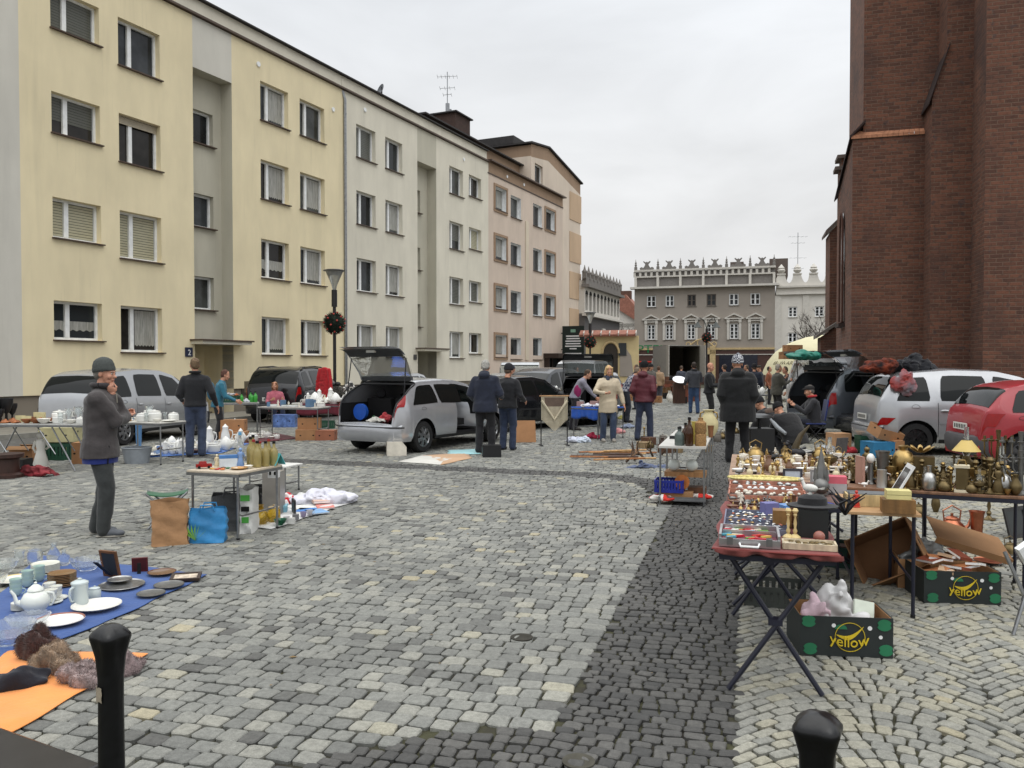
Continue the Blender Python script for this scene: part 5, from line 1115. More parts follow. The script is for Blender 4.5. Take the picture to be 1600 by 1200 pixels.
 # head wear
 if hair and not (hat and hat[0] == 'full'):
  t_ = MB(cmat('hair', hair, rough=.7, var=.35, scale=40, bump=.8, bscale=90))
  t_.ball(HM @ Vector((0, -.026, .04)), (.083, .094, .096), 16, 10, Q=HR); t_.ball(HM @ Vector((0, -.05, -.01)), (.075, .062, .075), 14, 8, Q=HR)
  t_.ball(HM @ Vector((.07, -.02, .01)), (.016, .04, .045), 10, 6, Q=HR); t_.ball(HM @ Vector((-.07, -.02, .01)), (.016, .04, .045), 10, 6, Q=HR)
  if long_hair:
   for sx_ in (-1, 1): t_.ball(HM @ Vector((sx_ * .07, -.005, -.04)), (.035, .055, .12), 12, 8, Q=HR); t_.ball(HM @ Vector((sx_ * .045, .045, .085)), (.045, .045, .03), 10, 6, Q=HR)
   t_.ball(HM @ Vector((0, -.06, -.06)), (.085, .05, .13), 12, 8, Q=HR)
  link('hair', remeshed(t_, .011, 2, .004 if not long_hair else .006, .03, 'hair', sd), root)
 if hat:
  kind, hcol = hat[0], hat[1]; HMt = hat[2] if len(hat) > 2 else cmat('knit', hcol, rough=.95, var=.12, scale=60, bump=.6, bscale=120); t_ = MB(HMt)
  T2 = HM @ Matrix.Translation((0, -.018, .045)) @ Matrix.Rotation(.22, 4, 'X')
  if kind in ('beanie', 'full'):
   t_.M = T2; t_.lathe([(.086, -.03), (.092, -.02), (.094, .0), (.091, .035), (.078, .075), (.05, .1), (.02, .112), (.002, .115)], 20, sy=1.14, caps=True); t_.lathe([(.088, -.035), (.097, -.03), (.098, .0), (.095, .008)], 20, sy=1.14, caps=False); t_.M = Matrix()
   if kind == 'full' or len(hat) > 3: t_.ball(T2 @ Vector((0, -.02, .11)), (.03, .03, .025), 10, 6)
   obj('hat', t_, root, smooth=60)
  elif kind == 'cap':
   t_.M = T2; t_.lathe([(.084, -.02), (.092, .0), (.094, .03), (.075, .062), (.03, .08), (.002, .083)], 20, sy=1.16); t_.ball((0, .1, .0), (.07, .06, .012), 14, 6); t_.M = Matrix(); obj('cap', t_, root, smooth=60)
 if scarf:
  t_ = MB(cloth(scarf)); ring = [nb + RT @ Vector((.078 * cos(k * pi / 6), .08 * sin(k * pi / 6) + .01, .02 + .012 * sin(k * 2.1))) for k in range(13)]; t_.tube(ring, .035, 8); t_.ball(nb + RT @ Vector((.02, .09, -.03)), (.05, .04, .06), 10, 6); link('scarf', remeshed(t_, .012, 2, .005, .05, 'scarf', 4), root)
 if collar:
  t_ = MB(cloth(collar)); t_.tube([nb + RT @ Vector((.082 * cos(k * pi / 6), .084 * sin(k * pi / 6), .03)) for k in range(13)], .026, 8); obj('collar', t_, root, smooth=60)
 root['wrists'] = 0; del root['wrists']
 if extra: extra(root, dict(P=P, up=up, Sh=Sh, E=E, W=W, nb=nb, hc=hc, K=K, A=A, HM=HM))
 return root
def fdist(py): return G(800, py).y
def at_feet(px, py): p = G(px, py); return Vector((p.x, p.y, 0.0))
E_ = pi / 180
# man in grey hat, hand at his chin
def ext_main(root, J):
 m_ = MB(cmat('zip', (150, 146, 134), rough=.4)); m_.tube([J['up']((.06, .155, .5)), J['up']((.045, .16, .4))], .006, 6); obj('zip', m_, root)
 m_ = MB(DARK); m_.tube([J['up']((.15, .12, -.02)), J['up']((.16, .115, -.2))], .006, 6); obj('pocket', m_, root)
person('elderly man in a grey beanie and dark jacket with one hand at his chin', at_feet(158, 836), 78 * E_, 1.74, lean=.03, feet=((-.1, -.06), (.1, .06)), hands=((.02, .135, 1.4), (-.14, .22, 1.18)), hcurl=(1, 1), elb=((-.35, .35, -1), (.7, .4, -.75)), head=(-.25, .1),
    top=(66, 62, 62), hem=.15, trousers=(50, 53, 53), shoes=(84, 88, 94), hat=('beanie', (72, 76, 74)), hair=(120, 116, 110), bulk=1.22, skin=(192, 140, 116), bottomhem=(30, 44, 110), extra=ext_main, vox=.012, collar=(54, 50, 52), sleeve=1.1)
person('man seen from behind in a black bomber jacket and blue jeans looking at porcelain', at_feet(306, 713), -14 * E_, 1.83, feet=((-.1, .0), (.1, .05)), hands=((-.24, .18, .98), (.36, .02, .9)), head=(.3, .12), top=(24, 25, 29), hem=.04, trousers=(56, 66, 88), shoes=(50, 34, 30), hair=(104, 84, 62), bulk=1.12, vox=.015, collar=(18, 18, 20))
person('woman in a teal jacket bending over a crate beside the cream block', at_feet(340, 690), 72 * E_, 1.62, lean=.22, hands=((-.15, .42, .98), (.15, .42, .98)), head=(0, .25), top=(44, 104, 124), hem=.1, trousers=(28, 28, 32), hair=(84, 52, 40), bulk=1.05,
    extra=lambda r, J: obj('rucksack', (lambda m_: (m_.ball(J['up']((0, -.2, .25)), (.15, .1, .22), 14, 10), m_)[1])(MB(cloth((26, 86, 110)))), r, smooth=60))
person('seated woman with wavy hair in a pink jumper at a stall table', at_feet(430, 662), 150 * E_, 1.66, seat=.47, feet=((-.14, .42), (.14, .36)), hands=((-.16, .34, .74), (.2, .36, .74)), head=(-.5, .05), top=(170, 92, 106), trousers=(36, 44, 66), shoes=(170, 156, 128), hair=(142, 100, 70), long_hair=True, bulk=1.12)
person('grey haired man in a long navy coat standing beside the silver hatchback', at_feet(758, 708), 8 * E_, 1.8, feet=((-.12, 0), (.12, .04)), hands=((-.25, .2, 1.0), (.28, .22, 1.05)), hcurl=(1, 1), head=(0, .25), top=(28, 34, 50), hem=.16, trousers=(26, 26, 30), shoes=(22, 22, 22), hair=(160, 158, 152), bulk=1.32, hood=True)
person('man in a black and grey jacket standing close beside the navy coat', at_feet(793, 703), 20 * E_, 1.72, feet=((-.1, 0), (.1, .03)), hands=((-.25, .2, 1.0), (.3, .2, 1.0)), head=(-.2, .3), top=(26, 27, 31), hem=.08, trousers=(44, 54, 76), shoes=(34, 30, 28), hair=(80, 66, 54), bulk=1.18, hat=('beanie', (34, 34, 38)))
person('man in a dark navy hooded jacket peering at the parked cars far off', at_feet(797, 650), 60 * E_, 1.7, lean=.1, top=(36, 42, 60), hem=.1, trousers=(34, 36, 44), hat=('full', (38, 44, 62)), bulk=1.2, vox=.03)
person('man in dark clothes leaning beside the white van', at_feet(889, 645), 100 * E_, 1.7, lean=.35, head=(0, .2), top=(34, 36, 36), trousers=(36, 36, 40), hair=(40, 34, 30), vox=.03, hands=((-.2, .4, .9), (.2, .4, .9)))
person('woman in a grey and magenta jacket stooping over the blue covered table', at_feet(898, 672), 95 * E_, 1.68, lean=.5, feet=((-.12, -.1), (.12, .0)), hands=((-.15, .6, .86), (.15, .62, .86)), head=(0, .3), top=(126, 124, 136), hem=.06, trousers=(34, 32, 38), hair=(70, 54, 40), bulk=1.12,
    extra=lambda r, J: obj('magenta_panel', (lambda m_: (m_.ball(J['up']((.165, .0, .16)), (.03, .1, .17), 12, 8), m_)[1])(MB(cloth((132, 30, 84)))), r, smooth=60))
person('woman with blonde hair in a quilted cream coat walking with empty hands', at_feet(950, 690), 176 * E_, 1.7, feet=((-.11, .06), (.12, .0)), hands=((-.34, .12, .86), (.12, .3, 1.12)), hcurl=(0, 1), elb=((-.6, -.7, -.3), (1, -.3, -.4)), head=(.1, .3), top=(186, 172, 148), hem=.27, trousers=(52, 64, 86), shoes=(146, 140, 132), hair=(196, 164, 116), long_hair=True, bulk=1.2, scarf=(60, 66, 82),
    top_mat=cmat('quilt', (190, 176, 152), rough=.7, var=.1, scale=5, bump=.7, bscale=14), vox=.014)
person('man in a maroon padded jacket and black beanie walking away', at_feet(1006, 688), 28 * E_, 1.78, feet=((-.13, -.08), (.12, .1)), hands=('pocket', 'pocket'), head=(0, .05), top=(82, 34, 42), hem=.08, trousers=(46, 54, 74), shoes=(26, 24, 24), hat=('beanie', (18, 18, 20)), bulk=1.24, hood=True, top_mat=cmat('quiltm', (84, 32, 42), rough=.6, var=.12, scale=5, bump=.8, bscale=12))
CHK = mat('check_cloth', rgb(40, 46, 66), rough=.9, var=0)
def checkmat(name, c1, c2, sc_):
 m = bpy.data.materials.new(name); m.use_nodes = True; t = m.node_tree; k = t.nodes.new('ShaderNodeTexChecker'); tc = t.nodes.new('ShaderNodeTexCoord'); t.links.new(tc.outputs['Object'], k.inputs[0]); k.inputs['Scale'].default_value = sc_
 k.inputs[1].default_value = (*c1, 1); k.inputs[2].default_value = (*c2, 1); t.links.new(k.outputs[0], t.nodes['Principled BSDF'].inputs['Base Color']); t.nodes['Principled BSDF'].inputs['Roughness'].default_value = .9; return m
person('man in a blue and white checked shirt stooping beside the grey estate car', at_feet(977, 660), 80 * E_, 1.75, lean=.55, hands=((-.15, .6, .8), (.15, .6, .8)), head=(0, .2), top_mat=checkmat('plaid', rgb(44, 50, 72), rgb(150, 150, 156), 14), trousers=(40, 44, 54), hair=(120, 104, 88), bulk=1.15, vox=.022)
person('person in a beige jacket standing by the furniture near the truck', at_feet(1029, 628), 20 * E_, 1.68, top=(160, 134, 106), hem=.15, trousers=(70, 72, 80), hair=(90, 66, 50), bulk=1.15, vox=.03)
person('man seen from behind in a dark grey jacket and blue jeans near the oval mirror', at_feet(1084, 646), 5 * E_, 1.82, feet=((-.1, .1), (.12, -.08)), hands=((-.3, .1, .95), (.2, .3, 1.15)), top=(58, 60, 66), hem=.06, trousers=(50, 72, 104), hair=(54, 44, 38), bulk=1.2, vox=.02, collar=(50, 50, 54))
person('bald man in a black padded jacket holding something in his hand', at_feet(1108, 662), 110 * E_, 1.78, hands=((-.08, .34, 1.14), (.16, .34, 1.08)), hcurl=(1, 1), head=(-.35, .1), top=(24, 25, 28), hem=.06, trousers=(24, 24, 26), bulk=1.2, vox=.018, skin=(190, 136, 112))
person('person in a big black hooded coat and checked bobble hat seen from behind', at_feet(1152, 722), 12 * E_, 1.86, feet=((-.13, 0), (.13, .06)), hands=('pocket', 'pocket'), head=(.2, .1), top=(14, 15, 17), hem=.26, trousers=(18, 18, 21), shoes=(26, 22, 20), hat=('beanie', (50, 54, 70), checkmat('hatcheck', rgb(34, 38, 58), rgb(186, 188, 192), 42), 1), bulk=1.62, hood=True, vox=.014)
for k, (px, py, f_, c, lab) in enumerate(((1064, 622, 30, (60, 64, 76), 'slate blue jacket just left of the oval mirror'), (1143, 628, 90, (30, 30, 34), 'short black jacket far behind the checked hat'), (1168, 630, -60, (70, 62, 56), 'brown jacket looking over the far tables'), (1178, 645, 20, (28, 34, 48), 'long navy jacket between the checked hat and the dome tent'), (1236, 650, -90, (44, 44, 46), 'charcoal jacket stooping in front of the white van'), (1252, 676, 60, (24, 24, 26), 'black jacket reaching down beside the open boot'), (996, 640, -40, (40, 44, 60), 'blue black jacket far behind the maroon jacket'), (1016, 632, 160, (90, 86, 80), 'grey beige jacket facing the market by the truck'))):
 person('person in a ' + lab, at_feet(px, py), f_ * E_, 1.7 + .02 * (k % 4), lean=.3 if k in (4, 5) else .05, head=(.2, .15), top=c, hem=.05 + .05 * (k % 3), trousers=((40, 48, 66), (30, 30, 34))[k % 2], hat=('beanie', (30, 30, 34)) if k % 2 else None, hair=(80, 66, 54), bulk=1.2, vox=.03)
person('man in dark clothes standing behind the checked hat towards the shop', at_feet(1132, 640), -30 * E_, 1.75, top=(40, 42, 48), hem=.1, trousers=(36, 36, 42), hair=(60, 50, 44), bulk=1.15, vox=.03)
person('man in a navy jacket and flat cap by the far tables near the dome tent', at_feet(1187, 634), -60 * E_, 1.72, hands=((-.2, .3, 1.0), (.2, .3, 1.0)), head=(0, .3), top=(32, 38, 54), hem=.1, trousers=(30, 30, 38), hat=('cap', (60, 56, 52)), bulk=1.2, vox=.03)
person('person in an orange patterned jacket half hidden beside the old white van', at_feet(1201, 632), 120 * E_, 1.66, top=(140, 84, 58), hem=.1, trousers=(40, 40, 44), hair=(50, 40, 36), bulk=1.1, vox=.03)
person('bald elderly man in an olive brown coat lifting his hands at the white van', at_feet(1213, 655), 80 * E_, 1.74, lean=.06, hands=((-.15, .36, 1.3), (.16, .38, 1.22)), hcurl=(1, 1), head=(-.1, .05), top=(68, 66, 58), hem=.16, trousers=(34, 32, 32), hair=(150, 142, 130), bulk=1.25, vox=.022)
person('man in a grey quilted jacket, jeans and black beanie at the open boot', at_feet(1264, 668), 40 * E_, 1.8, hands=('pocket', 'pocket'), head=(0, .12), top=(56, 60, 66), hem=.08, trousers=(66, 80, 98), shoes=(60, 60, 62), hat=('beanie', (20, 20, 24)), bulk=1.2, vox=.02)
person('man in a black jacket and black beanie facing the stalls at the open boot', at_feet(1283, 676), -75 * E_, 1.76, hands=((-.2, .3, 1.1), (.2, .3, 1.12)), hcurl=(1, 1), head=(.1, .15), top=(24, 24, 27), hem=.1, trousers=(34, 36, 44), hat=('beanie', (22, 22, 24)), bulk=1.25, vox=.018)
person('person squatting in a black jacket with brown shoulders among the stalls', at_feet(1214, 704), -40 * E_, 1.74, seat=.36, lean=.6, feet=((-.16, .2), (.16, .1)), hands=((-.15, .6, .2), (.15, .6, .25)), head=(0, .3), top=(28, 27, 29), trousers=(26, 26, 28), hat=('beanie', (24, 24, 26)), bulk=1.35,
    extra=lambda r, J: obj('shoulder_yoke', (lambda m_: (m_.ball(J['up']((0, -.1, .42)), (.2, .08, .09), 14, 8), m_)[1])(MB(cloth((86, 70, 60)))), r, smooth=60))
person('person crouching under a draped black coat with a pale sleeve edge', at_feet(1243, 716), -20 * E_, 1.74, seat=.38, lean=.75, feet=((-.16, .15), (.16, .12)), hands=((-.2, .55, .2), (.2, .55, .2)), head=(0, .5), top=(22, 22, 24), trousers=(26, 26, 30), hat=('beanie', (20, 20, 22)), bulk=1.5,
    extra=lambda r, J: obj('pale_lining', (lambda m_: (m_.tube([J['up']((-.26, .05, .5)), J['up']((-.3, -.02, .25)), J['up']((-.27, -.1, .02))], [.03, .04, .03], 8), m_)[1])(MB(cloth((140, 144, 148)))), r, smooth=60))
person('seated man in a dark cap and jacket with a red and white striped collar', at_feet(1272, 692), -80 * E_, 1.74, seat=.46, lean=.1, feet=((-.14, .42), (.14, .36)), hands=((-.1, .42, .82), (.14, .45, .86)), hcurl=(1, 1), head=(0, .25), top=(38, 38, 42), trousers=(30, 32, 44), hat=('cap', (44, 42, 42)), bulk=1.22, collar=(170, 40, 44), vox=.015, hair=(110, 104, 98))
# ================================================================ goods: shapes
WHT_ = (228, 226, 218)
def M1(f, sm=45):
 mb = MB(); f(mb); return mb.data('goods', sm)
_cache = {}
def cached(key, f, sm=45):
 if key not in _cache: _cache[key] = M1(f, sm)
 return _cache[key]
def put(name, label, cat, me, loc, rz=0, group=None, scale=1, rot=None, parts=()):
 o = link(name, me, None, loc, rz, rot, scale if scale != 1 else None); tag(o, label, cat, group)
 for p in parts: link(p[0], p[1], o)
 return o
def plate(r=.12, c=WHT_, rim=None, h=.018, m=None):
 def f(mb):
  m_ = m or porcelain(c); mb.lathe([(r * .55, 0), (r * .6, .002), (r, h), (r * .99, h + .004)], 28, m_, caps=False); mb.lathe([(r * .99, h + .004), (r * .93, h * .85)], 28, porcelain(rim) if rim else m_, caps=False); mb.lathe([(r * .93, h * .85), (r * .62, .006), (.001, .005)], 28, m_, caps=False)
 return cached(('plate', r, c, rim, h, m and m.name), f)
def bowl(r=.1, h=.06, c=WHT_, m=None):
 return cached(('bowl', r, h, c, m and m.name), lambda mb: mb.lathe([(r * .4, 0), (r * .42, .006), (r * .75, h * .4), (r, h), (r * .96, h), (r * .7, h * .42), (.001, .014)], 24, m or porcelain(c), caps=False))
def cutbowl(r=.12, h=.08):
 def f(mb):
  n = 36; prof = [(.45, 0), (.5, .1), (.8, .5), (1, 1), (.95, 1), (.76, .52), (.3, .14)]
  vs = [(r * a * (1 + .04 * (k % 2)) * cos(2 * pi * k / n), r * a * (1 + .04 * (k % 2)) * sin(2 * pi * k / n), h * z + (.006 * (k % 2) if z == 1 else 0)) for a, z in prof for k in range(n)]
  mb.add(vs, [(i * n + k, i * n + (k + 1) % n, (i + 1) * n + (k + 1) % n, (i + 1) * n + k) for i in range(6) for k in range(n)], GLASS)
 return cached(('cut', r, h), f, 20)
def handle(mb, x, z0, z1, r, t, m=None, s=1): mb.tube([(s * x, 0, z1), (s * (x + r * .8), 0, z1 - .1 * (z1 - z0)), (s * (x + r), 0, (z0 + z1) / 2), (s * (x + r * .6), 0, z0 + .05 * (z1 - z0)), (s * x, 0, z0)], t, 6, m)
def cup(r=.04, h=.06, c=WHT_, m=None):
 def f(mb): m_ = m or porcelain(c); mb.lathe([(r * .55, 0), (r * .6, .004), (r * .9, h * .4), (r, h), (r * .94, h), (r * .8, h * .4), (.001, .01)], 18, m_, caps=False); handle(mb, r * .85, h * .2, h * .85, r * .6, r * .1, m_)
 return cached(('cup', r, h, c, m and m.name), f)
def vase(h=.2, r=.05, c=WHT_, m=None, kind=0):
 P = ([(.5, 0), (.55, .03), (1, .3), (.9, .5), (.4, .78), (.38, .9), (.55, 1), (.48, 1), (.3, .85)], [(.6, 0), (.62, .02), (.7, .5), (.8, .9), (.95, 1), (.88, 1), (.6, .5)], [(.7, 0), (.95, .1), (1, .4), (.8, .62), (.35, .72), (.32, .95), (.42, 1), (.36, 1), (.25, .75)], [(.8, 0), (.8, .04), (.2, .12), (.18, .35), (.6, .5), (.95, .8), (1, 1), (.93, 1), (.5, .52)])[kind]
 return cached(('vase', h, r, c, kind, m and m.name), lambda mb: mb.lathe([(r * a, h * z) for a, z in P], 18, m or porcelain(c), caps=False))
def bottle(h=.28, r=.036, m=None, cap=None):
 def f(mb): mb.lathe([(r * .9, 0), (r, .01), (r, h * .58), (r * .85, h * .66), (r * .36, h * .78), (r * .34, h * .95), (r * .4, h * .96), (r * .4, h)], 14, m or BROWNG); mb.lathe([(r * .42, h * .93), (r * .42, h * 1.02)], 10, cap or DARK)
 return cached(('bottle', h, r, (m or BROWNG).name, cap and cap.name), f)
def jar(h=.12, r=.05, m=None, lid=None):
 def f(mb): mb.lathe([(r * .9, 0), (r, .01), (r, h * .75), (r * .8, h * .85), (r * .8, h * .9)], 16, m or porcelain()); mb.lathe([(r * .86, h * .88), (r * .86, h * .95), (r * .5, h), (r * .15, h * 1.03), (r * .18, h * 1.1), (.001, h * 1.12)], 16, lid or m or porcelain())
 return cached(('jar', h, r, (m or porcelain()).name, lid and lid.name), f)
def stick(h=.2, r=.045, m=None):
 return cached(('stick', h, r, (m or BRASS).name), lambda mb: mb.lathe([(r, 0), (r, .008), (r * .5, .02), (r * .22, h * .15), (r * .4, h * .25), (r * .18, h * .35), (r * .3, h * .5), (r * .16, h * .7), (r * .35, h * .78), (r * .25, h * .82), (r * .55, h * .92), (r * .5, h * .94), (r * .3, h)], 14, m or BRASS))
def candelabra(h=.3, m=None):
 def f(mb):
  m_ = m or BRASSD; mb.lathe([(.06, 0), (.06, .01), (.02, .03), (.012, h * .4), (.02, h * .5), (.01, h * .8), (.018, h)], 12, m_)
  for k in range(5):
   x = (-2, -1, 0, 1, 2)[k] * .055
   if x: mb.tube([(0, 0, h * .5), (x * .6, 0, h * .48), (x, 0, h * .6), (x, 0, h * .8)], .006, 6, m_)
   mb.lathe([(.02, h * .8), (.022, h * .83), (.01, h * .84), (.01, h * .9)], 8, m_, c=(x, 0, 0))
 return cached(('cand', h, (m or BRASSD).name), f)
def oillamp(h=.34, m=None, shade=None):
 def f(mb):
  m_ = m or BRASS; mb.lathe([(.06, 0), (.06, .01), (.025, .03), (.02, h * .22), (.06, h * .32), (.06, h * .42), (.03, h * .47), (.025, h * .52)], 16, m_); mb.lathe([(.02, h * .52), (.032, h * .6), (.018, h * .75), (.016, h)], 12, GLASS, caps=False)
  if shade: mb.lathe([(.1, h * .6), (.035, h * .78)], 18, shade, caps=False)
 return cached(('oil', h, (m or BRASS).name, shade and shade.name), f)
def kettle(h=.2, m=None):
 def f(mb):
  m_ = m or COPPER; r = h * .42; mb.lathe([(r * .8, 0), (r, h * .12), (r * .95, h * .35), (r * .5, h * .55), (r * .52, h * .6), (r * .3, h * .66), (r * .1, h * .68), (r * .12, h * .76), (.001, h * .78)], 18, m_)
  mb.tube([(r * .8, 0, h * .2), (r * 1.3, 0, h * .35), (r * 1.5, 0, h * .6)], [r * .2, r * .13, r * .09], 8, m_); mb.tube([(-r * .6, 0, h * .5), (-r * .7, 0, h * .85), (0, 0, h * 1.02), (r * .7, 0, h * .85), (r * .6, 0, h * .5)], r * .06, 6, m_)
 return cached(('kettle', h, (m or COPPER).name), f)
def figurine(h=.16, c=(220, 214, 200), m=None):
 def f(mb):
  m_ = m or porcelain(c); mb.lathe([(.22 * h, 0), (.22 * h, .03 * h), (.17 * h, .06 * h), (.2 * h, .12 * h), (.12 * h, .4 * h), (.1 * h, .52 * h), (.13 * h, .68 * h), (.1 * h, .76 * h), (.04 * h, .8 * h)], 14, m_, sy=.8); mb.ball((0, 0, .88 * h), .095 * h, 12, 8, m_)
  mb.tube([(.12 * h, 0, .72 * h), (.19 * h, .04 * h, .56 * h), (.1 * h, .13 * h, .5 * h)], [.04 * h, .035 * h, .03 * h], 8, m_); mb.tube([(-.12 * h, 0, .72 * h), (-.18 * h, .02 * h, .55 * h), (-.14 * h, .08 * h, .42 * h)], [.04 * h, .035 * h, .03 * h], 8, m_)
 return cached(('fig', h, c, m and m.name), f)
def bird(h=.12, m=None):
 def f(mb):
  m_ = m or PEWTER; mb.ball((0, 0, h * .4), (h * .5, h * .25, h * .25), 12, 8, m_); mb.tube([(h * .35, 0, h * .45), (h * .5, 0, h * .8)], [h * .12, h * .09], 8, m_); mb.ball((h * .54, 0, h * .88), h * .12, 10, 6, m_); mb.cyl((h * .62, 0, h * .88), (h * .8, 0, h * .85), h * .04, .002, 6, m_)
  mb.prism([(-h * .4, h * .4), (-h * .9, h * .55), (-h * .85, h * .4)], -h * .1, h * .1, m_, axis='y'); mb.cyl((0, 0, 0), (0, 0, h * .3), h * .15, h * .05, 8, m_)
 return cached(('bird', h, (m or PEWTER).name), f)
def box(w, d, h, m, lid=None):
 def f(mb): mb.box((0, 0, h / 2), (w, d, h), m); (mb.box((0, 0, h - h * .12), (w * 1.03, d * 1.03, h * .26), lid) if lid else None)
 return cached(('box', w, d, h, m.name, lid and lid.name), f, 0)
def book(w, d, h, c):
 def f(mb): mb.box((0, 0, h / 2), (w, d, h * .8), PVC); mb.box((0, 0, h * .05), (w * 1.02, d * 1.02, h * .1), cmat('cover', c)); mb.box((0, 0, h * .95), (w * 1.02, d * 1.02, h * .1), cmat('cover', c)); mb.box((-w / 2, 0, h / 2), (h * .1, d * 1.02, h), cmat('cover', c))
 return cached(('book', w, d, h, c), f, 0)
def frame(w, h, c, inner, t=.018, easel=True):
 def f(mb):
  m_ = woodm(c) if not isinstance(c, bpy.types.Material) else c; bw = w * .11
  for (x, z, a, b_) in ((0, bw / 2, w, bw), (0, h - bw / 2, w, bw), (-w / 2 + bw / 2, h / 2, bw, h - 2 * bw), (w / 2 - bw / 2, h / 2, bw, h - 2 * bw)): mb.box((x, 0, z), (a, t, b_), m_)
  mb.box((0, .002, h / 2), (w - 2 * bw, t * .5, h - 2 * bw), inner)
  if easel: mb.box((0, .06, h * .38), (w * .22, .008, h * .85), DARK, rx=.28)
 return cached(('frame', w, h, str(c), inner.name, easel), f, 0)
def basket(r=.15, h=.14, m=None):
 def f(mb):
  m_ = m or woodm((150, 128, 96)); n = 48; rings = 10
  vs = [((r * (.78 + .22 * i / rings) * (1 + .02 * ((k + i) % 2 * 2 - 1))) * cos(2 * pi * k / n), (r * (.78 + .22 * i / rings) * (1 + .02 * ((k + i) % 2 * 2 - 1))) * sin(2 * pi * k / n) * .75, h * i / rings) for i in range(rings + 1) for k in range(n)]
  mb.add(vs, [(i * n + k, i * n + (k + 1) % n, (i + 1) * n + (k + 1) % n, (i + 1) * n + k) for i in range(rings) for k in range(n)], m_); mb.tube([(r * cos(2 * pi * k / 24), r * .75 * sin(2 * pi * k / 24), h) for k in range(25)], .012, 6, m_); mb.add(vs[:n], [tuple(range(n))], m_)
 return cached(('bask', r, h, m and m.name), f, 20)
def crate(w, d, h, m):   # open plastic crate with slotted sides
 def f(mb):
  mb.box((0, 0, .008), (w, d, .016), m)
  for s_ in (-1, 1):
   for z, hh in ((h * .12, h * .24), (h * .9, h * .2)): mb.box((0, s_ * d / 2, z), (w, .012, hh), m); mb.box((s_ * w / 2, 0, z), (.012, d - .012, hh), m)
   for k in range(9): mb.box((-w / 2 + w * (k + .5) / 9, s_ * d / 2, h * .52), (w * .07, .01, h * .58), m)
   for k in range(6): mb.box((s_ * w / 2, -d / 2 + d * (k + .5) / 6, h * .52), (.01, d * .1, h * .58), m)
 return cached(('crate', w, d, h, m.name), f, 0)
def carton(w, d, h, m, inner=None, flaps=False, holes=True, top=False):
 def f(mb):
  i_ = inner or card((158, 120, 84)); t = .006
  for s_ in (-1, 1):
   mb.box((0, s_ * (d / 2 - t / 2), h / 2), (w, t, h), m); mb.box((s_ * (w / 2 - t / 2), 0, h / 2), (t, d - 2 * t, h), m)
   mb.box((0, s_ * (d / 2 - 1.6 * t), h / 2), (w - 3 * t, t * .8, h * .98), i_); mb.box((s_ * (w / 2 - 1.6 * t), 0, h / 2), (t * .8, d - 4 * t, h * .98), i_)
   if flaps: mb.box((0, s_ * (d / 2 + .05), h + .02), (w * .98, .11, t), i_, rx=-s_ * .5)
   if holes:
    for fx in (-.28, .28): mb.prism([(w * fx + .022 * cos(a * pi / 3), h * .5 + .016 * sin(a * pi / 3)) for a in range(6)], s_ * (d / 2 + .001) - .001, s_ * (d / 2 + .001) + .001, DARK, axis='y')
    mb.prism([(.03 * cos(a * pi / 3), h * .72 + .018 * sin(a * pi / 3)) for a in range(6)], s_ * (w / 2 + .001) - .001, s_ * (w / 2 + .001) + .001, DARK, axis='x')
  mb.box((0, 0, t / 2), (w - .01, d - .01, t), i_)
  if top: mb.box((0, 0, h + t * .3), (w * 1.01, d * 1.01, t), m)
 return cached(('carton', w, d, h, m.name, flaps, holes, top), f, 0)
def heap(c, rx, ry, h, seed=1, m=None, fold=.02, vox=.012):
 mb = MB(m or cloth(c)); r = random.Random(seed)
 for k in range(13):
  x, y = r.uniform(-.68, .68), r.uniform(-.68, .68); t = max(.25, 1 - .7 * sqrt(x * x + y * y)); mb.ball((x * rx, y * ry, h * .42 * t * r.uniform(.5, 1)), (rx * r.uniform(.24, .5), ry * r.uniform(.24, .5), h * .52 * t * r.uniform(.7, 1)), 10, 7, Q=Matrix.Rotation(r.uniform(-.7, .7), 3, (r.random(), r.random(), .3)))
 return remeshed(mb, vox, 3, fold, .07, 'heap', seed)
def bagmesh(w, d, h, m, handles=True, seed=1):
 r = random.Random(seed); nu, nv = 36, 16; vs = []
 for j in range(nv + 1):
  z = j / nv
  for i in range(nu):
   a = 2 * pi * i / nu; ca, sa = cos(a), sin(a); k = .5 / max(abs(ca), abs(sa)) ** .85
   x = w * ca * k * (1 + .05 * sin(z * 5 + seed) - .03 * z) * (1 + .035 * sin(z * 23 + a * 2 + seed) + r.uniform(-.02, .02)); y = d * sa * k * (1 - .25 * z) * (1 + .07 * sin(z * 15 + a * 3 + seed) + r.uniform(-.04, .04)); vs.append((x, y, h * z * (1 + (.03 * sin(a * 3 + seed) if j == nv else 0))))
 mb = MB(m); mb.add(vs, [(j * nu + i, j * nu + (i + 1) % nu, (j + 1) * nu + (i + 1) % nu, (j + 1) * nu + i) for j in range(nv) for i in range(nu)]); mb.add(vs[:nu], [tuple(reversed(range(nu)))])
 mb.add([(x * .93, y * .93, h * .86) for x, y, z in vs[-nu:]], [tuple(range(nu))], DARK)
 if handles:
  for s_ in (-1, 1): mb.tube([(-w * .2, s_ * d * .42, h * .95), (-w * .16, s_ * d * .45, h * 1.12), (w * .16, s_ * d * .45, h * 1.12), (w * .2, s_ * d * .42, h * .95)], .008, 6)
 return mb.data('bag', 50)
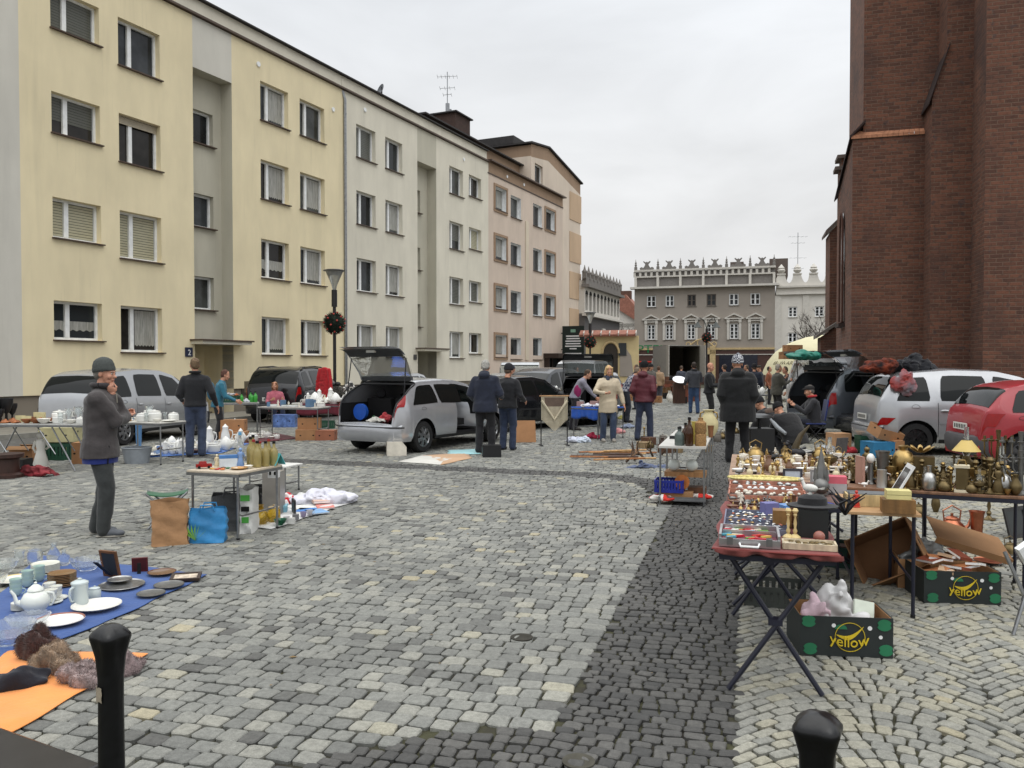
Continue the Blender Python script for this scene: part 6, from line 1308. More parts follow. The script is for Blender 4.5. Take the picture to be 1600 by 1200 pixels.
def sheetobj(name, label, cat, pts, c, z=.008, wr=.012, n=48, m=None, group=None, th=.004, fold=0):
 P = [Vector((p.x, p.y, 0)) for p in pts]; cen = sum(P, Vector()) / 4; m = m or cloth(c, scale=2, var=.1); mb = MB(m)
 def f(u, v):
  p = P[0].lerp(P[1], u).lerp(P[3].lerp(P[2], u), v); k = 1
  edge = min(u, v, 1 - u, 1 - v); x, y = p.x * 6, p.y * 6
  p = p + Vector((sin(y * 1.7) * .012, sin(x * 1.3) * .012, 0)) * (1 if edge < .05 else 0)
  return (p.x - cen.x, p.y - cen.y, z + wr * (1.2 * abs(sin(x * .5 + y * .33 + sin(y))) ** 6 + 1.1 * abs(sin(x * .3 - y * .9 + 2 + .6 * sin(x))) ** 8 + .4 * sin(x * 1.5 + y) + .4) * min(1, edge * 8 + .1))
 mb.sheet(f, n, n); o = obj(name, mb, None, loc=cen, smooth=60, solid=th); return tag(o, label, cat, group)
def wheretag(u, v):
 a = 'front' if v < .34 else ('back' if v > .66 else 'middle'); b_ = 'left' if u < .34 else ('right' if u > .66 else 'centre'); return a, b_
def fill(stall, quad, nu, nv, kinds, z, seed=1, skip=0.0, smax=1.0, jitter=.3):
 """individual goods laid out on a stall; quad = front left, front right, back right, back left"""
 r = random.Random(seed); A, B, C, Dd = [Vector((p[0], p[1], 0)) for p in quad]; seen = {}
 for j in range(nv):
  for i in range(nu):
   if r.random() < skip: continue
   u = (i + .5 + r.uniform(-jitter, jitter)) / nu; v = (j + .5 + r.uniform(-jitter, jitter)) / nv
   p = A.lerp(B, u).lerp(Dd.lerp(C, u), v); k = r.choice(kinds); nm, cat, ph, me = k[:4]
   a, b_ = wheretag(u, v); sz = r.choice((.75, .88, 1, 1.12, 1.3)) * smax; sw = {.75: 'tiny', .88: 'small', 1: 'middling', 1.12: 'larger', 1.3: 'tall'}[round(sz / smax, 2)]
   lab = '%s %s, %s %s of %s' % (sw, ph, a, b_, stall); seen[lab] = seen.get(lab, 0) + 1
   o = put(nm, lab, cat, me, (p.x, p.y, z + .002), r.uniform(-.6, .6) + (pi if r.random() < .5 else 0), group='%ss on %s' % (ph, stall), scale=sz)
def folding_table(name, label, A, B, W, z, topc=(176, 172, 162), legm=None, style='straight', th=.022, group=None, cat='table', topm=None, apron=True):
 """A,B = front edge ends on the ground plan, W = depth away from them"""
 A = Vector((A[0], A[1], 0)); B = Vector((B[0], B[1], 0)); ex = (B - A); Lx = ex.length; ex.normalize(); ey = Vector((-ex.y, ex.x, 0)); rz = atan2(ex.y, ex.x)
 o = thing(name, label, cat, A, rz, group); legm = legm or STEEL
 mb = MB(topm or paintm(topc, .5)); mb.box((Lx / 2, W / 2, z - th / 2), (Lx, W, th)); obj('table_top', mb, o, smooth=0, bevel=.004)
 if apron:
  mb = MB(legm); t = .022; mb.box((Lx / 2, .004, z - th - .014), (Lx * .99, t, .028)); mb.box((Lx / 2, W - .004, z - th - .014), (Lx * .99, t, .028)); mb.box((.01, W / 2, z - th - .014), (t, W * .95, .028)); mb.box((Lx - .01, W / 2, z - th - .014), (t, W * .95, .028)); obj('frame', mb, o, smooth=0)
 if style == 'straight':
  for x in (.04, Lx - .04):
   for y in (.04, W - .04): mb = MB(legm); mb.tube([(x, y, z - th), (x, y, .0)], .0125, 8); mb.cyl((x, y, 0), (x, y, .02), .016, None, 8, RUBBER); obj('leg', mb, o)
   mb = MB(legm); mb.tube([(x, .04, z * .38), (x, .1, z * .34), (x, W - .1, z * .34), (x, W - .04, z * .38)], .009, 6); s_ = 1 if x < .1 else -1; mb.tube([(x, W / 2, z - th), (x + s_ * .12, W / 2, z - th), ], .008, 6); obj('crossbar', mb, o)
 elif style == 'x':      # crossed legs seen at the short ends of the run
  for y in (.1, W - .12):
   for a, b_ in ((.03, Lx - .05), (Lx - .03, .05)): mb = MB(legm); mb.tube([(a, y + (.02 if a < b_ else -.02), z - th), (b_, y + (.02 if a < b_ else -.02), .01)], .014, 8); obj('leg', mb, o)
   mb = MB(legm); mb.box((Lx / 2, y, z * .5), (.07, .07, .03)); obj('hinge', mb, o)
 elif style == 'xl':     # crossed along the length
  for y in (.05, W - .05):
   for x0 in (Lx * .14, Lx * .86):
    s_ = 1 if x0 < Lx / 2 else -1
    for a, b_ in ((x0 - .1 * s_, x0 + .32 * s_), ): mb = MB(legm); mb.tube([(a + .38 * s_, y, z - th), (a - .02 * s_, y, .0)], .012, 8); obj('leg', mb, o)
   for x0 in (Lx * .3, Lx * .7): mb = MB(legm); mb.tube([(x0 - .2, y, z - th), (x0 + .12, y, z * .35)], .009, 6); obj('brace', mb, o)
 return o
# ================================================================ blue ground sheet with crockery (left foreground)
def gq(*pp): return [G(*p) for p in pp]
sheetobj('ground_sheet', 'blue cloth sheet spread on the setts under glass and porcelain', 'ground sheet', [G(-150, 1085), G(157, 978), G(326, 899), G(60, 868)], (46, 78, 136), n=80, wr=.0045)
sheetobj('ground_sheet', 'bright orange cloth sheet under the fur hats', 'ground sheet', [G(-120, 1225), G(150, 1072), G(234, 1024), G(10, 1016)], (222, 142, 74), n=70, z=.008, wr=.008)
def gp(name, label, cat, me, px, py, rz=0, group=None, scale=1, z=.018, rot=None, parts=()):
 p = G(px, py, .018 if z < .3 else z); return put(name, label, cat, me, (p.x, p.y, z), rz, group, scale, rot, parts)
gp('plate', 'large white oval serving platter near the edge of the blue sheet', 'plate', plate(.16, (226, 224, 216), None, .03), 151, 951, .1)
gp('plate', 'white plate with a brown line rim at the sheet edge', 'plate', plate(.15, (228, 226, 222), (140, 88, 72), .026), 93, 974)
gp('tray', 'dark silver octagonal tray under a smaller round tray', 'tray', plate(.165, (120, 116, 116), None, .014, SILVER), 190, 916, .3); gp('plate', 'small round silver plate lying on the octagonal tray', 'plate', plate(.09, (150, 150, 150), None, .014, SILVER), 187, 911, z=.036)
gp('plate', 'dull pewter plate at the edge of the blue sheet below the grey one', 'plate', plate(.1, (120, 116, 112), None, .012, PEWTER), 236, 929); gp('plate', 'blue grey pewter plate beside the dark framed picture', 'plate', plate(.11, (128, 130, 136), None, .014, PEWTER), 264, 916)
gp('plate', 'round carved wooden plate with a worn gold pattern', 'plate', plate(.11, (110, 84, 62), (96, 62, 44), .02), 253, 897)
gp('picture', 'flat rectangular framed picture lying at the tip of the blue sheet', 'picture', frame(.22, .17, (50, 36, 30), cmat('relief', (190, 176, 158), rough=.7, var=.4, scale=20), .02, False), 288, 909, rot=(-1.5, 0, .25), z=.03)
p_ = gp('framed_picture', 'brown wooden picture frame standing with its back strut showing', 'picture frame', frame(.17, .22, (104, 68, 40), cmat('backing', (34, 40, 50), rough=.8), .016, False), 176, 901, rot=(-.22, 0, -.35 + pi), z=.018)
link('strut', box(.045, .2, .006, cmat('velvet', (30, 36, 48), rough=.9)), p_, (0, .075, .1), rot=(.95, 0, 0))
gp('framed_picture', 'small dark red picture frame leaning back on the blue sheet', 'picture frame', frame(.12, .12, (92, 30, 28), cmat('redbacking', (74, 24, 26), rough=.7), .014, True), 219, 893, rot=(-.2, 0, .3 + pi))
def teapot_parts(h, c):
 m_ = porcelain(c); r = h * .42
 b_ = M1(lambda mb: mb.lathe([(r * .55, 0), (r * .6, .01), (r * .98, h * .25), (r * 1.05, h * .42), (r * .8, h * .62), (r * .5, h * .7), (r * .55, h * .74)], 26, m_))
 sp = M1(lambda mb: mb.tube([(r * .85, 0, h * .28), (r * 1.3, 0, h * .36), (r * 1.45, 0, h * .62), (r * 1.7, 0, h * .76)], [r * .24, r * .17, r * .12, r * .09], 10, m_)); hd = M1(lambda mb: handle(mb, r * .72, h * .2, h * .64, r * .6, r * .09, m_, -1))
 ld = M1(lambda mb: mb.lathe([(r * .58, h * .73), (r * .5, h * .8), (r * .2, h * .9), (r * .08, h * .92), (r * .12, h * .97), (.001, h)], 22, m_)); return b_, (('spout', sp), ('handle', hd), ('lid', ld))
tb, tp = teapot_parts(.21, (216, 220, 214)); gp('teapot', 'large white porcelain teapot with a curved spout on the blue sheet', 'teapot', tb, 56, 957, pi + .3, parts=tp)
mm = porcelain((186, 196, 196)); gp('coffee_pot', 'tall pale grey lidded coffee pot with a strap handle', 'coffee pot', M1(lambda mb: (mb.lathe([(.05, 0), (.055, .01), (.053, .15), (.056, .155)], 24, mm), mb.lathe([(.058, .155), (.056, .165), (.03, .178), (.012, .18), (.014, .19), (.001, .195)], 24, mm))), 125, 946, -1.9, parts=(('handle', M1(lambda mb: handle(mb, .05, .04, .14, .04, .008, mm))),))
gp('sugar_bowl', 'small pale grey lidded sugar bowl behind the coffee pot', 'sugar bowl', jar(.09, .042, mm), 148, 937)
for i in range(8): gp('plate', 'brown stoneware dinner plate in the tall stack', 'plate', plate(.125 if i < 2 else .1, (120, 88, 54), None, .014), 97, 914, i, 'brown stoneware plates in one stack', z=.018 + i * .0115)
for i in range(7): gp('plate', 'square white plate in the stack behind the brown plates', 'plate', plate(.105, (214, 214, 202), None, .012), 71, 893, i, 'white plates stacked behind the brown ones', z=.018 + i * .009)
for k, (px, py) in enumerate(((25, 930), (43, 916), (61, 908))):
 for i in range(3): gp('cup', 'mint green and white cup in the %s stack of three' % ('nearest', 'middle', 'rear')[k], 'cup', cup(.042, .055, (176, 198, 190)), px, py, .4 + i, 'stacked mint green cups', z=.018 + i * .033)
gp('platter', 'white oval platter with a gold flower behind the cups', 'plate', plate(.15, (222, 220, 208), (196, 176, 120), .022), 28, 908)
for i in range(6): gp('saucer', 'small white saucer in the low stack beside the teapot', 'saucer', plate(.055, (214, 216, 210), None, .01), 31, 953, 0, 'white saucers beside the teapot', z=.018 + i * .008)
for i, (px, py) in enumerate(((80, 942), (88, 936), (78, 931))):
 gp('saucer', 'white saucer under the stacked cups right of the teapot', 'saucer', plate(.075, (216, 218, 212), None, .01), px, py, 0, 'white cups and saucers right of the teapot')
 for j in range(2): gp('cup', 'white cup with a gold handle stacked right of the teapot', 'cup', cup(.04, .05, (220, 220, 212)), px, py, 2 + j, 'white cups and saucers right of the teapot', z=.03 + j * .034)
gp('glass_bowl', 'large cut glass bowl at the left edge of the picture', 'glass bowl', cutbowl(.14, .12), 16, 1006); gp('glass_bowl', 'wide shallow pressed glass bowl behind the big cut bowl', 'glass bowl', cutbowl(.13, .06), 44, 977)
gp('glass_bowl', 'wide cut glass fruit bowl at the back of the blue sheet', 'glass bowl', cutbowl(.13, .085), 136, 890, z=.018)
for i, (px, py, nm, lab, me) in enumerate(((6, 894, 'glass_bowl', 'round glass salad bowl at the rear left', cutbowl(.11, .09)), (30, 884, 'glass_vase', 'short cut crystal vase behind the white plates', vase(.13, .05, WHT_, GLASS, 1)), (55, 880, 'glass_jar', 'round glass biscuit jar behind the plates', jar(.12, .06, GLASS)), (84, 880, 'glass_jug', 'tall cut glass jug at the back of the sheet', vase(.17, .055, WHT_, GLASS, 0)), (100, 883, 'glass_jug', 'shorter glass jug right of the tall one', vase(.13, .05, WHT_, GLASS, 2)), (-4, 912, 'glass_bowl', 'small glass dessert bowl at the picture edge', cutbowl(.07, .06)))): gp(nm, lab + ' ', 'glassware', me, px, py)
# fur hats
def fur(c, rx, ry, h, seed, dens=2600, ln=.019):
 m_ = cmat('fur', c, rough=.95, var=.4, scale=25, sheen=.3); mb = MB(m_); me = heap(c, rx * 1.15, ry * 1.2, h * 1.75, seed, m_, .008, .012); r = random.Random(seed); mesh_into(mb, me, Matrix(), m_); ps = me.polygons; n = len(ps)
 for _ in range(dens):
  f = ps[r.randrange(n)]; p = f.center; d = (f.normal + Vector((r.uniform(-.6, .6), r.uniform(-.6, .6), r.uniform(-.8, .2)))).normalized(); t = f.normal.orthogonal().normalized() * .0016; q = p + d * ln * r.uniform(.5, 1)
  mb.add([p - t, p + t, q], [(0, 1, 2)])
 return mb.data('fur', 180)
gp('fur_hat', 'dark reddish brown fur hat at the back of the orange cloth', 'hat', fur((58, 30, 24), .13, .1, .16, 3, 5000), 58, 1026, z=.01); gp('fur_hat', 'fawn beige fur hat in the middle of the orange cloth', 'hat', fur((130, 110, 90), .12, .095, .15, 5, 5000), 84, 1047, z=.01)
gp('fur_hat', 'mauve grey fluffy fur hat partly hidden by the bollard', 'hat', fur((146, 130, 128), .11, .085, .125, 9, 5400), 128, 1064, z=.01); gp('fur_hat', 'mauve grey fur hat showing to the right of the bollard', 'hat', fur((128, 112, 112), .085, .075, .11, 11), 192, 1045, z=.01)
gp('knitted_hat', 'navy blue knitted hat lying at the left edge of the orange cloth', 'hat', heap((22, 24, 34), .2, .11, .2, 4, cloth((20, 22, 32)), .012), 14, 1072, .5, z=.01)
# ================================================================ bollards
def bollard(label, loc, r, h, seed):
 BP = mat('bollard_paint', rgb(16, 17, 19), rough=.32, var=.25, scale=30, bump=.15, bscale=30)
 def ring(rr, z, flat=.12, seg=24): return [(rr * cos(2 * pi * k / seg) * (1 - flat * abs(sin(4 * pi * k / seg)) ** 2), rr * sin(2 * pi * k / seg) * (1 - flat * abs(sin(4 * pi * k / seg)) ** 2), z) for k in range(seg)]
 t_ = MB(BP); rs = [(1.25, -.05), (1.25, .06), (1.0, .09), (.98, h * .5), (.92, h * .78), (.94, h * .86), (1.1, h * .92), (1.42, h * .965), (1.5, h * .975), (1.48, h * .985), (1.2, h * .998), (.7, h * 1.012), (.05, h * 1.016)]
 vs = []
 for a, z in rs: vs += ring(r * a, z, .22 if z > h * .9 else .03)
 t_.add(vs, [(i * 24 + k, i * 24 + (k + 1) % 24, (i + 1) * 24 + (k + 1) % 24, (i + 1) * 24 + k) for i in range(len(rs) - 1) for k in range(24)] + [tuple(range((len(rs) - 1) * 24, len(rs) * 24))])
 return tag(obj('bollard', t_, None, loc=loc, smooth=50, rz=.3), label, 'bollard', 'black iron bollards')
b1 = D(168, 2.3); b1.z = 0; bo = bollard('black iron bollard with a peeling pale sticker in front of the fur hats', b1, .0365, .945, 1)
mb = MB(cmat('stickerpaper', (150, 140, 122), rough=.8, var=.2, scale=30)); vs = []; rr = random.Random(4)
for j in range(7):
 for i in range(8): a = -2.5 + 1.0 * i / 7 - .3 - .3; vs.append((.0372 * cos(a) + (rr.uniform(-.001, .001) if i in (0, 7) else 0), .0372 * sin(a), .75 + .042 * j / 6 + (rr.uniform(-.003, .003) if j in (0, 6) else 0)))
mb.add(vs, [(j * 8 + i, j * 8 + i + 1, (j + 1) * 8 + i + 1, (j + 1) * 8 + i) for j in range(6) for i in range(7)]); obj('sticker', mb, bo)
b2 = D(1282, 1.78); b2.z = 0; bollard('black iron bollard with only its faceted cap in view at the lower right', b2, .04, .915, 2)
mb = MB(mat('dark_granite', rgb(36, 34, 34), rough=.3, var=.2)); mb.box((0, 0, .2), (.9, .5, .4)); k_ = obj('stone_block', mb, None, loc=(*G(-40, 1240)[:2], -.28), rz=-.5, bevel=.02); tag(k_, 'dark polished stone block at the lower left corner of the picture', 'stone block')
# ================================================================ small bottle table on the left
T1 = folding_table('folding_table', 'small folding table with bottles and trinkets and bags underneath', (-3.2, 8.12), (-2.62, 7.91), .7, .66, (190, 178, 158))
tz = .662; ta = Vector((-3.2, 8.12, 0)); tex = Vector((.58, -.21, 0)).normalized(); tey = Vector((-tex.y, tex.x, 0))
def on1(u, v, z=tz): p = ta + tex * (.617 * u) + tey * (.7 * v); return (p.x, p.y, z)
for i, (u, v, h) in enumerate(((.75, .62, .27), (.86, .58, .26), (.62, .7, .29), (.72, .8, .24), (.9, .72, .25), (.55, .84, .3), (.83, .88, .26), (.95, .86, .24))):
 put('bottle', ('clear bottle of pale yellow drink, ' + ('first', 'second', 'third', 'fourth', 'fifth', 'sixth', 'seventh', 'eighth')[i] + ' on the table') , 'bottle', bottle(h, .04, cmat('yellowish', (196, 180, 120), rough=.1, var=.1, trans=.5), DARK if i % 3 else cmat('capred', (150, 40, 40))), on1(u, v), 0, 'yellowish bottles on the small table')
put('bottle', 'clear water bottle with a blue cap on the bottle table', 'bottle', bottle(.34, .042, GLASS, cmat('capblue', (90, 150, 190))), on1(.5, .6)); put('figurine', 'blue and white porcelain figurine beside the water bottle', 'figurine', figurine(.2, (120, 150, 196)), on1(.58, .52))
put('figurine', 'cream owl pair figurine at the corner of the bottle table', 'figurine', figurine(.13, (220, 206, 172)), on1(.2, .42), .4); put('toy_car', 'red toy car on the near corner of the bottle table', 'toy', M1(lambda mb: (mb.box((0, 0, .028), (.15, .07, .03), cmat('toyred', (140, 24, 22), rough=.3)), mb.box((-.01, 0, .055), (.08, .06, .028), cmat('toyred', (140, 24, 22)), taper=.8), [mb.cyl((x, -.037, .014), (x, .037, .014), .014, None, 10, DARK) for x in (-.045, .045)])), on1(.13, .22), .4)
put('box', 'white and blue carton box behind the owl figurine', 'box', box(.17, .07, .12, cmat('whitebox', (206, 214, 220)), cmat('bluestripe', (70, 120, 180))), on1(.4, .45), .4)
def cardtent(mb): mb.prism([(-.07, 0), (0, .12), (.07, 0), (.064, 0), (0, .11), (-.064, 0)], -.07, .07, cmat('turq', (84, 178, 184)), axis='y')
put('card', 'turquoise folded card standing at the far edge of the bottle table', 'card', M1(cardtent, 0), on1(.93, .93), 1.0)
for i in range(7): put('trinket', ('amber', 'red', 'orange', 'white', 'brown', 'green', 'gold')[i] + ' coloured trinket lying in the middle of the bottle table', 'trinket', heap(((190, 140, 60), (170, 50, 40), (200, 110, 50), (210, 205, 190), (110, 80, 60), (60, 110, 70), (190, 160, 80))[i], .05, .035, .025, i + 20, vox=.008, fold=.003), on1(.35 + .08 * (i % 4) + .02 * i, .18 + .12 * (i // 3)), i)
put('dish', 'shallow wooden dish at the front of the bottle table', 'dish', plate(.08, (196, 150, 90), None, .015), on1(.75, .3))
put('soap_dish', 'small white shell dish beside the bottles', 'dish', bowl(.045, .03), on1(.82, .42))
# bags below and behind
pb = G(266, 850); put('paper_bag', 'big brown paper bag with a rolled top left of the bottle table', 'paper bag', bagmesh(.33, .2, .42, cmat('kraft', (160, 122, 86), rough=.85, var=.12, bump=.9, bscale=14), False, 3), (pb.x, pb.y, 0), .35)
pb = G(326, 846); bg = put('shopping_bag', 'bright blue plastic shopping bag with a green leaf print', 'shopping bag', bagmesh(.34, .18, .32, cmat('bluebag', (52, 128, 182), rough=.35, var=.2, scale=5, bump=.5, bscale=16), True, 5), (pb.x, pb.y, 0), .15)
mb = MB(cmat('leafgreen', (110, 160, 60)))
for k in range(7): a = -.9 + k * .3; mb.prism([(-.1, .03), (-.1 + .1 * sin(a) - .012, .1 + .03 * cos(a * 2)), (-.1 + .13 * sin(a), .04 + .15 * cos(a))], -.093, -.091, axis='y')
obj('leaf_print', mb, bg, smooth=0)
pb = G(352, 832); put('storage_bag', 'dark grey fabric storage bag standing under the bottle table', 'bag', bagmesh(.42, .3, .36, cmat('greyfab', (84, 86, 88), rough=.9, var=.1, bump=.4), True, 7), (pb.x, pb.y + .2, 0), .3)
pb = G(384, 832); wbg = put('paper_bag', 'tall white paper bag with green squares under the bottle table', 'paper bag', bagmesh(.14, .4, .44, cmat('whitepaper', (206, 206, 202), rough=.7, var=.04), False, 9), (pb.x, pb.y + .12, 0), .1)
mb = MB(cmat('greensq', (70, 150, 60))); mb.box((-.073, -.12, .36), (.004, .08, .06)); mb.box((-.073, -.08, .14), (.004, .07, .06)); mb.box((0, -.2, .36), (.09, .004, .06)); mb.box((0, -.2, .14), (.07, .004, .06)); mb.box((0, -.2, .25), (.08, .004, .05), DARK); obj('printed_squares', mb, wbg, smooth=0)
p0 = G(262, 822); st = thing('folding_stool', 'green canvas folding stool behind the brown paper bag', 'stool', (p0.x, p0.y, 0), .35)
mb = MB(cloth((42, 92, 62))); mb.sheet(lambda u, v: (-.2 + .4 * u, -.14 + .28 * v, .36 - .03 * sin(pi * u)), 10, 4); obj('seat', mb, st, solid=.006)
for s_ in (-1, 1):
 for a, b_ in ((-.2, .18), (.2, -.18)): mb = MB(STEEL); mb.tube([(a, s_ * .15, .37), (b_, s_ * .15, .01)], .011, 8); obj('leg', mb, st)
# white cloth with green glass behind the table
sheetobj('ground_sheet', 'white plastic sheet with glass bowls right of the bottle table', 'ground sheet', [G(385, 822), G(425, 828), G(546, 787), G(470, 770)], (206, 206, 204), n=20)
def gi(name, label, cat, me, px, py, **k): return gp(name, label, cat, me, px, py, **k)
gi('vase', 'amber glass vase with a wide foot on the white sheet', 'vase', vase(.2, .075, WHT_, AMBER, 2), 408, 818); gi('bowl', 'yellow glass bowl at the front of the white sheet', 'bowl', bowl(.08, .1, WHT_, cmat('yellowglass', (176, 170, 60), rough=.1, trans=.4)), 396, 814)
gi('vase', 'round amber honey jar beside the green bowl', 'jar', jar(.16, .07, AMBER, cmat('tanlid', (170, 150, 110))), 428, 814); gi('bowl', 'green glass bowl on the white sheet', 'bowl', bowl(.07, .06, WHT_, GREENG), 438, 820)
gi('box', 'pale blue plastic tub behind the amber glass', 'tub', box(.24, .16, .08, cmat('paleblue', (120, 170, 190)), cmat('paleblue2', (140, 190, 206))), 432, 800, rz=.2); gi('sign_board', 'small black board standing on the white sheet', 'board', box(.02, .2, .16, BLACK), 459, 802, rz=.4)
for i, (px, py, c, lab) in enumerate(((448, 816, (200, 200, 200), 'white glass tumbler'), (462, 812, (120, 120, 124), 'silver perfume box'), (474, 808, (150, 140, 170), 'lilac porcelain trinket box'), (456, 818, (210, 210, 206), 'white enamel cup'), (484, 805, (190, 190, 196), 'grey stone trinket'))): gi('trinket', lab + ' on the white sheet', 'trinket', box(.06, .05, .06, cmat('tr', c, rough=.3)) if i % 2 else cup(.035, .06, c), px, py)
for i, (px, py, c, lab) in enumerate(((478, 798, (60, 120, 190), 'blue picture book'), (508, 792, (200, 120, 110), 'pink picture book'), (495, 800, (120, 160, 200), 'pale blue magazine'), (470, 794, (220, 220, 214), 'white magazine'))): gi('book', lab + ' lying on the white sheet', 'book', book(.2, .26, .012, c), px, py, rz=.3 * i)
gi('book', 'cream patterned book with red figures lying on the pile', 'book', book(.24, .2, .03, (206, 176, 160)), 504, 787, rz=.4, z=.04)
gi('pillow', 'large crumpled white pillow sack at the end of the white sheet', 'pillow', heap((214, 214, 222), .42, .28, .3, 31, cmat('pillow', (206, 206, 216), rough=.8, bump=.4, bscale=10), .02), 510, 783, z=.0)
gi('cloth_bundle', 'red and white flowered cloth bundle behind the table leg', 'cloth bundle', heap((196, 60, 60), .2, .15, .2, 33, checkmat('flowers', rgb(190, 40, 50), rgb(214, 206, 204), 11), .02), 446, 786, z=0)
gi('basket', 'black wire storage basket with folded clothes behind the table', 'basket', crate(.36, .3, .3, BLACK), 408, 797, rz=.2, z=0); gi('cloth_bundle', 'dark folded clothes inside the black storage basket', 'clothes', heap((34, 34, 38), .16, .12, .24, 35), 408, 795, z=.03)
tr_ = G(395, 768); folding_table('low_table', 'low white side table with pink shells behind the bottle table', (tr_.x - .1, tr_.y, 0), (tr_.x + .5, tr_.y - .2, 0), .4, .36, (206, 206, 202), apron=False)
for i in range(5): put('soft_toy', 'small pink knitted flower on the low white side table', 'toy', heap((206, 130, 156), .06, .05, .05, 40 + i, vox=.01, fold=.006), (tr_.x + .08 * i, tr_.y + .1 + .05 * (i % 2), .362), i, 'pink flowers on the low table')
gi('candle_house', 'small white candle house with black windows on a stand', 'ornament', M1(lambda mb: (mb.box((0, 0, .1), (.1, .1, .2), PVC), mb.prism([(-.055, .2), (0, .26), (.055, .2)], -.055, .055, DARK, axis='y'), [mb.box((x, -.051, z), (.02, .004, .035), DARK) for x in (-.025, .025) for z in (.05, .12)]), 0), 428, 746, z=.5); gi('plinth_box', 'transparent plastic box used as a stand for the candle house', 'box', box(.2, .2, .49, cmat('greyclear', (150, 146, 140), rough=.3, trans=.3)), 428, 802, z=.01)
# ================================================================ street lamps with bauble wreaths
def street_lamp(label, px, d, top=4.93, bz=3.13, br=.39, bells=False):
 p = D(px, d); o = thing('street_lamp', label, 'street lamp', p, 0, 'street lamps with wreath balls')
 mb = MB(paintm((34, 32, 34))); mb.tube([(0, 0, -.05), (0, 0, .5)], .09, 12); mb.tube([(0, 0, .5), (0, 0, top - 1.05)], .055, 12); mb.tube([(0, 0, top - 1.25), (0, 0, top - .68)], .095, 12); obj('pole', mb, o)
 if not bells:
  mb = MB(cmat('lampglass', (190, 192, 188), rough=.15, var=.03, trans=.6)); mb.lathe([(.06, top - .68), (.1, top - .5), (.3, top - .05)], 20, caps=False); obj('lamp_glass', mb, o)
  mb = MB(paintm((80, 80, 82))); mb.lathe([(.36, top - .05), (.38, top - .03), (.3, top), (.01, top + .02)], 20); obj('lamp_cap', mb, o)
 else:
  mb = MB(paintm((50, 56, 54)))
  for s_ in (-1, 1): mb.tube([(0, 0, top - .7), (s_ * .2, 0, top - .1), (s_ * .5, 0, top + .05), (s_ * .62, 0, top - .25)], .03, 6); mb.lathe([(.05, top - .25), (.2, top - .5), (.32, top - .62)], 14, c=(s_ * .62, 0, 0))
  obj('lamp_bell', mb, o)
 r = random.Random(int(px)); m_ = cmat('firgreen', (26, 38, 28), rough=.9, var=.3); mb = MB(m_); mb.ball((0, 0, 0), br * .8, 16, 10)
 for _ in range(1500):
  a, b_ = r.uniform(0, 2 * pi), math.acos(r.uniform(-1, 1)); n = Vector((sin(b_) * cos(a), sin(b_) * sin(a), cos(b_))); q = n * br * r.uniform(.7, .86); e_ = q + (n + Vector((r.uniform(-1, 1), r.uniform(-1, 1), r.uniform(-1, 1))) * .6) * br * .2; t = n.orthogonal().normalized() * .012; mb.add([q - t, q + t, e_], [(0, 1, 2)])
 w = obj('wreath_ball', mb, o, loc=(0, 0, bz), smooth=0)
 for k in range(26):
  a = k * 2.4; z = 1 - 2 * (k + .5) / 26; rr = sqrt(1 - z * z); m2 = MB(cmat('bauble', (176, 60, 50), rough=.25)); m2.ball((rr * cos(a) * br * .95, rr * sin(a) * br * .95, z * br * .95), .034, 8, 6); obj('bauble', m2, w)
 return o
street_lamp('black street lamp with a dark fir wreath ball in front of the cream block', 523, 28)
street_lamp('tall street lamp with a dark wreath ball beside the gateway', 922, 50); street_lamp('smaller farther street lamp with a wreath ball before the dark arch', 934.5, 66, bz=2.95)
street_lamp('twin bell street lamp with a wreath ball in front of the grey townhouse', 1104, 56, top=4.9, bz=3.6, br=.36, bells=True)
# ================================================================ dome tent
t_ = thing('dome_tent', 'large cream dome market tent with dark lettering beside the church', 'tent', D(1290, 40)); CRM = mat('cream_canvas', rgb(206, 200, 166), rough=.8, var=.05, scale=2); mb = MB(CRM)
mb.lathe([(2.95, 1.25), (2.9, 1.45), (2.7, 1.9), (2.3, 2.4), (1.7, 2.8), (.9, 3.08), (.02, 3.2)], 36, caps=False); obj('canopy', mb, t_, smooth=60)
mb = MB(cmat('tentpale', (190, 186, 170)));
for k in range(8): a = k * pi / 4 + .2; mb.box((2.8 * cos(a), 2.8 * sin(a), .62), (.4, .12, 1.25), rz=a + pi / 2)
obj('side_panel', mb, t_, smooth=0)
TXM = cmat('tenttext', (90, 82, 56))
def wrap_text(body, size, m_, par, a0, fr, name='lettering'):
 me = text_mesh(body, size, m_)
 for v in me.vertices:
  z, rr = fr(v.co.y); a = a0 + v.co.x / rr; v.co = ((rr + .02 + v.co.z) * cos(a), (rr + .02 + v.co.z) * sin(a), z)
 return link(name, me, par)
def dome(y): z = 1.75 + y * .8; return z, 2.75 - (z - 1.75) * .55
wrap_text('BROW', .34, TXM, t_, -2.2, dome); wrap_text('BROWAR', .3, TXM, t_, -2.95, dome)
mb = MB(TXM); mb.tube([(2.5 * cos(-2.46 + .12 * cos(k * pi / 8)) , 2.5 * sin(-2.46 + .12 * cos(k * pi / 8)), 1.98 + .2 * sin(k * pi / 8)) for k in range(17)], .02, 5); obj('emblem', mb, t_)
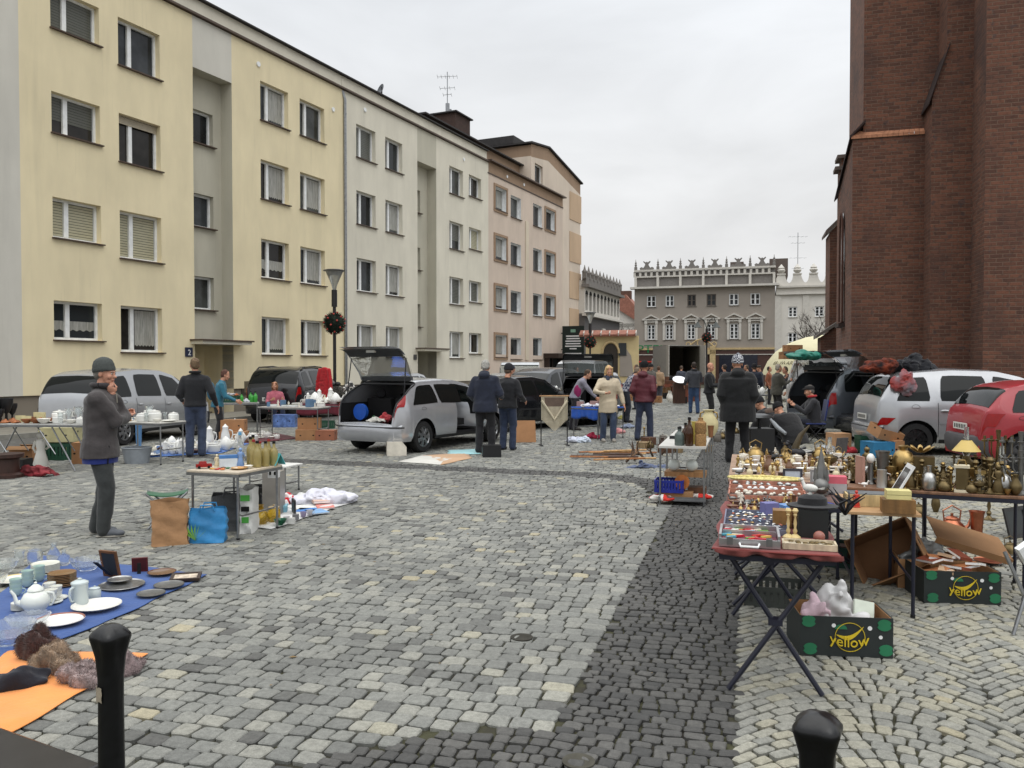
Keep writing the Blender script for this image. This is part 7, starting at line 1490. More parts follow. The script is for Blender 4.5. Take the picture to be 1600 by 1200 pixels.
# ================================================================ long goods run on the right: narrow table 1, wider table 2
def PQ(p, q, z=0): return Vector((p * CE[0] + q * AE[0], p * CE[1] + q * AE[1], z))
NAVYL = paintm((30, 32, 46), .4); Z1 = .75
folding_table('folding_table', 'narrow folding table with crossed dark legs at the near end of the trinket stall', PQ(-.13, 4.32), PQ(.43, 4.32), 1.55, Z1, (120, 50, 46), NAVYL, 'x', topm=cloth((84, 40, 38)))
folding_table('folding_table', 'second trinket table just behind the narrow crossed leg table', PQ(-.13, 5.9), PQ(.62, 5.9), 1.1, Z1, (120, 70, 56), NAVYL, 'x', topm=cloth((96, 66, 58)))
folding_table('folding_table', 'wide far trinket table covered with porcelain and brass', PQ(-.14, 7.03), PQ(1.0, 7.03), 2.0, Z1, (150, 120, 96), NAVYL, 'x', topm=cloth((150, 122, 100)))
sheetobj('table_cloth', 'frayed red and cream cloth hanging over the end of the narrow table', 'tablecloth', [PQ(-.15, 4.29), PQ(.45, 4.29), PQ(.45, 5.85), PQ(-.15, 5.85)], (112, 44, 40), z=Z1 + .004, wr=.004)
if 1:
 mb = MB(cloth((96, 44, 40))); a = PQ(-.15, 4.285); b_ = PQ(.46, 4.285); mb.sheet(lambda u, v: (a.lerp(b_, u).x - a.x, a.lerp(b_, u).y - a.y - .012 * sin(u * 34) * v, -v * (.012 + .02 * abs(sin(u * 9)))), 50, 4); tag(obj('cloth_fringe', mb, None, loc=(a.x, a.y, Z1 + .006), smooth=60, solid=.003), 'ragged cream and red fringe of the table cloth above the crossed legs', 'cloth')
zz = Z1 + .012
# aluminium case
o = thing('display_case', 'open aluminium case with a glass lid full of small pens and pendants', 'case', PQ(-.13, 4.34, zz), -PA); w_, d_ = .3, .3
mb = MB(metalm((190, 190, 192), .3))
for (c, dd) in (((w_ / 2, .006, .02), (w_, .012, .04)), ((w_ / 2, d_ - .006, .03), (w_, .012, .06)), ((.006, d_ / 2, .03), (.012, d_ - .024, .06)), ((w_ - .006, d_ / 2, .03), (.012, d_ - .024, .06)), ((w_ / 2, d_ * .5, .03), (w_ - .03, .008, .055))): mb.box(c, dd)
mb.box((w_ / 2, d_ / 2, .016), (w_ - .03, d_ - .03, .03), cloth((96, 24, 44))); obj('case_body', mb, o, smooth=0)
mb = MB(PVC); mb.tube([(w_ * .34, -.005, .02), (w_ * .36, -.05, .014), (w_ * .64, -.05, .014), (w_ * .66, -.005, .02)], .006, 6); obj('handle', mb, o)
for fx in (.18, .82): mb = MB(STEEL); mb.box((w_ * fx, -.004, .03), (.03, .012, .04)); obj('latch', mb, o)
r = random.Random(3)
for i in range(26):
 y = .03 + (i % 2) * .14 + r.uniform(0, .1); p = o.location + Matrix.Rotation(-PA, 3, 'Z') @ Vector((.03 + r.uniform(0, .23), y, .034)); c = r.choice(((200, 60, 50), (220, 210, 190), (110, 160, 70), (90, 170, 190), (190, 40, 60), (210, 180, 90), (230, 230, 226)))
 put('pendant', 'small coloured pendant inside the open aluminium case', 'pendant', box(.055, .014, .01, cmat('pend', c, rough=.4)), p, r.uniform(-.5, .5), 'small pendants in the aluminium case')
# jewellery tray
JB = cloth((20, 24, 52)); jt = put('jewellery_tray', 'navy velvet jewellery tray in two halves behind the aluminium case', 'tray', M1(lambda mb: (mb.box((0, .15, .01), (.34, .3, .02), JB), mb.box((0, .46, .01), (.34, .3, .02), JB), [mb.box((x, y, .018), d, cmat('greyrim', (110, 112, 130))) for x, y, d in ((-.17, .3, (.008, .62, .03)), (.17, .3, (.008, .62, .03)), (0, 0, (.34, .008, .03)), (0, .305, (.34, .01, .03)), (0, .61, (.34, .008, .03)))]), 0), PQ(.055, 4.68, zz), -PA)
for i in range(64):
 x, y = -.15 + .3 * ((i % 8) + r.uniform(.2, .8)) / 8, .03 + .57 * ((i // 8) + r.uniform(.2, .8)) / 8; p = jt.location + Matrix.Rotation(-PA, 3, 'Z') @ Vector((x, y, .02)); c = r.choice(((200, 200, 200), (170, 172, 178), (214, 206, 190), (180, 150, 100), (190, 120, 100), (140, 160, 180), (225, 225, 222)))
 put('brooch', 'small silvery brooch pinned on the navy velvet tray', 'brooch', cached(('brooch', c), lambda mb: (mb.ball((0, 0, .005), (.013, .009, .006), 8, 5, cmat('brooch', c, rough=.25, metal=.5)), mb.ball((.012, .004, .004), (.008, .005, .004), 6, 4, cmat('brooch', c)))), p, r.uniform(0, 6), 'brooches on the navy tray')
put('specimen_tray', 'low wooden framed tray of rings at the front right corner of the narrow table', 'tray', M1(lambda mb: (mb.box((0, 0, .008), (.24, .12, .016), cloth((190, 180, 160))), [mb.box(c, d, woodm((190, 176, 150))) for c, d in (((0, -.06, .015), (.25, .01, .03)), ((0, .06, .015), (.25, .01, .03)), ((-.125, 0, .015), (.01, .12, .03)), ((.125, 0, .015), (.01, .12, .03)))]), 0), PQ(.31, 4.42, zz), -PA)
for i in range(16): p = PQ(.31 - .1 + .2 * r.random(), 4.42 - .04 + .08 * r.random(), zz + .018); put('ring', 'small dull ring lying in the wooden framed tray', 'ring', cached('ring', lambda mb: mb.tube([(.011 * cos(k * pi / 6), .011 * sin(k * pi / 6), .004) for k in range(13)], .003, 5, BRASSD)), p, 0, 'rings in the wooden framed tray')
def P7(name, label, cat, me, p, q, rz=0, z=None, **k): return put(name, label, cat, me, PQ(p, q, z if z is not None else zz), rz - PA, **k)
P7('storage_box', 'tall black box carrying a dark hat at the right edge of the narrow table', 'box', box(.15, .14, .15, cmat('blackbox', (26, 30, 30), rough=.6)), .35, 4.74); P7('hat', 'flat black felt hat with a wide brim on the black box', 'hat', M1(lambda mb: mb.lathe([(.13, 0), (.135, .01), (.08, .015), (.075, .05), (.05, .065), (.001, .066)], 20, cloth((30, 30, 32)), sy=.8)), .35, 4.77, z=zz + .152)
P7('bird_figurine', 'white porcelain gull figurine sitting on the black hat', 'figurine', bird(.09, porcelain((206, 206, 200))), .34, 4.79, rz=2.6, z=zz + .215)
P7('wooden_box', 'small square light wooden box in the middle of the narrow table', 'box', box(.1, .09, .1, woodm((140, 104, 60))), .2, 4.95); P7('wooden_post', 'upright dark wooden pepper mill beside the light wooden box', 'pepper mill', vase(.17, .03, WHT_, woodm((96, 62, 40)), 0), .27, 5.05)
for k in range(2): P7('candlestick', ('left', 'right')[k] + ' one of a pair of cream bell shaped candlesticks', 'candlestick', stick(.16, .03, cmat('cream', (206, 184, 130), rough=.4)), .22 + .035 * k, 4.64)
P7('glass_ball', 'brown pink marbled glass ball at the front of the narrow table', 'ball', M1(lambda mb: mb.ball((0, 0, .03), .03, 16, 10, cmat('marble', (150, 96, 84), rough=.2, var=.3))), .37, 4.57); P7('cork_pot', 'dark red pot with a brown ball lid beside the ring tray', 'pot', jar(.08, .03, cmat('dred', (104, 40, 40)), cmat('brn', (90, 70, 60))), .2, 4.38) if 0 else None
P7('blue_tray', 'pale blue plastic boat shaped box in the middle of the trinket stall', 'box', box(.2, .09, .06, cmat('pblue', (150, 190, 216), rough=.3), cmat('pblue2', (90, 140, 200), rough=.3)), .3, 5.42, rz=.5); P7('blue_box', 'purple and blue packet left of the pale blue box', 'packet', box(.09, .07, .09, cmat('purp', (110, 110, 160))), .14, 5.25, rz=.5); P7('blue_plate', 'dark blue glass bowl right of the pale blue box', 'bowl', bowl(.1, .05, WHT_, cmat('cobalt', (30, 44, 130), rough=.1)), .44, 5.55)
P7('feather_duster', 'ragged dark metal sculpture of leaves at the right edge', 'sculpture', M1(lambda mb: [mb.tube([(0, 0, .02), (.05 * cos(k), .05 * sin(k), .09), (.11 * cos(k * 1.3), .1 * sin(k), .13 + .02 * (k % 3))], [.008, .01, .002], 5, IRON) for k in range(9)]), .58, 5.35)
# table 1 + 2 small goods
BR1 = [('candlestick', 'candlestick', 'brass candlestick', stick(.12, .035)), ('bell', 'bell', 'brass bell', M1(lambda mb: mb.lathe([(.035, 0), (.03, .02), (.02, .045), (.006, .055), (.008, .08), (.001, .085)], 14, BRASS))), ('figurine', 'figurine', 'white figurine', figurine(.1)), ('figurine', 'figurine', 'gilded figurine', figurine(.11, m=BRASS)), ('cup', 'cup', 'white porcelain cup', cup()), ('box', 'box', 'dark lidded box', box(.08, .06, .04, woodm((70, 44, 34)))), ('sauce_boat', 'sauce boat', 'white sauce boat', M1(lambda mb: (mb.lathe([(.03, 0), (.025, .012), (.05, .04), (.055, .05), (.04, .03), (.001, .02)], 16, porcelain(), sx=1.5), handle(mb, .07, .015, .05, .02, .004, porcelain(), -1)))), ('bird_figurine', 'figurine', 'pewter bird', bird(.08)), ('dish', 'dish', 'brown dish', bowl(.05, .03, (120, 84, 60))), ('shell', 'shell', 'pale sea shell', heap((206, 190, 170), .045, .035, .03, 77, porcelain((200, 184, 164)), .004, .008))]
fill('narrow trinket table', (PQ(.22, 4.88), PQ(.42, 4.88), PQ(.42, 5.85), PQ(.22, 5.85)), 4, 9, BR1, zz, 5, smax=.6)
fill('narrow trinket table rear', (PQ(-.1, 5.36), PQ(.2, 5.36), PQ(.2, 5.85), PQ(-.1, 5.85)), 7, 5, [k for k in BR1 if k[2] in ('brass bell', 'pale sea shell', 'brown dish', 'pewter bird', 'white figurine', 'dark lidded box')], zz, 6, smax=.6)
# drawers with little items on table 2
for k, q in enumerate((5.93, 6.14, 6.36)):
 P7('wooden_tray', 'long shallow wooden tray of small silver things, %s from the front' % ('first', 'second', 'third')[k], 'tray', M1(lambda mb: (mb.box((0, 0, .015), (.49, .16, .03), woodm((70, 48, 40))), [mb.box(c, d, woodm((176, 120, 100))) for c, d in (((0, -.085, .02), (.51, .008, .04)), ((0, .085, .03), (.51, .008, .06)), ((-.25, 0, .025), (.008, .17, .05)), ((.25, 0, .025), (.008, .17, .05)))]), 0), .14, q)
 for i in range(16): p = PQ(-.08 + .44 * (i % 8 + r.random()) / 8, q - .05 + .1 * (i // 8 + .3 * r.random()) / 1.4, zz + .032); put('shell' if k else 'brooch', ('small pale sea shell in the wooden tray', 'white enamel shell in the middle wooden tray', 'small silver piece in the rear wooden tray')[k], 'shell' if k else 'brooch', cached(('bit', k), lambda mb: mb.ball((0, 0, .012), (.02, .014, .012), 8, 6, (porcelain((206, 200, 186)), porcelain((222, 222, 220)), SILVER)[k])), p, r.uniform(0, 6), 'little pieces in the wooden trays', scale=r.choice((.8, 1, 1.3)))
P7('doily_basket', 'long pale yellow lace basket with pearls on the trinket stall', 'basket', M1(lambda mb: (mb.lathe([(.1, 0), (.12, .02), (.17, .05), (.175, .06), (.14, .045), (.08, .015), (.001, .014)], 40, cmat('lace', (206, 194, 130), rough=.9, var=.3, scale=60), sx=1.55, sy=.62), mb.tube([(.27 * cos(k * pi / 24) + .004 * (k % 2), (.108 + .006 * (k % 2)) * sin(k * pi / 24), .06) for k in range(49)], .009, 6, cmat('lace', (206, 194, 130))))), .14, 6.62)
for i in range(12): put('pearl_string', 'white bead lying in the pale lace basket', 'bead', cached('bead', lambda mb: mb.ball((0, 0, .01), .013, 8, 6, porcelain((214, 210, 196)))), PQ(-.02 + .32 * r.random(), 6.59 + .07 * r.random(), zz + .02), 0, 'beads in the lace basket')
P7('spire_ornament', 'tall dark grey cathedral spire ornament', 'ornament', M1(lambda mb: (mb.box((0, 0, .06), (.09, .09, .12), PEWTER), mb.cyl((0, 0, .12), (0, 0, .34), .045, .002, 6, PEWTER), [mb.cyl((x, y, .1), (x, y, .2), .014, .001, 5, PEWTER) for x in (-.04, .04) for y in (-.04, .04)])), .52, 6.3); P7('dark_orb', 'round dark grey stone ball on a foot before the spire', 'ball', M1(lambda mb: (mb.lathe([(.04, 0), (.02, .03), (.02, .04)], 12, PEWTER), mb.ball((0, 0, .09), .055, 16, 10, PEWTER))), .5, 6.05)
P7('pink_box', 'pink cardboard box on grey boxes at the right of the trinket stall', 'box', box(.16, .12, .05, cmat('pink', (200, 96, 110))), .62, 6.42, z=zz + .07); P7('grey_box', 'pale grey cardboard box under the pink box', 'box', box(.16, .12, .07, cmat('pgrey', (170, 166, 168))), .62, 6.42)
P7('framed_picture', 'small framed picture with a white mount standing on the stall', 'picture frame', frame(.15, .1, (60, 62, 70), cmat('mount', (190, 200, 210)), .014, True), .36, 6.95, rz=.1); P7('framed_picture', 'pale grey framed picture right of the white mount', 'picture frame', frame(.14, .1, (150, 150, 150), cmat('mount2', (200, 204, 204)), .014, True), .56, 6.92, rz=-.1)
folding_table('side_board', 'low side board with trays joining the trinket and brass tables', PQ(.66, 5.98), PQ(1.12, 5.98), 1.0, .7, (176, 140, 100), NAVYL, 'straight', apron=False)
P7('specimen_box', 'long pale wooden box with a raised glass lid on the side board', 'box', M1(lambda mb: (mb.box((0, 0, .04), (.36, .2, .08), woodm((196, 176, 130))), mb.box((0, 0, .082), (.33, .17, .006), cloth((90, 94, 96))), mb.box((.2, .06, .17), (.012, .24, .26), PVC, ry=.5), mb.box((.196, .06, .17), (.008, .18, .2), cmat('dkglass', (60, 60, 64), rough=.1), ry=.5)), 0), .86, 6.3, z=.702); P7('wooden_chest', 'brown wooden jewellery chest with cream boxes on top', 'chest', box(.2, .14, .09, woodm((120, 88, 50))), .98, 6.02, z=.702)
for k in range(2): P7('cream_box', ('lower', 'upper')[k] + ' cream pillow box on the brown wooden chest', 'box', box(.15, .11, .028, cmat('creambx', (206, 196, 136))), .98, 6.02, z=.794 + k * .031)
P7('red_bauble', 'shiny red bauble in a box on the side board', 'bauble', M1(lambda mb: mb.ball((0, 0, .03), .03, 14, 10, cmat('rb', (180, 30, 40), rough=.15))), .72, 6.5, z=.702); P7('red_figurine', 'small red and yellow clown doll standing on the side board', 'doll', figurine(.12, (190, 60, 50)), .74, 6.16, z=.702)
BR2 = BR1 + [('vase', 'vase', 'brown glazed vase', vase(.14, .045, (120, 90, 70))), ('teapot', 'teapot', 'brass teapot', kettle(.12, BRASS)), ('jug', 'jug', 'cream jug', vase(.12, .04, (206, 194, 160), None, 2)), ('bowl', 'bowl', 'white lidded tureen', jar(.1, .07, porcelain((216, 210, 196)))), ('box', 'box', 'black lacquer box', box(.12, .08, .05, cmat('lacq', (30, 28, 30), rough=.2), cmat('lacq2', (206, 200, 190))))]
fill('wide porcelain table', (PQ(-.1, 7.12), PQ(.95, 7.12), PQ(.95, 8.0), PQ(-.1, 8.0)), 12, 7, BR2, zz, 11, smax=.75)
fill('far end of the porcelain table', (PQ(-.08, 8.05), PQ(.95, 8.05), PQ(.95, 8.95), PQ(-.08, 8.95)), 10, 6, BR2 + [('kettle', 'kettle', 'tall brass pot', kettle(.2, BRASS)), ('vase', 'vase', 'large brass vase', vase(.2, .07, WHT_, BRASSD, 0)), ('bird_figurine', 'figurine', 'tall dark cockerel', bird(.2, IRON))], zz, 13, smax=.75)
P7('vase', 'tall dark carved horn rising from the porcelain table', 'horn', M1(lambda mb: mb.tube([(0, 0, 0), (.02, 0, .12), (.07, 0, .24), (.15, 0, .34)], [.04, .035, .025, .006], 10, woodm((70, 60, 40)))), .45, 8.6)
# ================================================================ brass table on the right
BA = Vector((2.58, 6.36, 0)); bx = Vector((.905, -.425, 0)); by = Vector((.425, .905, 0)); BBL = 1.22
folding_table('folding_table', 'brown board table loaded with brassware on thin dark legs', BA, BA + bx * BBL, .62, .75, topm=woodm((120, 88, 66)), legm=NAVYL, style='straight')
def BQ(u, v, z=.752): p = BA + bx * (BBL * u) + by * (.62 * v); return (p.x, p.y, z)
def PB(name, label, cat, me, u, v, rz=0, z=.752, **k): return put(name, label, cat, me, BQ(u, v, z), rz - .44, **k)
PB('oil_lamp', 'tall brass oil lamp with a yellow shade and clear chimney', 'oil lamp', oillamp(.46, BRASSD, cmat('yshade', (196, 170, 96), rough=.4)), .68, .62); PB('mantel_clock', 'square brass carriage clock with white corners at the table front', 'clock', M1(lambda mb: (mb.box((0, 0, .1), (.075, .065, .15), BRASSD), mb.box((0, 0, .01), (.1, .085, .02), cmat('crm', (206, 196, 170))), mb.box((0, 0, .19), (.1, .085, .02), cmat('crm', (206, 196, 170))), mb.tube([(-.03, 0, .2), (-.02, 0, .235), (.02, 0, .235), (.03, 0, .2)], .005, 6, BRASS))), .64, .1)
PB('mantel_clock', 'smaller glass sided brass clock beside the square carriage clock', 'clock', M1(lambda mb: (mb.box((0, 0, .08), (.05, .05, .12), GLASS), mb.box((0, 0, .01), (.07, .07, .02), BRASS), mb.box((0, 0, .15), (.07, .07, .02), BRASS))), .74, .16)
PB('beer_mug', 'pale grey metal tankard on the left of the brass table', 'tankard', M1(lambda mb: (mb.lathe([(.04, 0), (.038, .01), (.034, .13), (.036, .135)], 18, cmat('tank', (170, 170, 166), rough=.35, metal=.6)), handle(mb, .034, .03, .11, .03, .005, STEEL))), .2, .12)
PB('vase', 'tall dark pewter vase with a flared rim behind the tankard', 'vase', vase(.26, .06, WHT_, PEWTER, 1), .2, .45); PB('figurine', 'white bust on a stand beside the dark pewter vase', 'bust', M1(lambda mb: (mb.lathe([(.03, 0), (.02, .02), (.02, .16)], 12, PEWTER), mb.ball((0, 0, .2), (.032, .036, .04), 12, 8, porcelain()))), .13, .4); PB('chess_plaque', 'leaning pink brown plaque at the left end of the brass table', 'plaque', box(.02, .12, .22, cmat('plq', (170, 130, 116))), .07, .3, rz=.5)
PB('sheep_figurine', 'small group of white china lambs at the left front', 'figurine', bird(.05, porcelain()), .1, .1)
PB('lily_dish', 'open brass water lily dish on top of the brass pile', 'dish', M1(lambda mb: [mb.ball((.06 * cos(k * pi / 4), .06 * sin(k * pi / 4), .03), (.05, .02, .008), 8, 5, BRASS, Q=Matrix.Rotation(k * pi / 4, 3, 'Z') @ Matrix.Rotation(-.6, 3, 'Y')) for k in range(8)]), .42, .6, z=1.0); PB('box', 'upright brass casket carrying the water lily dish', 'casket', box(.2, .14, .22, BRASSD), .42, .62)
PB('candelabrum', 'large silver candelabrum with hanging crystals at the right end', 'candelabrum', candelabra(.4, PEWTER), .97, .55, scale=1.1); PB('candelabrum', 'tall dark five armed candelabrum at the right end', 'candelabrum', candelabra(.44, BRASSD), .86, .75, rz=.5); PB('candelabrum', 'pewter cherub candelabrum with a broad foot at the right front', 'candelabrum', candelabra(.32, PEWTER), .95, .18, rz=.3)
PB('samovar', 'brass samovar with a tap in the middle of the brass table', 'samovar', M1(lambda mb: (mb.lathe([(.06, 0), (.06, .02), (.03, .04), (.04, .07), (.08, .12), (.085, .2), (.06, .25), (.03, .27), (.04, .3), (.001, .31)], 20, BRASS), mb.cyl((0, -.08, .1), (0, -.14, .09), .01, .008, 8, BRASS), handle(mb, .08, .14, .22, .03, .006, BRASS), handle(mb, .08, .14, .22, .03, .006, BRASS, -1))), .32, .55)
BK = [('candlestick', 'candlestick', 'brass candlestick', stick(.2, .04)), ('candlestick', 'candlestick', 'dark brass candlestick', stick(.24, .045, BRASSD)), ('vase', 'vase', 'brass vase', vase(.17, .05, WHT_, BRASSD, 0)), ('goblet', 'goblet', 'brass goblet', vase(.14, .04, WHT_, BRASS, 3)), ('oil_lamp', 'oil lamp', 'brass oil lamp', oillamp(.28, BRASSD)), ('figurine', 'figurine', 'bronze figurine', figurine(.2, m=BRASSD)), ('candelabrum', 'candelabrum', 'brass candelabrum', candelabra(.24)), ('kettle', 'kettle', 'brass kettle', kettle(.15, BRASSD)), ('mortar', 'mortar', 'brass mortar', bowl(.045, .07, WHT_, BRASS)), ('ashtray', 'ashtray', 'pewter dish', bowl(.06, .03, WHT_, PEWTER)), ('jug', 'jug', 'silver jug', vase(.18, .05, WHT_, SILVER, 2)), ('lion_figurine', 'figurine', 'brass animal', bird(.12, BRASSD))]
def bq4(u0, u1, v0, v1): return [BQ(u0, v0), BQ(u1, v0), BQ(u1, v1), BQ(u0, v1)]
fill('the brass table', bq4(.24, .6, .05, .95), 10, 6, BK, .752, 21, smax=.78); fill('the right half of the brass table', bq4(.68, .93, .05, .95), 8, 6, BK, .752, 22, smax=.85); fill('the left end of the brass table', bq4(.0, .16, .5, .95), 4, 4, BK, .752, 23, smax=.7)
# second row of goods tables behind (brass and rummage up to the milk can)
folding_table('folding_table', 'rear table with brass ornaments behind the brown board table', BA + by * .75 - bx * .25, BA + by * .75 + bx * .6, .5, .72, topm=woodm((110, 80, 60)), legm=NAVYL)
p0 = BA + by * .8 - bx * .25; fill('the rear ornament table', [p0, p0 + bx * .8, p0 + bx * .8 + by * .4, p0 + by * .4], 6, 3, BK + BR1, .722, 31)
def GB(px, py): p = G(px, py); return (p.x, p.y, 0)
put('plastic_crate', 'dark green plastic crate with oddments under the brass table', 'crate', crate(.56, .36, .17, cmat('dgreen', (34, 66, 58), rough=.5)), (2.95, 6.95, 0), -.44); put('plastic_bag', 'crumpled clear plastic bag in the dark green crate', 'plastic bag', heap((150, 156, 176), .1, .09, .12, 50, cmat('film', (160, 166, 178), rough=.2), .01), (3.1, 6.9, .12)); put('box', 'brown leather box inside the dark green crate', 'box', box(.24, .14, .14, woodm((90, 56, 44))), (2.86, 6.98, .02), -.4)
KR = card((150, 112, 76)); KRI = card((118, 84, 56))
put('carton', 'empty brown banana carton tipped on its side under the brass table', 'cardboard box', carton(.5, .4, .22, KR, KRI), tuple(G(1395, 905)[:2]) + (.17,), rot=(1.15, -.5, -.5)); put('carton', 'second open brown carton with plastic film behind the tipped carton', 'cardboard box', carton(.5, .38, .22, KR, KRI), (3.22, 6.35, .0), rot=(0, 0, -.3)); put('plastic_film', 'clear crumpled plastic film standing out of the second carton', 'plastic film', heap((180, 184, 184), .2, .1, .28, 51, cmat('film2', (176, 180, 180), rough=.15, trans=.4), .02), (3.2, 6.4, .15))
put('cardboard_sheet', 'loose brown cardboard lid leaning over the printed box', 'cardboard', M1(lambda mb: (mb.box((0, 0, 0), (.56, .4, .006), KR), mb.box((0, -.2, -.02), (.56, .006, .05), KR)), 0), tuple(G(1512, 905)[:2]) + (.33,), rot=(.25, .28, -.2))
def printed_box(label, px, py, rz, seed, flap=False):
 p = G(px, py); BKB = cmat('boxblack', (36, 42, 42), rough=.6, var=.1); o = link('printed_carton', carton(.52, .36, .23, BKB, KR, holes=False), None, (p.x, p.y + .2, 0), rz); tag(o, label, 'cardboard box', 'black printed banana cartons'); f = -.1832
 GRN = cmat('boxgreen', (36, 112, 76), rough=.6); YL = cmat('boxyellow', (206, 180, 40), rough=.5); mb = MB(GRN)
 for (x, z) in ((.21, .19), (.22, .045), (-.2, .04), (-.21, .2)): mb.prism([(x + .042 * cos(k * pi / 8) * (1 - .25 * (k % 4 == 0)), z + .034 * sin(k * pi / 8)) for k in range(16)], f - .001, f, axis='y')
 obj('leaf_print', mb, o, smooth=0)
 mb = MB(YL); c = (.02, .115); R0 = .083
 mb.tube([(c[0] + R0 * cos(k * pi / 16), f - .002, c[1] + R0 * sin(k * pi / 16)) for k in range(33)], .0022, 4)
 b0 = [(c[0] - .075 + .15 * t, c[1] + .01 - .05 * sin(pi * t) + .05 * t) for t in [k / 10 for k in range(11)]]; b1 = [(x, z + .022 * sin(pi * (x - c[0] + .075) / .15) + .004) for x, z in reversed(b0)]; mb.prism(b0 + b1, f - .002, f - .001, axis='y')
 mb.prism([(c[0] - .05 + .035 * cos(k * pi / 6) , c[1] + .045 + .028 * sin(k * pi / 6)) for k in range(7)], f - .002, f - .001, GRN, axis='y'); obj('banana_emblem', mb, o, smooth=0)
 me = text_mesh('yellow', .083, YL)
 for v in me.vertices: x = v.co.x - .113; v.co = (c[0] + x, f - .004 - v.co.z, c[1] - .045 + v.co.y - .012 + .9 * x * x * 2)
 link('lettering', me, o)
 mb = MB(PVC);
 for (x, z, r0) in ((-.07, .18, .012), (.13, .17, .013), (.19, .12, .011)): mb.prism([(x + r0 * cos(k * pi / 5), z + r0 * sin(k * pi / 5)) for k in range(10)], f - .001, f, axis='y')
 obj('dot_print', mb, o, smooth=0); return o
o = printed_box('open black printed banana carton holding plastic bags in front of the tables', 1330, 1028, -.12, 1)
put('plastic_bag', 'crumpled white plastic bag standing in the near printed carton', 'plastic bag', heap((206, 206, 206), .17, .12, .5, 52, cmat('wfilm', (200, 200, 200), rough=.3), .016), (o.location.x, o.location.y + .02, .09)); put('plastic_bag', 'pinkish plastic wrapper at the left in the near printed carton', 'plastic bag', heap((206, 180, 190), .11, .09, .3, 53, None, .012), (o.location.x - .14, o.location.y - .04, .13)); put('packet', 'white packet with green print at the right in the near carton', 'packet', box(.12, .02, .14, cmat('wpack', (206, 214, 200))), (o.location.x + .14, o.location.y - .03, .14), rot=(-.4, .2, 0))
o = printed_box('black printed banana carton full of brown paper packets under the table end', 1510, 945, -.1, 2)
for i in range(9): put('packet', 'flat orange brown book packet in the far printed carton', 'packet', book(.16, .1, .02, ((170, 110, 70), (190, 160, 130), (120, 60, 40))[i % 3]), (o.location.x - .15 + .07 * (i % 5), o.location.y - .08 + .1 * (i // 5), .2 + .012 * i), rot=(.1 * (i % 3), .15 * ((i % 4) - 1.5), i), group='packets in the far printed carton')
put('plastic_crate', 'low grey plastic crate standing under the narrow trinket table', 'crate', crate(.4, .3, .14, cmat('gcrate', (62, 66, 62), rough=.6)), (PQ(.2, 6.15).x, PQ(.2, 6.15).y, 0), -PA)
for i, (px, py, me, lab, nm) in enumerate(((1487, 838, kettle(.3, COPPER), 'large copper kettle with a high handle on the ground', 'kettle'), (1526, 840, vase(.26, .08, WHT_, COPPER, 1), 'shiny copper pot with a rolled rim beside the kettle', 'pot'), (1462, 800, vase(.26, .05, WHT_, BRASSD, 0), 'slim brass vase standing behind the crate', 'vase'), (1435, 806, kettle(.2, BRASSD), 'dark brass jug beside the green crate', 'jug'), (1545, 812, stick(.3, .07, BRASSD), 'tall brass lamp stand on the ground', 'lamp_stand'), (1588, 806, candelabra(.4), 'brass chandelier arm standing on the ground at the right', 'chandelier'), (1578, 866, kettle(.16, BRASSD), 'small brass pan near the table leg', 'pan'))): put(nm, lab, nm.replace('_', ' '), me, GB(px, py), i)
for i, (px, py, r0, m_) in enumerate(((1508, 858, .13, SILVER), (1562, 868, .17, SILVER), (1490, 853, .11, PEWTER), (1545, 880, .12, COPPER))): put('tray', ('polished silver tray', 'wide bright silver platter', 'small scalloped pewter plate', 'copper plate with a hammered rim')[i] + ' lying on the setts under the brass table', 'tray', plate(r0, (150, 150, 150), None, .02, m_), (*G(px, py)[:2], .006))
put('picture', 'dark painting leaning at the right edge of the picture', 'picture', frame(.34, .3, (40, 40, 40), cmat('darkpaint', (30, 36, 36), rough=.3), .02, False), tuple(G(1594, 840)[:2]) + (0,), rot=(-.25, 0, .5))
put('white_box', 'white folded plastic table edge showing at the right border', 'board', box(.5, .04, .3, PVC), (3.35, 5.3, .32), rot=(.3, .9, .4)); mb = MB(STEEL); mb.tube([(0, 0, 0), (.25, .1, .62)], .012, 6); mb.tube([(.18, 0, 0), (.0, .1, .5)], .012, 6); tag(obj('trestle', mb, None, loc=tuple(G(1583, 992)[:2]) + (0,)), 'grey metal trestle legs cut off by the right border', 'trestle')
# ================================================================ metal rack in the middle (globes, blue crate, bottles)
o = thing('metal_rack', 'long low metal rack table with bottles on top and a lower tray', 'rack', PQ(-1.02, 10.12), -PA); mb = MB(paintm((190, 188, 182))); RL_, RW_ = 2.6, .56
mb.box((RW_ / 2, RL_ / 2, .7), (RW_, RL_, .025)); obj('rack_top', mb, o, smooth=0)
for y in (.03, .9, 1.75, RL_ - .03):
 for x in (.02, RW_ - .02): mb = MB(STEEL); mb.tube([(x, y, .69), (x, y, 0)], .012, 8); obj('leg', mb, o)
mb = MB(STEEL); mb.box((RW_ / 2, .45, .06), (RW_, .9, .02)); mb.box((RW_ / 2, .02, .075), (RW_, .02, .05)); mb.box((RW_ / 2, .9, .35), (RW_, .02, .02)); obj('lower_tray', mb, o, smooth=0)
def PR(name, label, cat, me, x, y, z=.713, rz=0, **k): v = Matrix.Rotation(-PA, 3, 'Z') @ Vector((x, y, 0)); return put(name, label, cat, me, (o.location.x + v.x, o.location.y + v.y, z), rz - PA, **k)
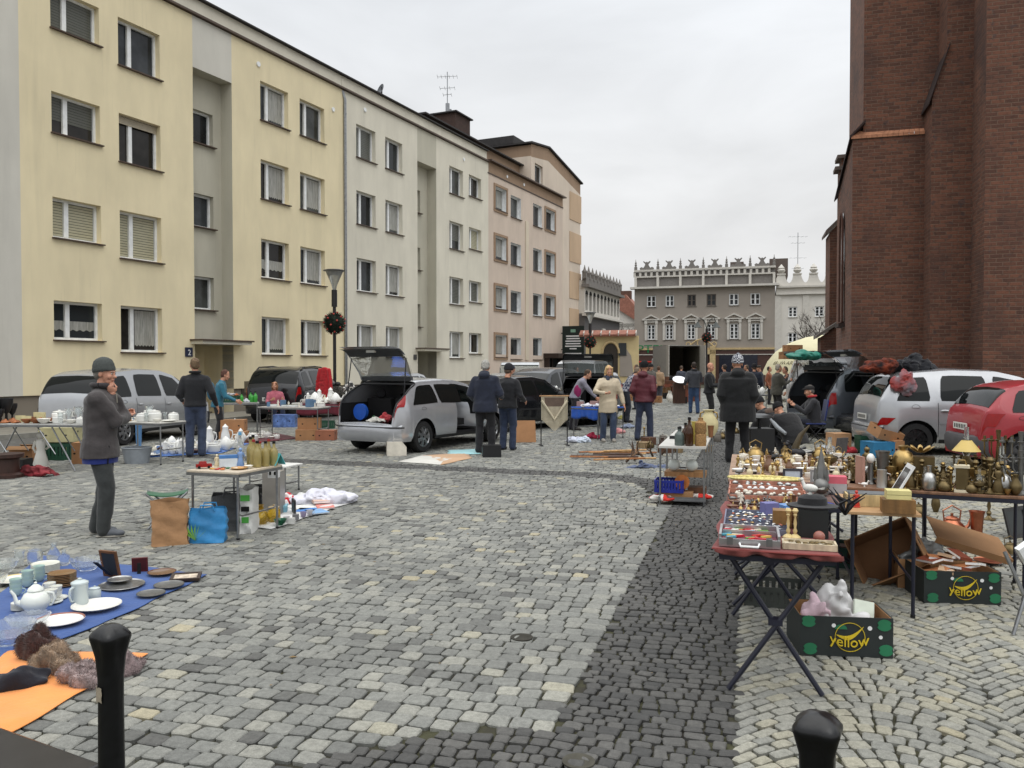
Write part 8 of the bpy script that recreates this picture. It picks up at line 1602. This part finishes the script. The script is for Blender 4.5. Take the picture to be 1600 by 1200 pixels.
PR('bottle', 'squat grey green glass bottle at the front of the rack', 'bottle', bottle(.22, .06, cmat('greyglass', (96, 108, 104), rough=.15, trans=.3)), .24, .14); PR('bottle', 'tall brown beer bottle on the rack', 'bottle', bottle(.34, .048), .36, .1); PR('bottle', 'second brown bottle behind the squat one', 'bottle', bottle(.26, .045), .3, .3); PR('enamel_jug', 'tall yellow enamel pot on the rack', 'jug', vase(.28, .06, WHT_, cmat('yel', (200, 180, 90), rough=.3), 1), .42, .35); PR('bottle', 'thin dark wine bottle behind the yellow pot', 'bottle', bottle(.32, .035, DARK), .33, .5)
PR('wicker_bottle', 'wicker covered demijohn at the right of the rack', 'bottle', M1(lambda mb: mb.lathe([(.065, 0), (.07, .03), (.07, .13), (.06, .15), (.07, .17), (.068, .28), (.03, .31), (.03, .34)], 20, cmat('wicker', (150, 116, 74), rough=.9, var=.35, scale=60, bump=.8, bscale=90))), .49, .16)
PR('vase', 'rounded cream metal jug with two handles behind the rack', 'jug', M1(lambda mb: (mb.lathe([(.08, 0), (.13, .1), (.13, .2), (.07, .3), (.05, .34), (.09, .36)], 18, cmat('crj', (196, 184, 140), rough=.4)), handle(mb, .06, .2, .33, .06, .012, BRASS), handle(mb, .06, .2, .33, .06, .012, BRASS, -1))), .52, 1.7); PR('plate', 'pink and white plate standing up behind the bottles', 'plate', plate(.14, (206, 190, 192), (190, 90, 120), .02), .3, 1.6)
PR('log_figurine', 'brown wooden mortar on the rack beside the cream jug', 'mortar', vase(.16, .05, WHT_, woodm((120, 80, 50)), 1), .56, 1.4)
for i in range(16): PR('tool', ('rusty iron pliers', 'dark iron hand drill', 'black steel spanner', 'old hammer head', 'pewter mug', 'brown stoneware pot', 'dark green flask', 'silver tin')[i % 8] + (' in the middle' if i < 8 else ' at the far end') + ' of the rack top', 'tool', (box(.2, .03, .02, IRON), stick(.12, .04, IRON), box(.24, .025, .015, BLACK), box(.1, .04, .04, IRON), cup(.04, .08, WHT_, PEWTER), jar(.12, .05, cmat('stw', (110, 84, 62))), bottle(.16, .05, GREENG), jar(.08, .04, SILVER))[i % 8], .08 + .4 * R_.random(), .7 + i * .115, rz=i)
for k in range(2): PR('glass_globe', ('left', 'right')[k] + ' one of two round white glass lamp globes under the rack', 'lamp globe', M1(lambda mb: mb.ball((0, 0, .075), .075, 20, 14, cmat('opal', (196, 200, 194), rough=.15, var=.02))), .16 + .22 * k, .3, z=.38)
PR('wooden_shelf_block', 'pale wooden block carrying the two glass globes', 'block', box(.5, .3, .06, woodm((150, 110, 70))), .3, .38, z=.315); PR('wood_disc', 'orange wooden disc under the right glass globe', 'disc', M1(lambda mb: mb.cyl((0, 0, .1), (0, .03, .1), .09, None, 20, woodm((176, 104, 50)))), .27, .16, z=.16)
PR('plastic_crate', 'deep blue plastic crate with papers under the rack', 'crate', crate(.34, .3, .15, cmat('blu', (28, 40, 130), rough=.35)), .12, .2, z=.14); PR('carton', 'low brown cardboard tray under the blue crate', 'cardboard box', box(.4, .3, .07, KR), .2, .22, z=.072)
for k in range(3): PR('carrier_bag', ('nearest red and white', 'middle red and white', 'rear right red and white')[k] + ' carrier bag on the lower tray', 'carrier bag', heap((200, 60, 50), .2, .13, .12, 60 + k, checkmat('redwhite%d' % k, rgb(196, 50, 40), rgb(210, 206, 200), 5.5), .015), .06 + .2 * k, .06 + .13 * k, z=.05)
PR('antler_box', 'brown wooden clutter box on the lower tray right side', 'box', box(.22, .2, .1, woodm((90, 60, 40))), .44, .4, z=.08)
# ================================================================ left stalls
def XY(px, d): p = D(px, d); return Vector((p.x, p.y, 0))
def frt(px0, px1, d0, d1): return XY(px0, d0), XY(px1, d1)
def stall(name, label, px0, px1, d0, d1, W, z, topc, style='xl', cl=None, legm=None):
 a, b_ = frt(px0, px1, d0, d1); folding_table(name, label, a, b_, W, z, topc, legm or STEEL, style, topm=cloth(cl) if cl else None); ex = (b_ - a).normalized(); ey = Vector((-ex.y, ex.x, 0))
 if cl:
  mb = MB(cloth(cl)); Lx = (b_ - a).length
  mb.sheet(lambda u, v: (ex.x * Lx * u - ey.x * .01 * (1 + .8 * sin(u * 30)) * v, ex.y * Lx * u - ey.y * .01 * (1 + .8 * sin(u * 30)) * v, .004 - v * (.26 + .03 * sin(u * 9))), 60, 5); tag(obj('table_cloth', mb, None, loc=(a.x, a.y, z), smooth=60, solid=.004), 'front drop of the ' + ('dark red' if cl[0] > 90 else 'bright blue') + ' cloth on its table', 'tablecloth')
 q = lambda u0, u1, v0, v1: [a + ex * ((b_ - a).length * u) + ey * (W * v) for u, v in ((u0, v0), (u1, v0), (u1, v1), (u0, v1))]
 return q
q = stall('folding_table', 'long grey folding table at the left edge before the silver people carrier', -60, 128, 13.4, 13.2, .6, .75, (168, 168, 164))
WK = [('lidded_bowl', 'bowl', 'white lidded tureen', jar(.14, .09)), ('plate', 'plate', 'white plate', plate(.11)), ('glass_vase', 'vase', 'glass vase', vase(.2, .06, WHT_, GLASS, 1)), ('bowl', 'bowl', 'white bowl', bowl(.08, .06))]
fill('the long left table', q(.62, .98, .1, .9), 5, 3, WK, .752, 41)
fill('the long left table end', q(.3, .62, .1, .9), 4, 3, [('wood_carving', 'carving', 'orange wooden carving', heap((150, 90, 50), .1, .07, .12, 80, woodm((150, 90, 50)))), ('box', 'box', 'cream wooden box', box(.2, .03, .14, cmat('crb', (206, 196, 150)))), ('bowl', 'bowl', 'wooden bowl', bowl(.08, .06, WHT_, woodm((140, 84, 48))))], .752, 42)
fill('the left border table', q(.05, .3, .1, .9), 3, 3, [('fan_trophy', 'trophy', 'dark metal trophy', vase(.3, .08, WHT_, IRON, 3)), ('box', 'box', 'black wooden box', box(.16, .1, .09, woodm((44, 34, 30))))], .752, 43)
q = stall('folding_table', 'small grey table with a blue ribbon beside the silver people carrier', 172, 250, 14.4, 14.0, .6, .72, (190, 188, 180), 'straight'); fill('the blue ribbon table', q(.05, .95, .1, .9), 5, 3, WK + [('flower_pot', 'flower', 'dried flower posy', heap((176, 130, 80), .06, .06, .12, 82))], .722, 44)
gp('blue_stand', 'narrow pale blue wooden flower stand in front of the ribbon table', 'stand', M1(lambda mb: (mb.box((0, 0, .01), (.16, .16, .02), cmat('skyb', (84, 130, 176))), mb.box((0, 0, .34), (.06, .06, .66), cmat('skyb', (84, 130, 176)), taper=1.5), mb.box((0, 0, .68), (.22, .18, .02), cmat('skyb', (84, 130, 176))))), 217, 712)
def gz_(name, label, cat, me, px, py, rz=0, **k): return gp(name, label, cat, me, px, py, rz, z=0, **k)
BN = cmat('bananabox', (176, 170, 130), rough=.7, var=.15, scale=4); CR = card((158, 116, 80)); DG = cmat('dgrn', (30, 70, 52), rough=.5)
for i, (px, py, me, lab, nm) in enumerate(((92, 716, crate(.6, .4, .3, DG), 'dark green plastic crate under the left table', 'plastic_crate'), (128, 722, carton(.22, .3, .36, CR, top=True), 'tall brown carton behind the man in the beanie', 'carton'), (103, 700, carton(.55, .4, .26, cmat('ylb', (170, 166, 90)), top=True), 'yellow green banana carton beneath the left table', 'carton'), (40, 722, carton(.4, .3, .26, CR, flaps=True), 'open brown carton under the left table', 'carton'),
 (366, 690, carton(.56, .4, .24, CR, top=True), 'lower brown carton below the crate table', 'carton'), (480, 686, carton(.5, .38, .23, CR, top=True), 'bottom left brown carton of the pile behind the hatchback', 'carton'), (510, 686, carton(.42, .36, .22, card((150, 96, 72)), top=True), 'bottom right reddish carton of the pile behind the hatchback', 'carton'),
 (508, 668, crate(.5, .34, .2, DG), 'green plastic crate beside the brown carton pile', 'plastic_crate'), (1373, 712, carton(.5, .4, .28, cmat('blbx', (40, 110, 150)), CR, top=True), 'blue banana carton with a brown lid behind the rear tables', 'carton'), (1352, 706, crate(.3, .3, .34, DG), 'dark green crate left of the blue carton', 'plastic_crate'),
 (1398, 712, carton(.2, .3, .3, CR, top=True), 'narrow brown carton right of the blue carton', 'carton'), (1310, 700, carton(.36, .34, .32, card((180, 140, 104)), top=True), 'light brown carton beside the seated man', 'carton'), (446, 666, carton(.6, .34, .34, cmat('bwbag', (90, 116, 170), rough=.4, var=.5, scale=9), top=True), 'blue and white patterned bag under the pink jumper table', 'bag'),
 (768, 712, box(.34, .26, .22, BLACK), 'black suitcase at the feet of the navy coat', 'suitcase'), (619, 709, M1(lambda mb: mb.prism([(-.18, 0), (.18, 0), (.18, .16), (.1, .26), (-.18, .26)], -.22, .22, cmat('whb', (206, 200, 186)), axis='y'), 0), 'white rounded cardboard box behind the hatchback wheel', 'white_box'))): gz_(nm, lab, nm.replace('_', ' '), me, px, py, .1 * (i % 3))
for (px, py, zb, lab, me, nm) in ((95, 716, .31, 'printed pale banana carton on the green crate', carton(.6, .4, .25, BN, top=True), 'carton'), (48, 716, 0, 'blue shiny bag under the left table', heap((30, 50, 120), .2, .14, .3, 84, cmat('bbl', (30, 50, 120), rough=.3)), 'bag'), (366, 690, .245, 'upper brown carton with holes on the lower one', carton(.5, .4, .24, CR, top=True), 'carton'), (484, 686, .235, 'top brown carton on the pile behind the hatchback', carton(.5, .36, .25, CR, top=True), 'carton')):
 p = G(px, py); put(nm, lab, nm, me, (p.x, p.y, zb), .12)
gp('open_carton', 'tilted open brown carton lying on the blue carton', 'cardboard box', carton(.5, .4, .2, CR), 1380, 705, .3, z=.305, rot=(.3, .25, .2)).location = (*G(1380, 712)[:2], .34)
gz_('stand_in_bundle', 'red and dark bundle standing in for a figure lying on the setts at the left', 'bundle', heap((120, 40, 44), .45, .12, .22, 86, cmat('rdc', (116, 36, 42), rough=.8, var=.9, scale=3)), 52, 742); gz_('stool', 'low dark wooden drum stool at the left edge', 'stool', M1(lambda mb: (mb.lathe([(.24, 0), (.24, .05), (.18, .08), (.18, .28), (.24, .31), (.24, .36)], 20, woodm((54, 34, 28))))), 10, 744)  # plain red bundle takes the place of a lying figure
gz_('statue', 'white statue of a standing child in front of the green crate', 'statue', figurine(.62, (206, 204, 196)), 64, 730, .3); gz_('basket', 'silver grey wicker basket behind the man in the beanie', 'basket', basket(.25, .27, cmat('sw', (136, 142, 148), rough=.5)), 214, 722); gz_('black_box', 'black tray with star ornament at the left edge', 'box', box(.4, .3, .14, BLACK), 25, 728)
sheetobj('ground_sheet', 'bright blue plastic sheet full of white porcelain behind the basket', 'ground sheet', [XY(222, 15.1), XY(345, 15.9), XY(392, 18), XY(250, 17.6)], (74, 112, 176), n=20); sheetobj('ground_sheet', 'dark maroon cloth with dishes stretching towards the carton pile', 'ground sheet', [XY(330, 17.0), XY(470, 19.2), XY(430, 20.6), XY(330, 19.4)], (84, 24, 34), n=20)
TP, TPP = teapot_parts(.2, (214, 212, 206)); PK = [('teapot', 'teapot', 'white teapot', M1(lambda mb: (mb.lathe([(.05, 0), (.085, .05), (.09, .09), (.05, .15), (.03, .17), (.001, .19)], 18, porcelain()), mb.tube([(.07, 0, .06), (.12, 0, .1), (.14, 0, .15)], [.018, .012, .008], 6, porcelain()), handle(mb, .07, .04, .13, .05, .008, porcelain(), -1)))), ('coffee_pot', 'coffee pot', 'tall white coffee pot', M1(lambda mb: (mb.lathe([(.05, 0), (.07, .05), (.06, .15), (.04, .24), (.045, .26), (.01, .3), (.001, .31)], 18, porcelain()), handle(mb, .055, .08, .22, .05, .008, porcelain(), -1)))), ('bowl', 'bowl', 'white soup bowl', bowl(.1, .07)), ('plate', 'plate', 'white dinner plate', plate(.13)), ('cup', 'cup', 'white cup', cup(.05, .07)), ('jug', 'jug', 'cream milk jug', vase(.16, .05, (206, 200, 180), None, 2)), ('sauce_boat', 'sauce boat', 'white lidded dish', jar(.12, .09)), ('ashtray', 'dish', 'brown stoneware dish', bowl(.09, .05, (96, 64, 50)))]
fill('the bright blue sheet', [XY(228, 15.2), XY(345, 15.95), XY(385, 17.8), XY(255, 17.4)], 12, 6, PK + [('cup', 'cup', 'blue and white cup', cup(.05, .07, (120, 150, 196)))], .02, 51, smax=1.1); fill('the maroon ground cloth', [XY(338, 17.2), XY(440, 18.9), XY(415, 20.3), XY(338, 19.2)], 10, 4, PK, .02, 52, .15, 1.1)
q = stall('folding_table', 'grey table with a green crate in front of the teal jacket', 346, 405, 20.6, 20.9, .6, .76, (150, 150, 146), 'straight'); a = q(.2, .5, .5, .5)[0]; put('plastic_crate', 'green plastic crate with fruit on the teal jacket table', 'crate', crate(.5, .3, .16, DG), (a.x, a.y, .762)); fill('the green crate table', q(.05, .5, .4, .7), 3, 1, [('fruit_bag', 'bag', 'orange bundle', heap((190, 110, 70), .09, .08, .1, 90)), ('bag', 'bag', 'white plastic bundle', heap((200, 200, 206), .1, .08, .12, 91))], .93, 53); fill('the right of the green crate table', q(.5, .98, .2, .8), 4, 2, [('bag', 'bag', 'small white plastic bundle', heap((196, 198, 206), .09, .08, .12, 92)), ('bottle', 'bottle', 'bright green bottle', bottle(.2, .04, cmat('bg', (60, 150, 60), rough=.2)))], .762, 54)
q = stall('folding_table', 'grey folding table with papers in front of the pink jumper', 402, 497, 19.1, 18.7, .6, .74, (176, 172, 166), 'straight'); fill('the pink jumper table', q(.03, .97, .1, .9), 7, 2, [('book', 'book', 'grey green book', book(.22, .16, .04, (96, 100, 84))), ('box', 'box', 'white paper box', box(.2, .14, .08, cmat('wpb', (206, 204, 200)))), ('box', 'box', 'small blue box', box(.1, .1, .14, cmat('blb2', (90, 120, 150)))), ('figurine', 'figurine', 'white figurine', figurine(.12))], .742, 55)
q = stall('folding_table', 'table under a dark red cloth in front of the black off road car', 463, 556, 20.6, 19.8, .6, .74, (100, 30, 40), 'straight', (98, 22, 40)); fill('the dark red table', q(.02, .98, .1, .9), 9, 3, PK, .75, 56, smax=1.15)
def coat_hang(mb):
 m_ = cloth((168, 26, 34)); loft(mb, [((0, 0, z), (1, 0, 0), (0, 1, 0), rx, .05) for z, rx in ((-.9, .27), (-.5, .22), (-.2, .2), (0, .16), (.05, .06))], 16)
 for s_ in (-1, 1): limb(mb, [Vector((s_ * .16, 0, -.03)), Vector((s_ * .24, -.02, -.35)), Vector((s_ * .26, -.03, -.62))], [.06, .055, .05])
mb = MB(cloth((168, 26, 34))); coat_hang(mb); p = XY(507, 23.2); o = link('hanging_coat', remeshed(mb, .016, 4, .012, .12, 'coat', 5), None, (p.x, p.y, 1.6), -.5); tag(o, 'bright red coat hanging on the side of the black off road car', 'coat')
p = XY(546, 23.6); put('sun_hat', 'white and dark patterned hat hung on the mirror of the black off road car', 'hat', heap((200, 196, 190), .19, .12, .42, 93, checkmat('hatp', rgb(206, 204, 198), rgb(70, 70, 70), 9)), (p.x, p.y, .98))
def chair(name, label, loc, rz, c, zs=.45):
 o = thing(name, label, 'chair', loc, rz); m_ = cloth(c); mb = MB(m_); mb.box((0, 0, zs - .02), (.46, .42, .03)); obj('seat', mb, o, bevel=.01); mb = MB(m_); mb.box((0, -.22, zs + .27), (.46, .03, .46), rx=.15); obj('backrest', mb, o, bevel=.01)
 for x in (-.2, .2):
  for y in (-.19, .19): mb = MB(IRON); mb.tube([(x, y, zs - .03), (x * 1.05, -y * .9, 0)], .012, 6); obj('leg', mb, o)
p = at_feet(430, 662); chair('folding_chair', 'dark folding chair under the woman in the pink jumper', (p.x, p.y, 0), -150 * E_, (60, 60, 66)); p = at_feet(1272, 692); chair('camping_chair', 'navy and red camping chair under the man in the dark cap', (p.x, p.y, 0), 80 * E_, (30, 44, 96))
# hatchback boot load, papers, macrame, blue table
hm = hb.matrix_basis
for (x, y, z, me, lab, nm) in ((-.45, .38, .62, M1(lambda mb: mb.cyl((-.04, 0, .16), (.04, 0, .16), .16, None, 20, cmat('reel', (30, 80, 170), rough=.4))), 'blue cable reel in the boot of the silver hatchback', 'cable_reel'), (-.4, .08, .6, heap((40, 90, 50), .16, .12, .16, 95), 'green bundle in the boot of the silver hatchback', 'bundle'), (-.35, -.22, .6, heap((160, 50, 56), .24, .18, .3, 96), 'pinkish red bag in the boot of the silver hatchback', 'bag'), (-.6, -.12, .6, heap((190, 188, 180), .16, .22, .14, 97), 'white sack lying on the boot sill of the hatchback', 'sack')):
 put(nm, lab, nm.replace('_', ' '), me, hm @ Vector((x, y, z)), hb.rotation_euler.z)
for (pts, c, lab) in ((((622, 722), (690, 727), (712, 716), (660, 712)), (200, 198, 190), 'white paper sheet spread on the setts behind the hatchback'), (((690, 727), (738, 716), (728, 708), (660, 712)), (186, 150, 116), 'brown paper sheet between the white and pale blue sheets'), (((700, 711), (752, 710), (748, 702), (700, 704)), (150, 196, 200), 'pale blue paper sheet beside the black suitcase')): sheetobj('paper_sheet', lab, 'sheet', [G(*p) for p in pts], c, z=.008, wr=.002, n=8)
gz_('cardboard_sheet', 'brown cardboard panel leaning behind the grey jacket', 'cardboard', box(.5, .02, .5, CR), 820, 690, .2, rot=(-.35, 0, .1))
p = XY(866, 17.5); o = thing('macrame_hanging', 'cream macrame wall hanging on a black stand', 'wall hanging', p, .1); mb = MB(BLACK)
for x in (-.28, .28): mb.tube([(x, 0, 0), (x, 0, 1.1)], .012, 6); mb.box((x, 0, .01), (.05, .4, .02))
obj('stand', mb, o); mb = MB(cmat('rope', (196, 186, 162), rough=.95)); mb.tube([(-.32, -.03, 1.05), (.32, -.03, 1.05)], .015, 6, woodm((160, 120, 80)))
for k in range(22): x = -.27 + .54 * k / 21; mb.tube([(x, -.03, 1.05), (x, -.035, .55 + .0 * k), (x + .004, -.03, .3 + .9 * abs(x))], .011, 4)
mb.tube([(-.27, -.05, .95), (0, -.05, .55), (.27, -.05, .95)], .03, 6); obj('knotted_cords', mb, o); mb = MB(cloth((96, 80, 70))); mb.prism([(-.22, 1.02), (.22, 1.02), (.18, .72), (0, .62), (-.18, .72)], -.04, -.028, axis='y'); obj('woven_panel', mb, o, smooth=0)
q = stall('folding_table', 'low table under a bright blue cloth where the magenta jacket stoops', 893, 934, 19.6, 18.9, .9, .72, (40, 90, 180), 'straight', (34, 84, 176)); fill('the blue covered table', q(.05, .95, .1, .9), 4, 3, [('cloth_pile', 'clothes', 'white folded clothes', heap((206, 206, 212), .16, .13, .1, 98)), ('box', 'box', 'small grey pink box', box(.14, .1, .1, cmat('gpb', (150, 120, 116))))], .73, 57)
for i, (px, py, c, lab) in enumerate(((897, 690, (196, 200, 214), 'pale blue plastic bag under the blue covered table'), (912, 690, (196, 206, 220), 'second pale plastic bag under the blue table'), (926, 684, (150, 30, 60), 'crimson bag behind the cream coat'), (965, 676, (190, 130, 130), 'pink cloth on the setts behind the cream coat'), (974, 654, (170, 164, 90), 'yellowish plant bundle behind the maroon jacket'), (1322, 706, (150, 30, 40), 'red cloth on the ground by the silver car'), (980, 668, (120, 130, 150), 'grey blue bundle beside the maroon jacket'))): gz_('bundle', lab, 'bundle', heap(c, .2, .16, .24, 100 + i), px, py)
q = stall('folding_table', 'white table with glassware before the white van and black car', 850, 890, 25, 25, .8, .74, (190, 190, 186), 'straight'); fill('the white van table', q(.05, .95, .1, .9), 5, 3, PK, .742, 58)
# sticks, antlers and oddments on the ground
r = random.Random(9)
for i in range(16):
 p = G(r.uniform(935, 1005), r.uniform(708, 729)); L0 = r.uniform(.5, 1.1); a = r.uniform(-.2, .25)
 put('wooden_stick', ('pale polished', 'orange brown', 'dark worn', 'long thin light')[i % 4] + ' wooden walking stick in the heap on the ground', 'walking stick', M1(lambda mb: mb.tube([(-L0 / 2, 0, .02), (0, .02, .02), (L0 / 2, 0, .025)], .017, 6, woodm(((176, 130, 84), (150, 96, 52), (70, 46, 34), (190, 150, 100))[i % 4]))), (p.x, p.y, .03 * (i % 3)), a, 'sticks heaped on the ground')
for i in range(5): gz_('antler', ('curved dark horn', 'forked pale antler', 'dark pair of horns', 'small forked antler', 'long curved horn')[i] + ' among the walking sticks', 'antler', M1(lambda mb: (mb.tube([(0, 0, .02), (.1, .02, .12), (.12, .05, .26), (.05, .06, .38)], [.022, .018, .012, .003], 7, woodm((70, 52, 38))), mb.tube([(.1, .02, .12), (.2, 0, .18), (.24, 0, .28)], [.014, .01, .003], 6, woodm((110, 84, 60))))), 978 + i * 14, 722 - i * 3, i * 1.3)
gz_('blue_cloth', 'flat slate blue cloth under the antlers', 'cloth', heap((84, 94, 120), .45, .2, .07, 110), 1012, 728)
for i in range(26):
 px, py = r.uniform(1000, 1150), r.uniform(672, 706); k = i % 7; gz_(('iron_pot', 'vase', 'box', 'kettle', 'basket', 'jar', 'candlestick')[k], ('black iron pot', 'dark glazed vase', 'brown wooden box', 'dull brass kettle', 'small wicker basket', 'grey stoneware jar', 'brass candlestick')[k] + ' on the ground ' + ('behind the walking sticks', 'beside the metal rack', 'near the maroon jacket', 'behind the metal rack')[i // 7], 'household goods', (bowl(.1, .14, WHT_, IRON), vase(.28, .08, (70, 56, 50)), box(.26, .2, .16, woodm((90, 60, 42))), kettle(.22, BRASSD), basket(.13, .12), jar(.2, .08, cmat('gst', (110, 104, 96))), stick(.28, .06, BRASS))[k], px, py, i)
# furniture by the truck
for i in range(44):
 k = i % 8; px = r.uniform(985, 1085); d_ = r.uniform(37, 52); p = XY(px, d_)
 put(('armchair', 'cabinet', 'stool', 'carton', 'vase', 'table', 'chest', 'crate')[k], ('brown wooden chair', 'reddish cabinet', 'round stool', 'pale carton', 'white floor vase', 'small dark table', 'dark chest', 'grey crate')[k] + (' by the truck, ' + ('near its left door', 'below its open box', 'towards the oval mirror', 'right of the mirror')[min(3, int((px - 985) / 25))] + (', front' if d_ < 44 else ', rear')), 'furniture',
  (M1(lambda mb: (mb.box((0, 0, .45), (.45, .45, .06), woodm((96, 62, 44))), mb.box((0, .2, .75), (.45, .05, .55), woodm((96, 62, 44))), [mb.box((x, y, .21), (.05, .05, .42), woodm((96, 62, 44))) for x in (-.19, .19) for y in (-.19, .19)])), box(.6, .4, .8, woodm((120, 66, 48)), woodm((90, 56, 40))), vase(.5, .2, WHT_, woodm((110, 80, 50)), 1), carton(.5, .4, .3, CR, top=True), vase(.5, .14), M1(lambda mb: (mb.box((0, 0, .6), (.7, .5, .05), woodm((70, 46, 36))), [mb.box((x, y, .3), (.05, .05, .58), woodm((70, 46, 36))) for x in (-.3, .3) for y in (-.2, .2)])), box(.7, .4, .45, woodm((60, 44, 36)), IRON), crate(.5, .35, .3, IRON))[k], (p.x, p.y, 0), r.uniform(-.5, .5), 'furniture heaped by the truck')
p = XY(1062, 36); o = thing('oval_mirror', 'bright oval mirror lying tilted on the furniture before the truck', 'mirror', (p.x, p.y, 1.1), 0); mb = MB(metalm((236, 238, 240), .04)); mb.ball((0, 0, 0), (.3, .36, .012), 28, 8); m_ = obj('mirror_glass', mb, o); m_.rotation_euler = (.42, 0, 0); mb = MB(woodm((70, 46, 36))); mb.box((0, .12, -.6), (.5, .3, .9)); obj('stand', mb, o)
# bin stove, milk can, heaps on cars
gz_('garden_stove', 'black box stove with a domed round lid on a stem', 'stove', M1(lambda mb: (mb.box((0, 0, .3), (.42, .42, .56), BLACK), mb.cyl((0, 0, .55), (0, 0, .78), .03, None, 8, IRON), mb.lathe([(.24, .76), (.25, .775), (.2, .81), (.1, .835), (.001, .84)], 24, cmat('dome', (70, 72, 74), rough=.3, metal=.5)))), 1186, 718)
p = XY(1292, 11.2); put('milk_can', 'grey metal milk churn beside the camping chair', 'milk can', M1(lambda mb: mb.lathe([(.14, 0), (.15, .02), (.15, .34), (.09, .44), (.09, .52), (.12, .54), (.12, .58), (.1, .6), (.001, .61)], 20, cmat('churn', (140, 146, 152), rough=.4, metal=.6))), (p.x, p.y, 0)); p = XY(1247, 10.6); put('plastic_basket', 'white lattice plastic basket near the milk churn', 'basket', crate(.3, .22, .3, cmat('wl', (196, 196, 192))), (p.x, p.y, .3)); p = XY(1308, 10.4); chair('small_chair', 'small dark carved chair right of the milk churn', (p.x, p.y, .42), .4, (70, 66, 66), .42); bpy.data.objects['small_chair'].scale = (.4,) * 3
p = XY(1434, 15.4); put('cloth_heap', 'heap of tiger patterned and red grey cloth on the roof of the silver car', 'cloth heap', heap((150, 70, 40), .5, .35, .4, 120, mat('tiger', rgb(120, 50, 26), rough=.9, col2=rgb(16, 16, 20), scale=7, bump=.5, bscale=20), .03, .02), (p.x - .35, p.y + .6, 1.58)); put('cloth_heap', 'black furry cloth heap on the roof of the silver car', 'cloth heap', heap((22, 24, 30), .45, .35, .48, 121, None, .03, .02), (p.x + .3, p.y + .65, 1.58)); put('flag_cloth', 'red and grey striped blanket hanging down the side of the silver car', 'blanket', heap((150, 40, 30), .26, .16, .62, 122, mat('stripe', rgb(150, 40, 26), rough=.9, col2=rgb(120, 122, 130), scale=3), .02, .016), (p.x - .2, p.y + .1, 1.22))
p = XY(1287, 17.6); put('tarpaulin', 'folded green tarpaulin on top of the open tailgate', 'tarpaulin', heap((36, 110, 96), .5, .35, .3, 123, cmat('tarp', (40, 116, 100), rough=.5), .02, .02), (p.x, p.y + 1.0, 1.86));
for k, (px, z) in enumerate(((1232, 1.92), (1246, 1.92), (1238, 2.16))): p = XY(px, 28.6); put('carton', ('left', 'right', 'top')[k] + ' brown carton on the roof of the old white van', 'carton', carton(.55, .4, .24, CR, top=True), (p.x, p.y, z), .1)
q = stall('folding_table', 'far table with household goods left of the old white van', 1168, 1200, 27, 27, .8, .75, (150, 150, 150), 'straight'); fill('the far table by the dome tent', q(.05, .95, .1, .9), 4, 2, PK, .752, 60)
gz_('manhole', 'small round iron drain cover in the pale setts', 'drain cover', M1(lambda mb: (mb.lathe([(.07, 0), (.07, .006), (.05, .006), (.045, .002), (.001, .002)], 24, metalm((70, 68, 62), .7)))), 815, 992); gz_('manhole', 'small round iron drain cover in the dark sett band', 'drain cover', M1(lambda mb: (mb.lathe([(.07, 0), (.07, .006), (.05, .006), (.045, .002), (.001, .002)], 24, metalm((90, 88, 80), .7)))), 904, 1184)
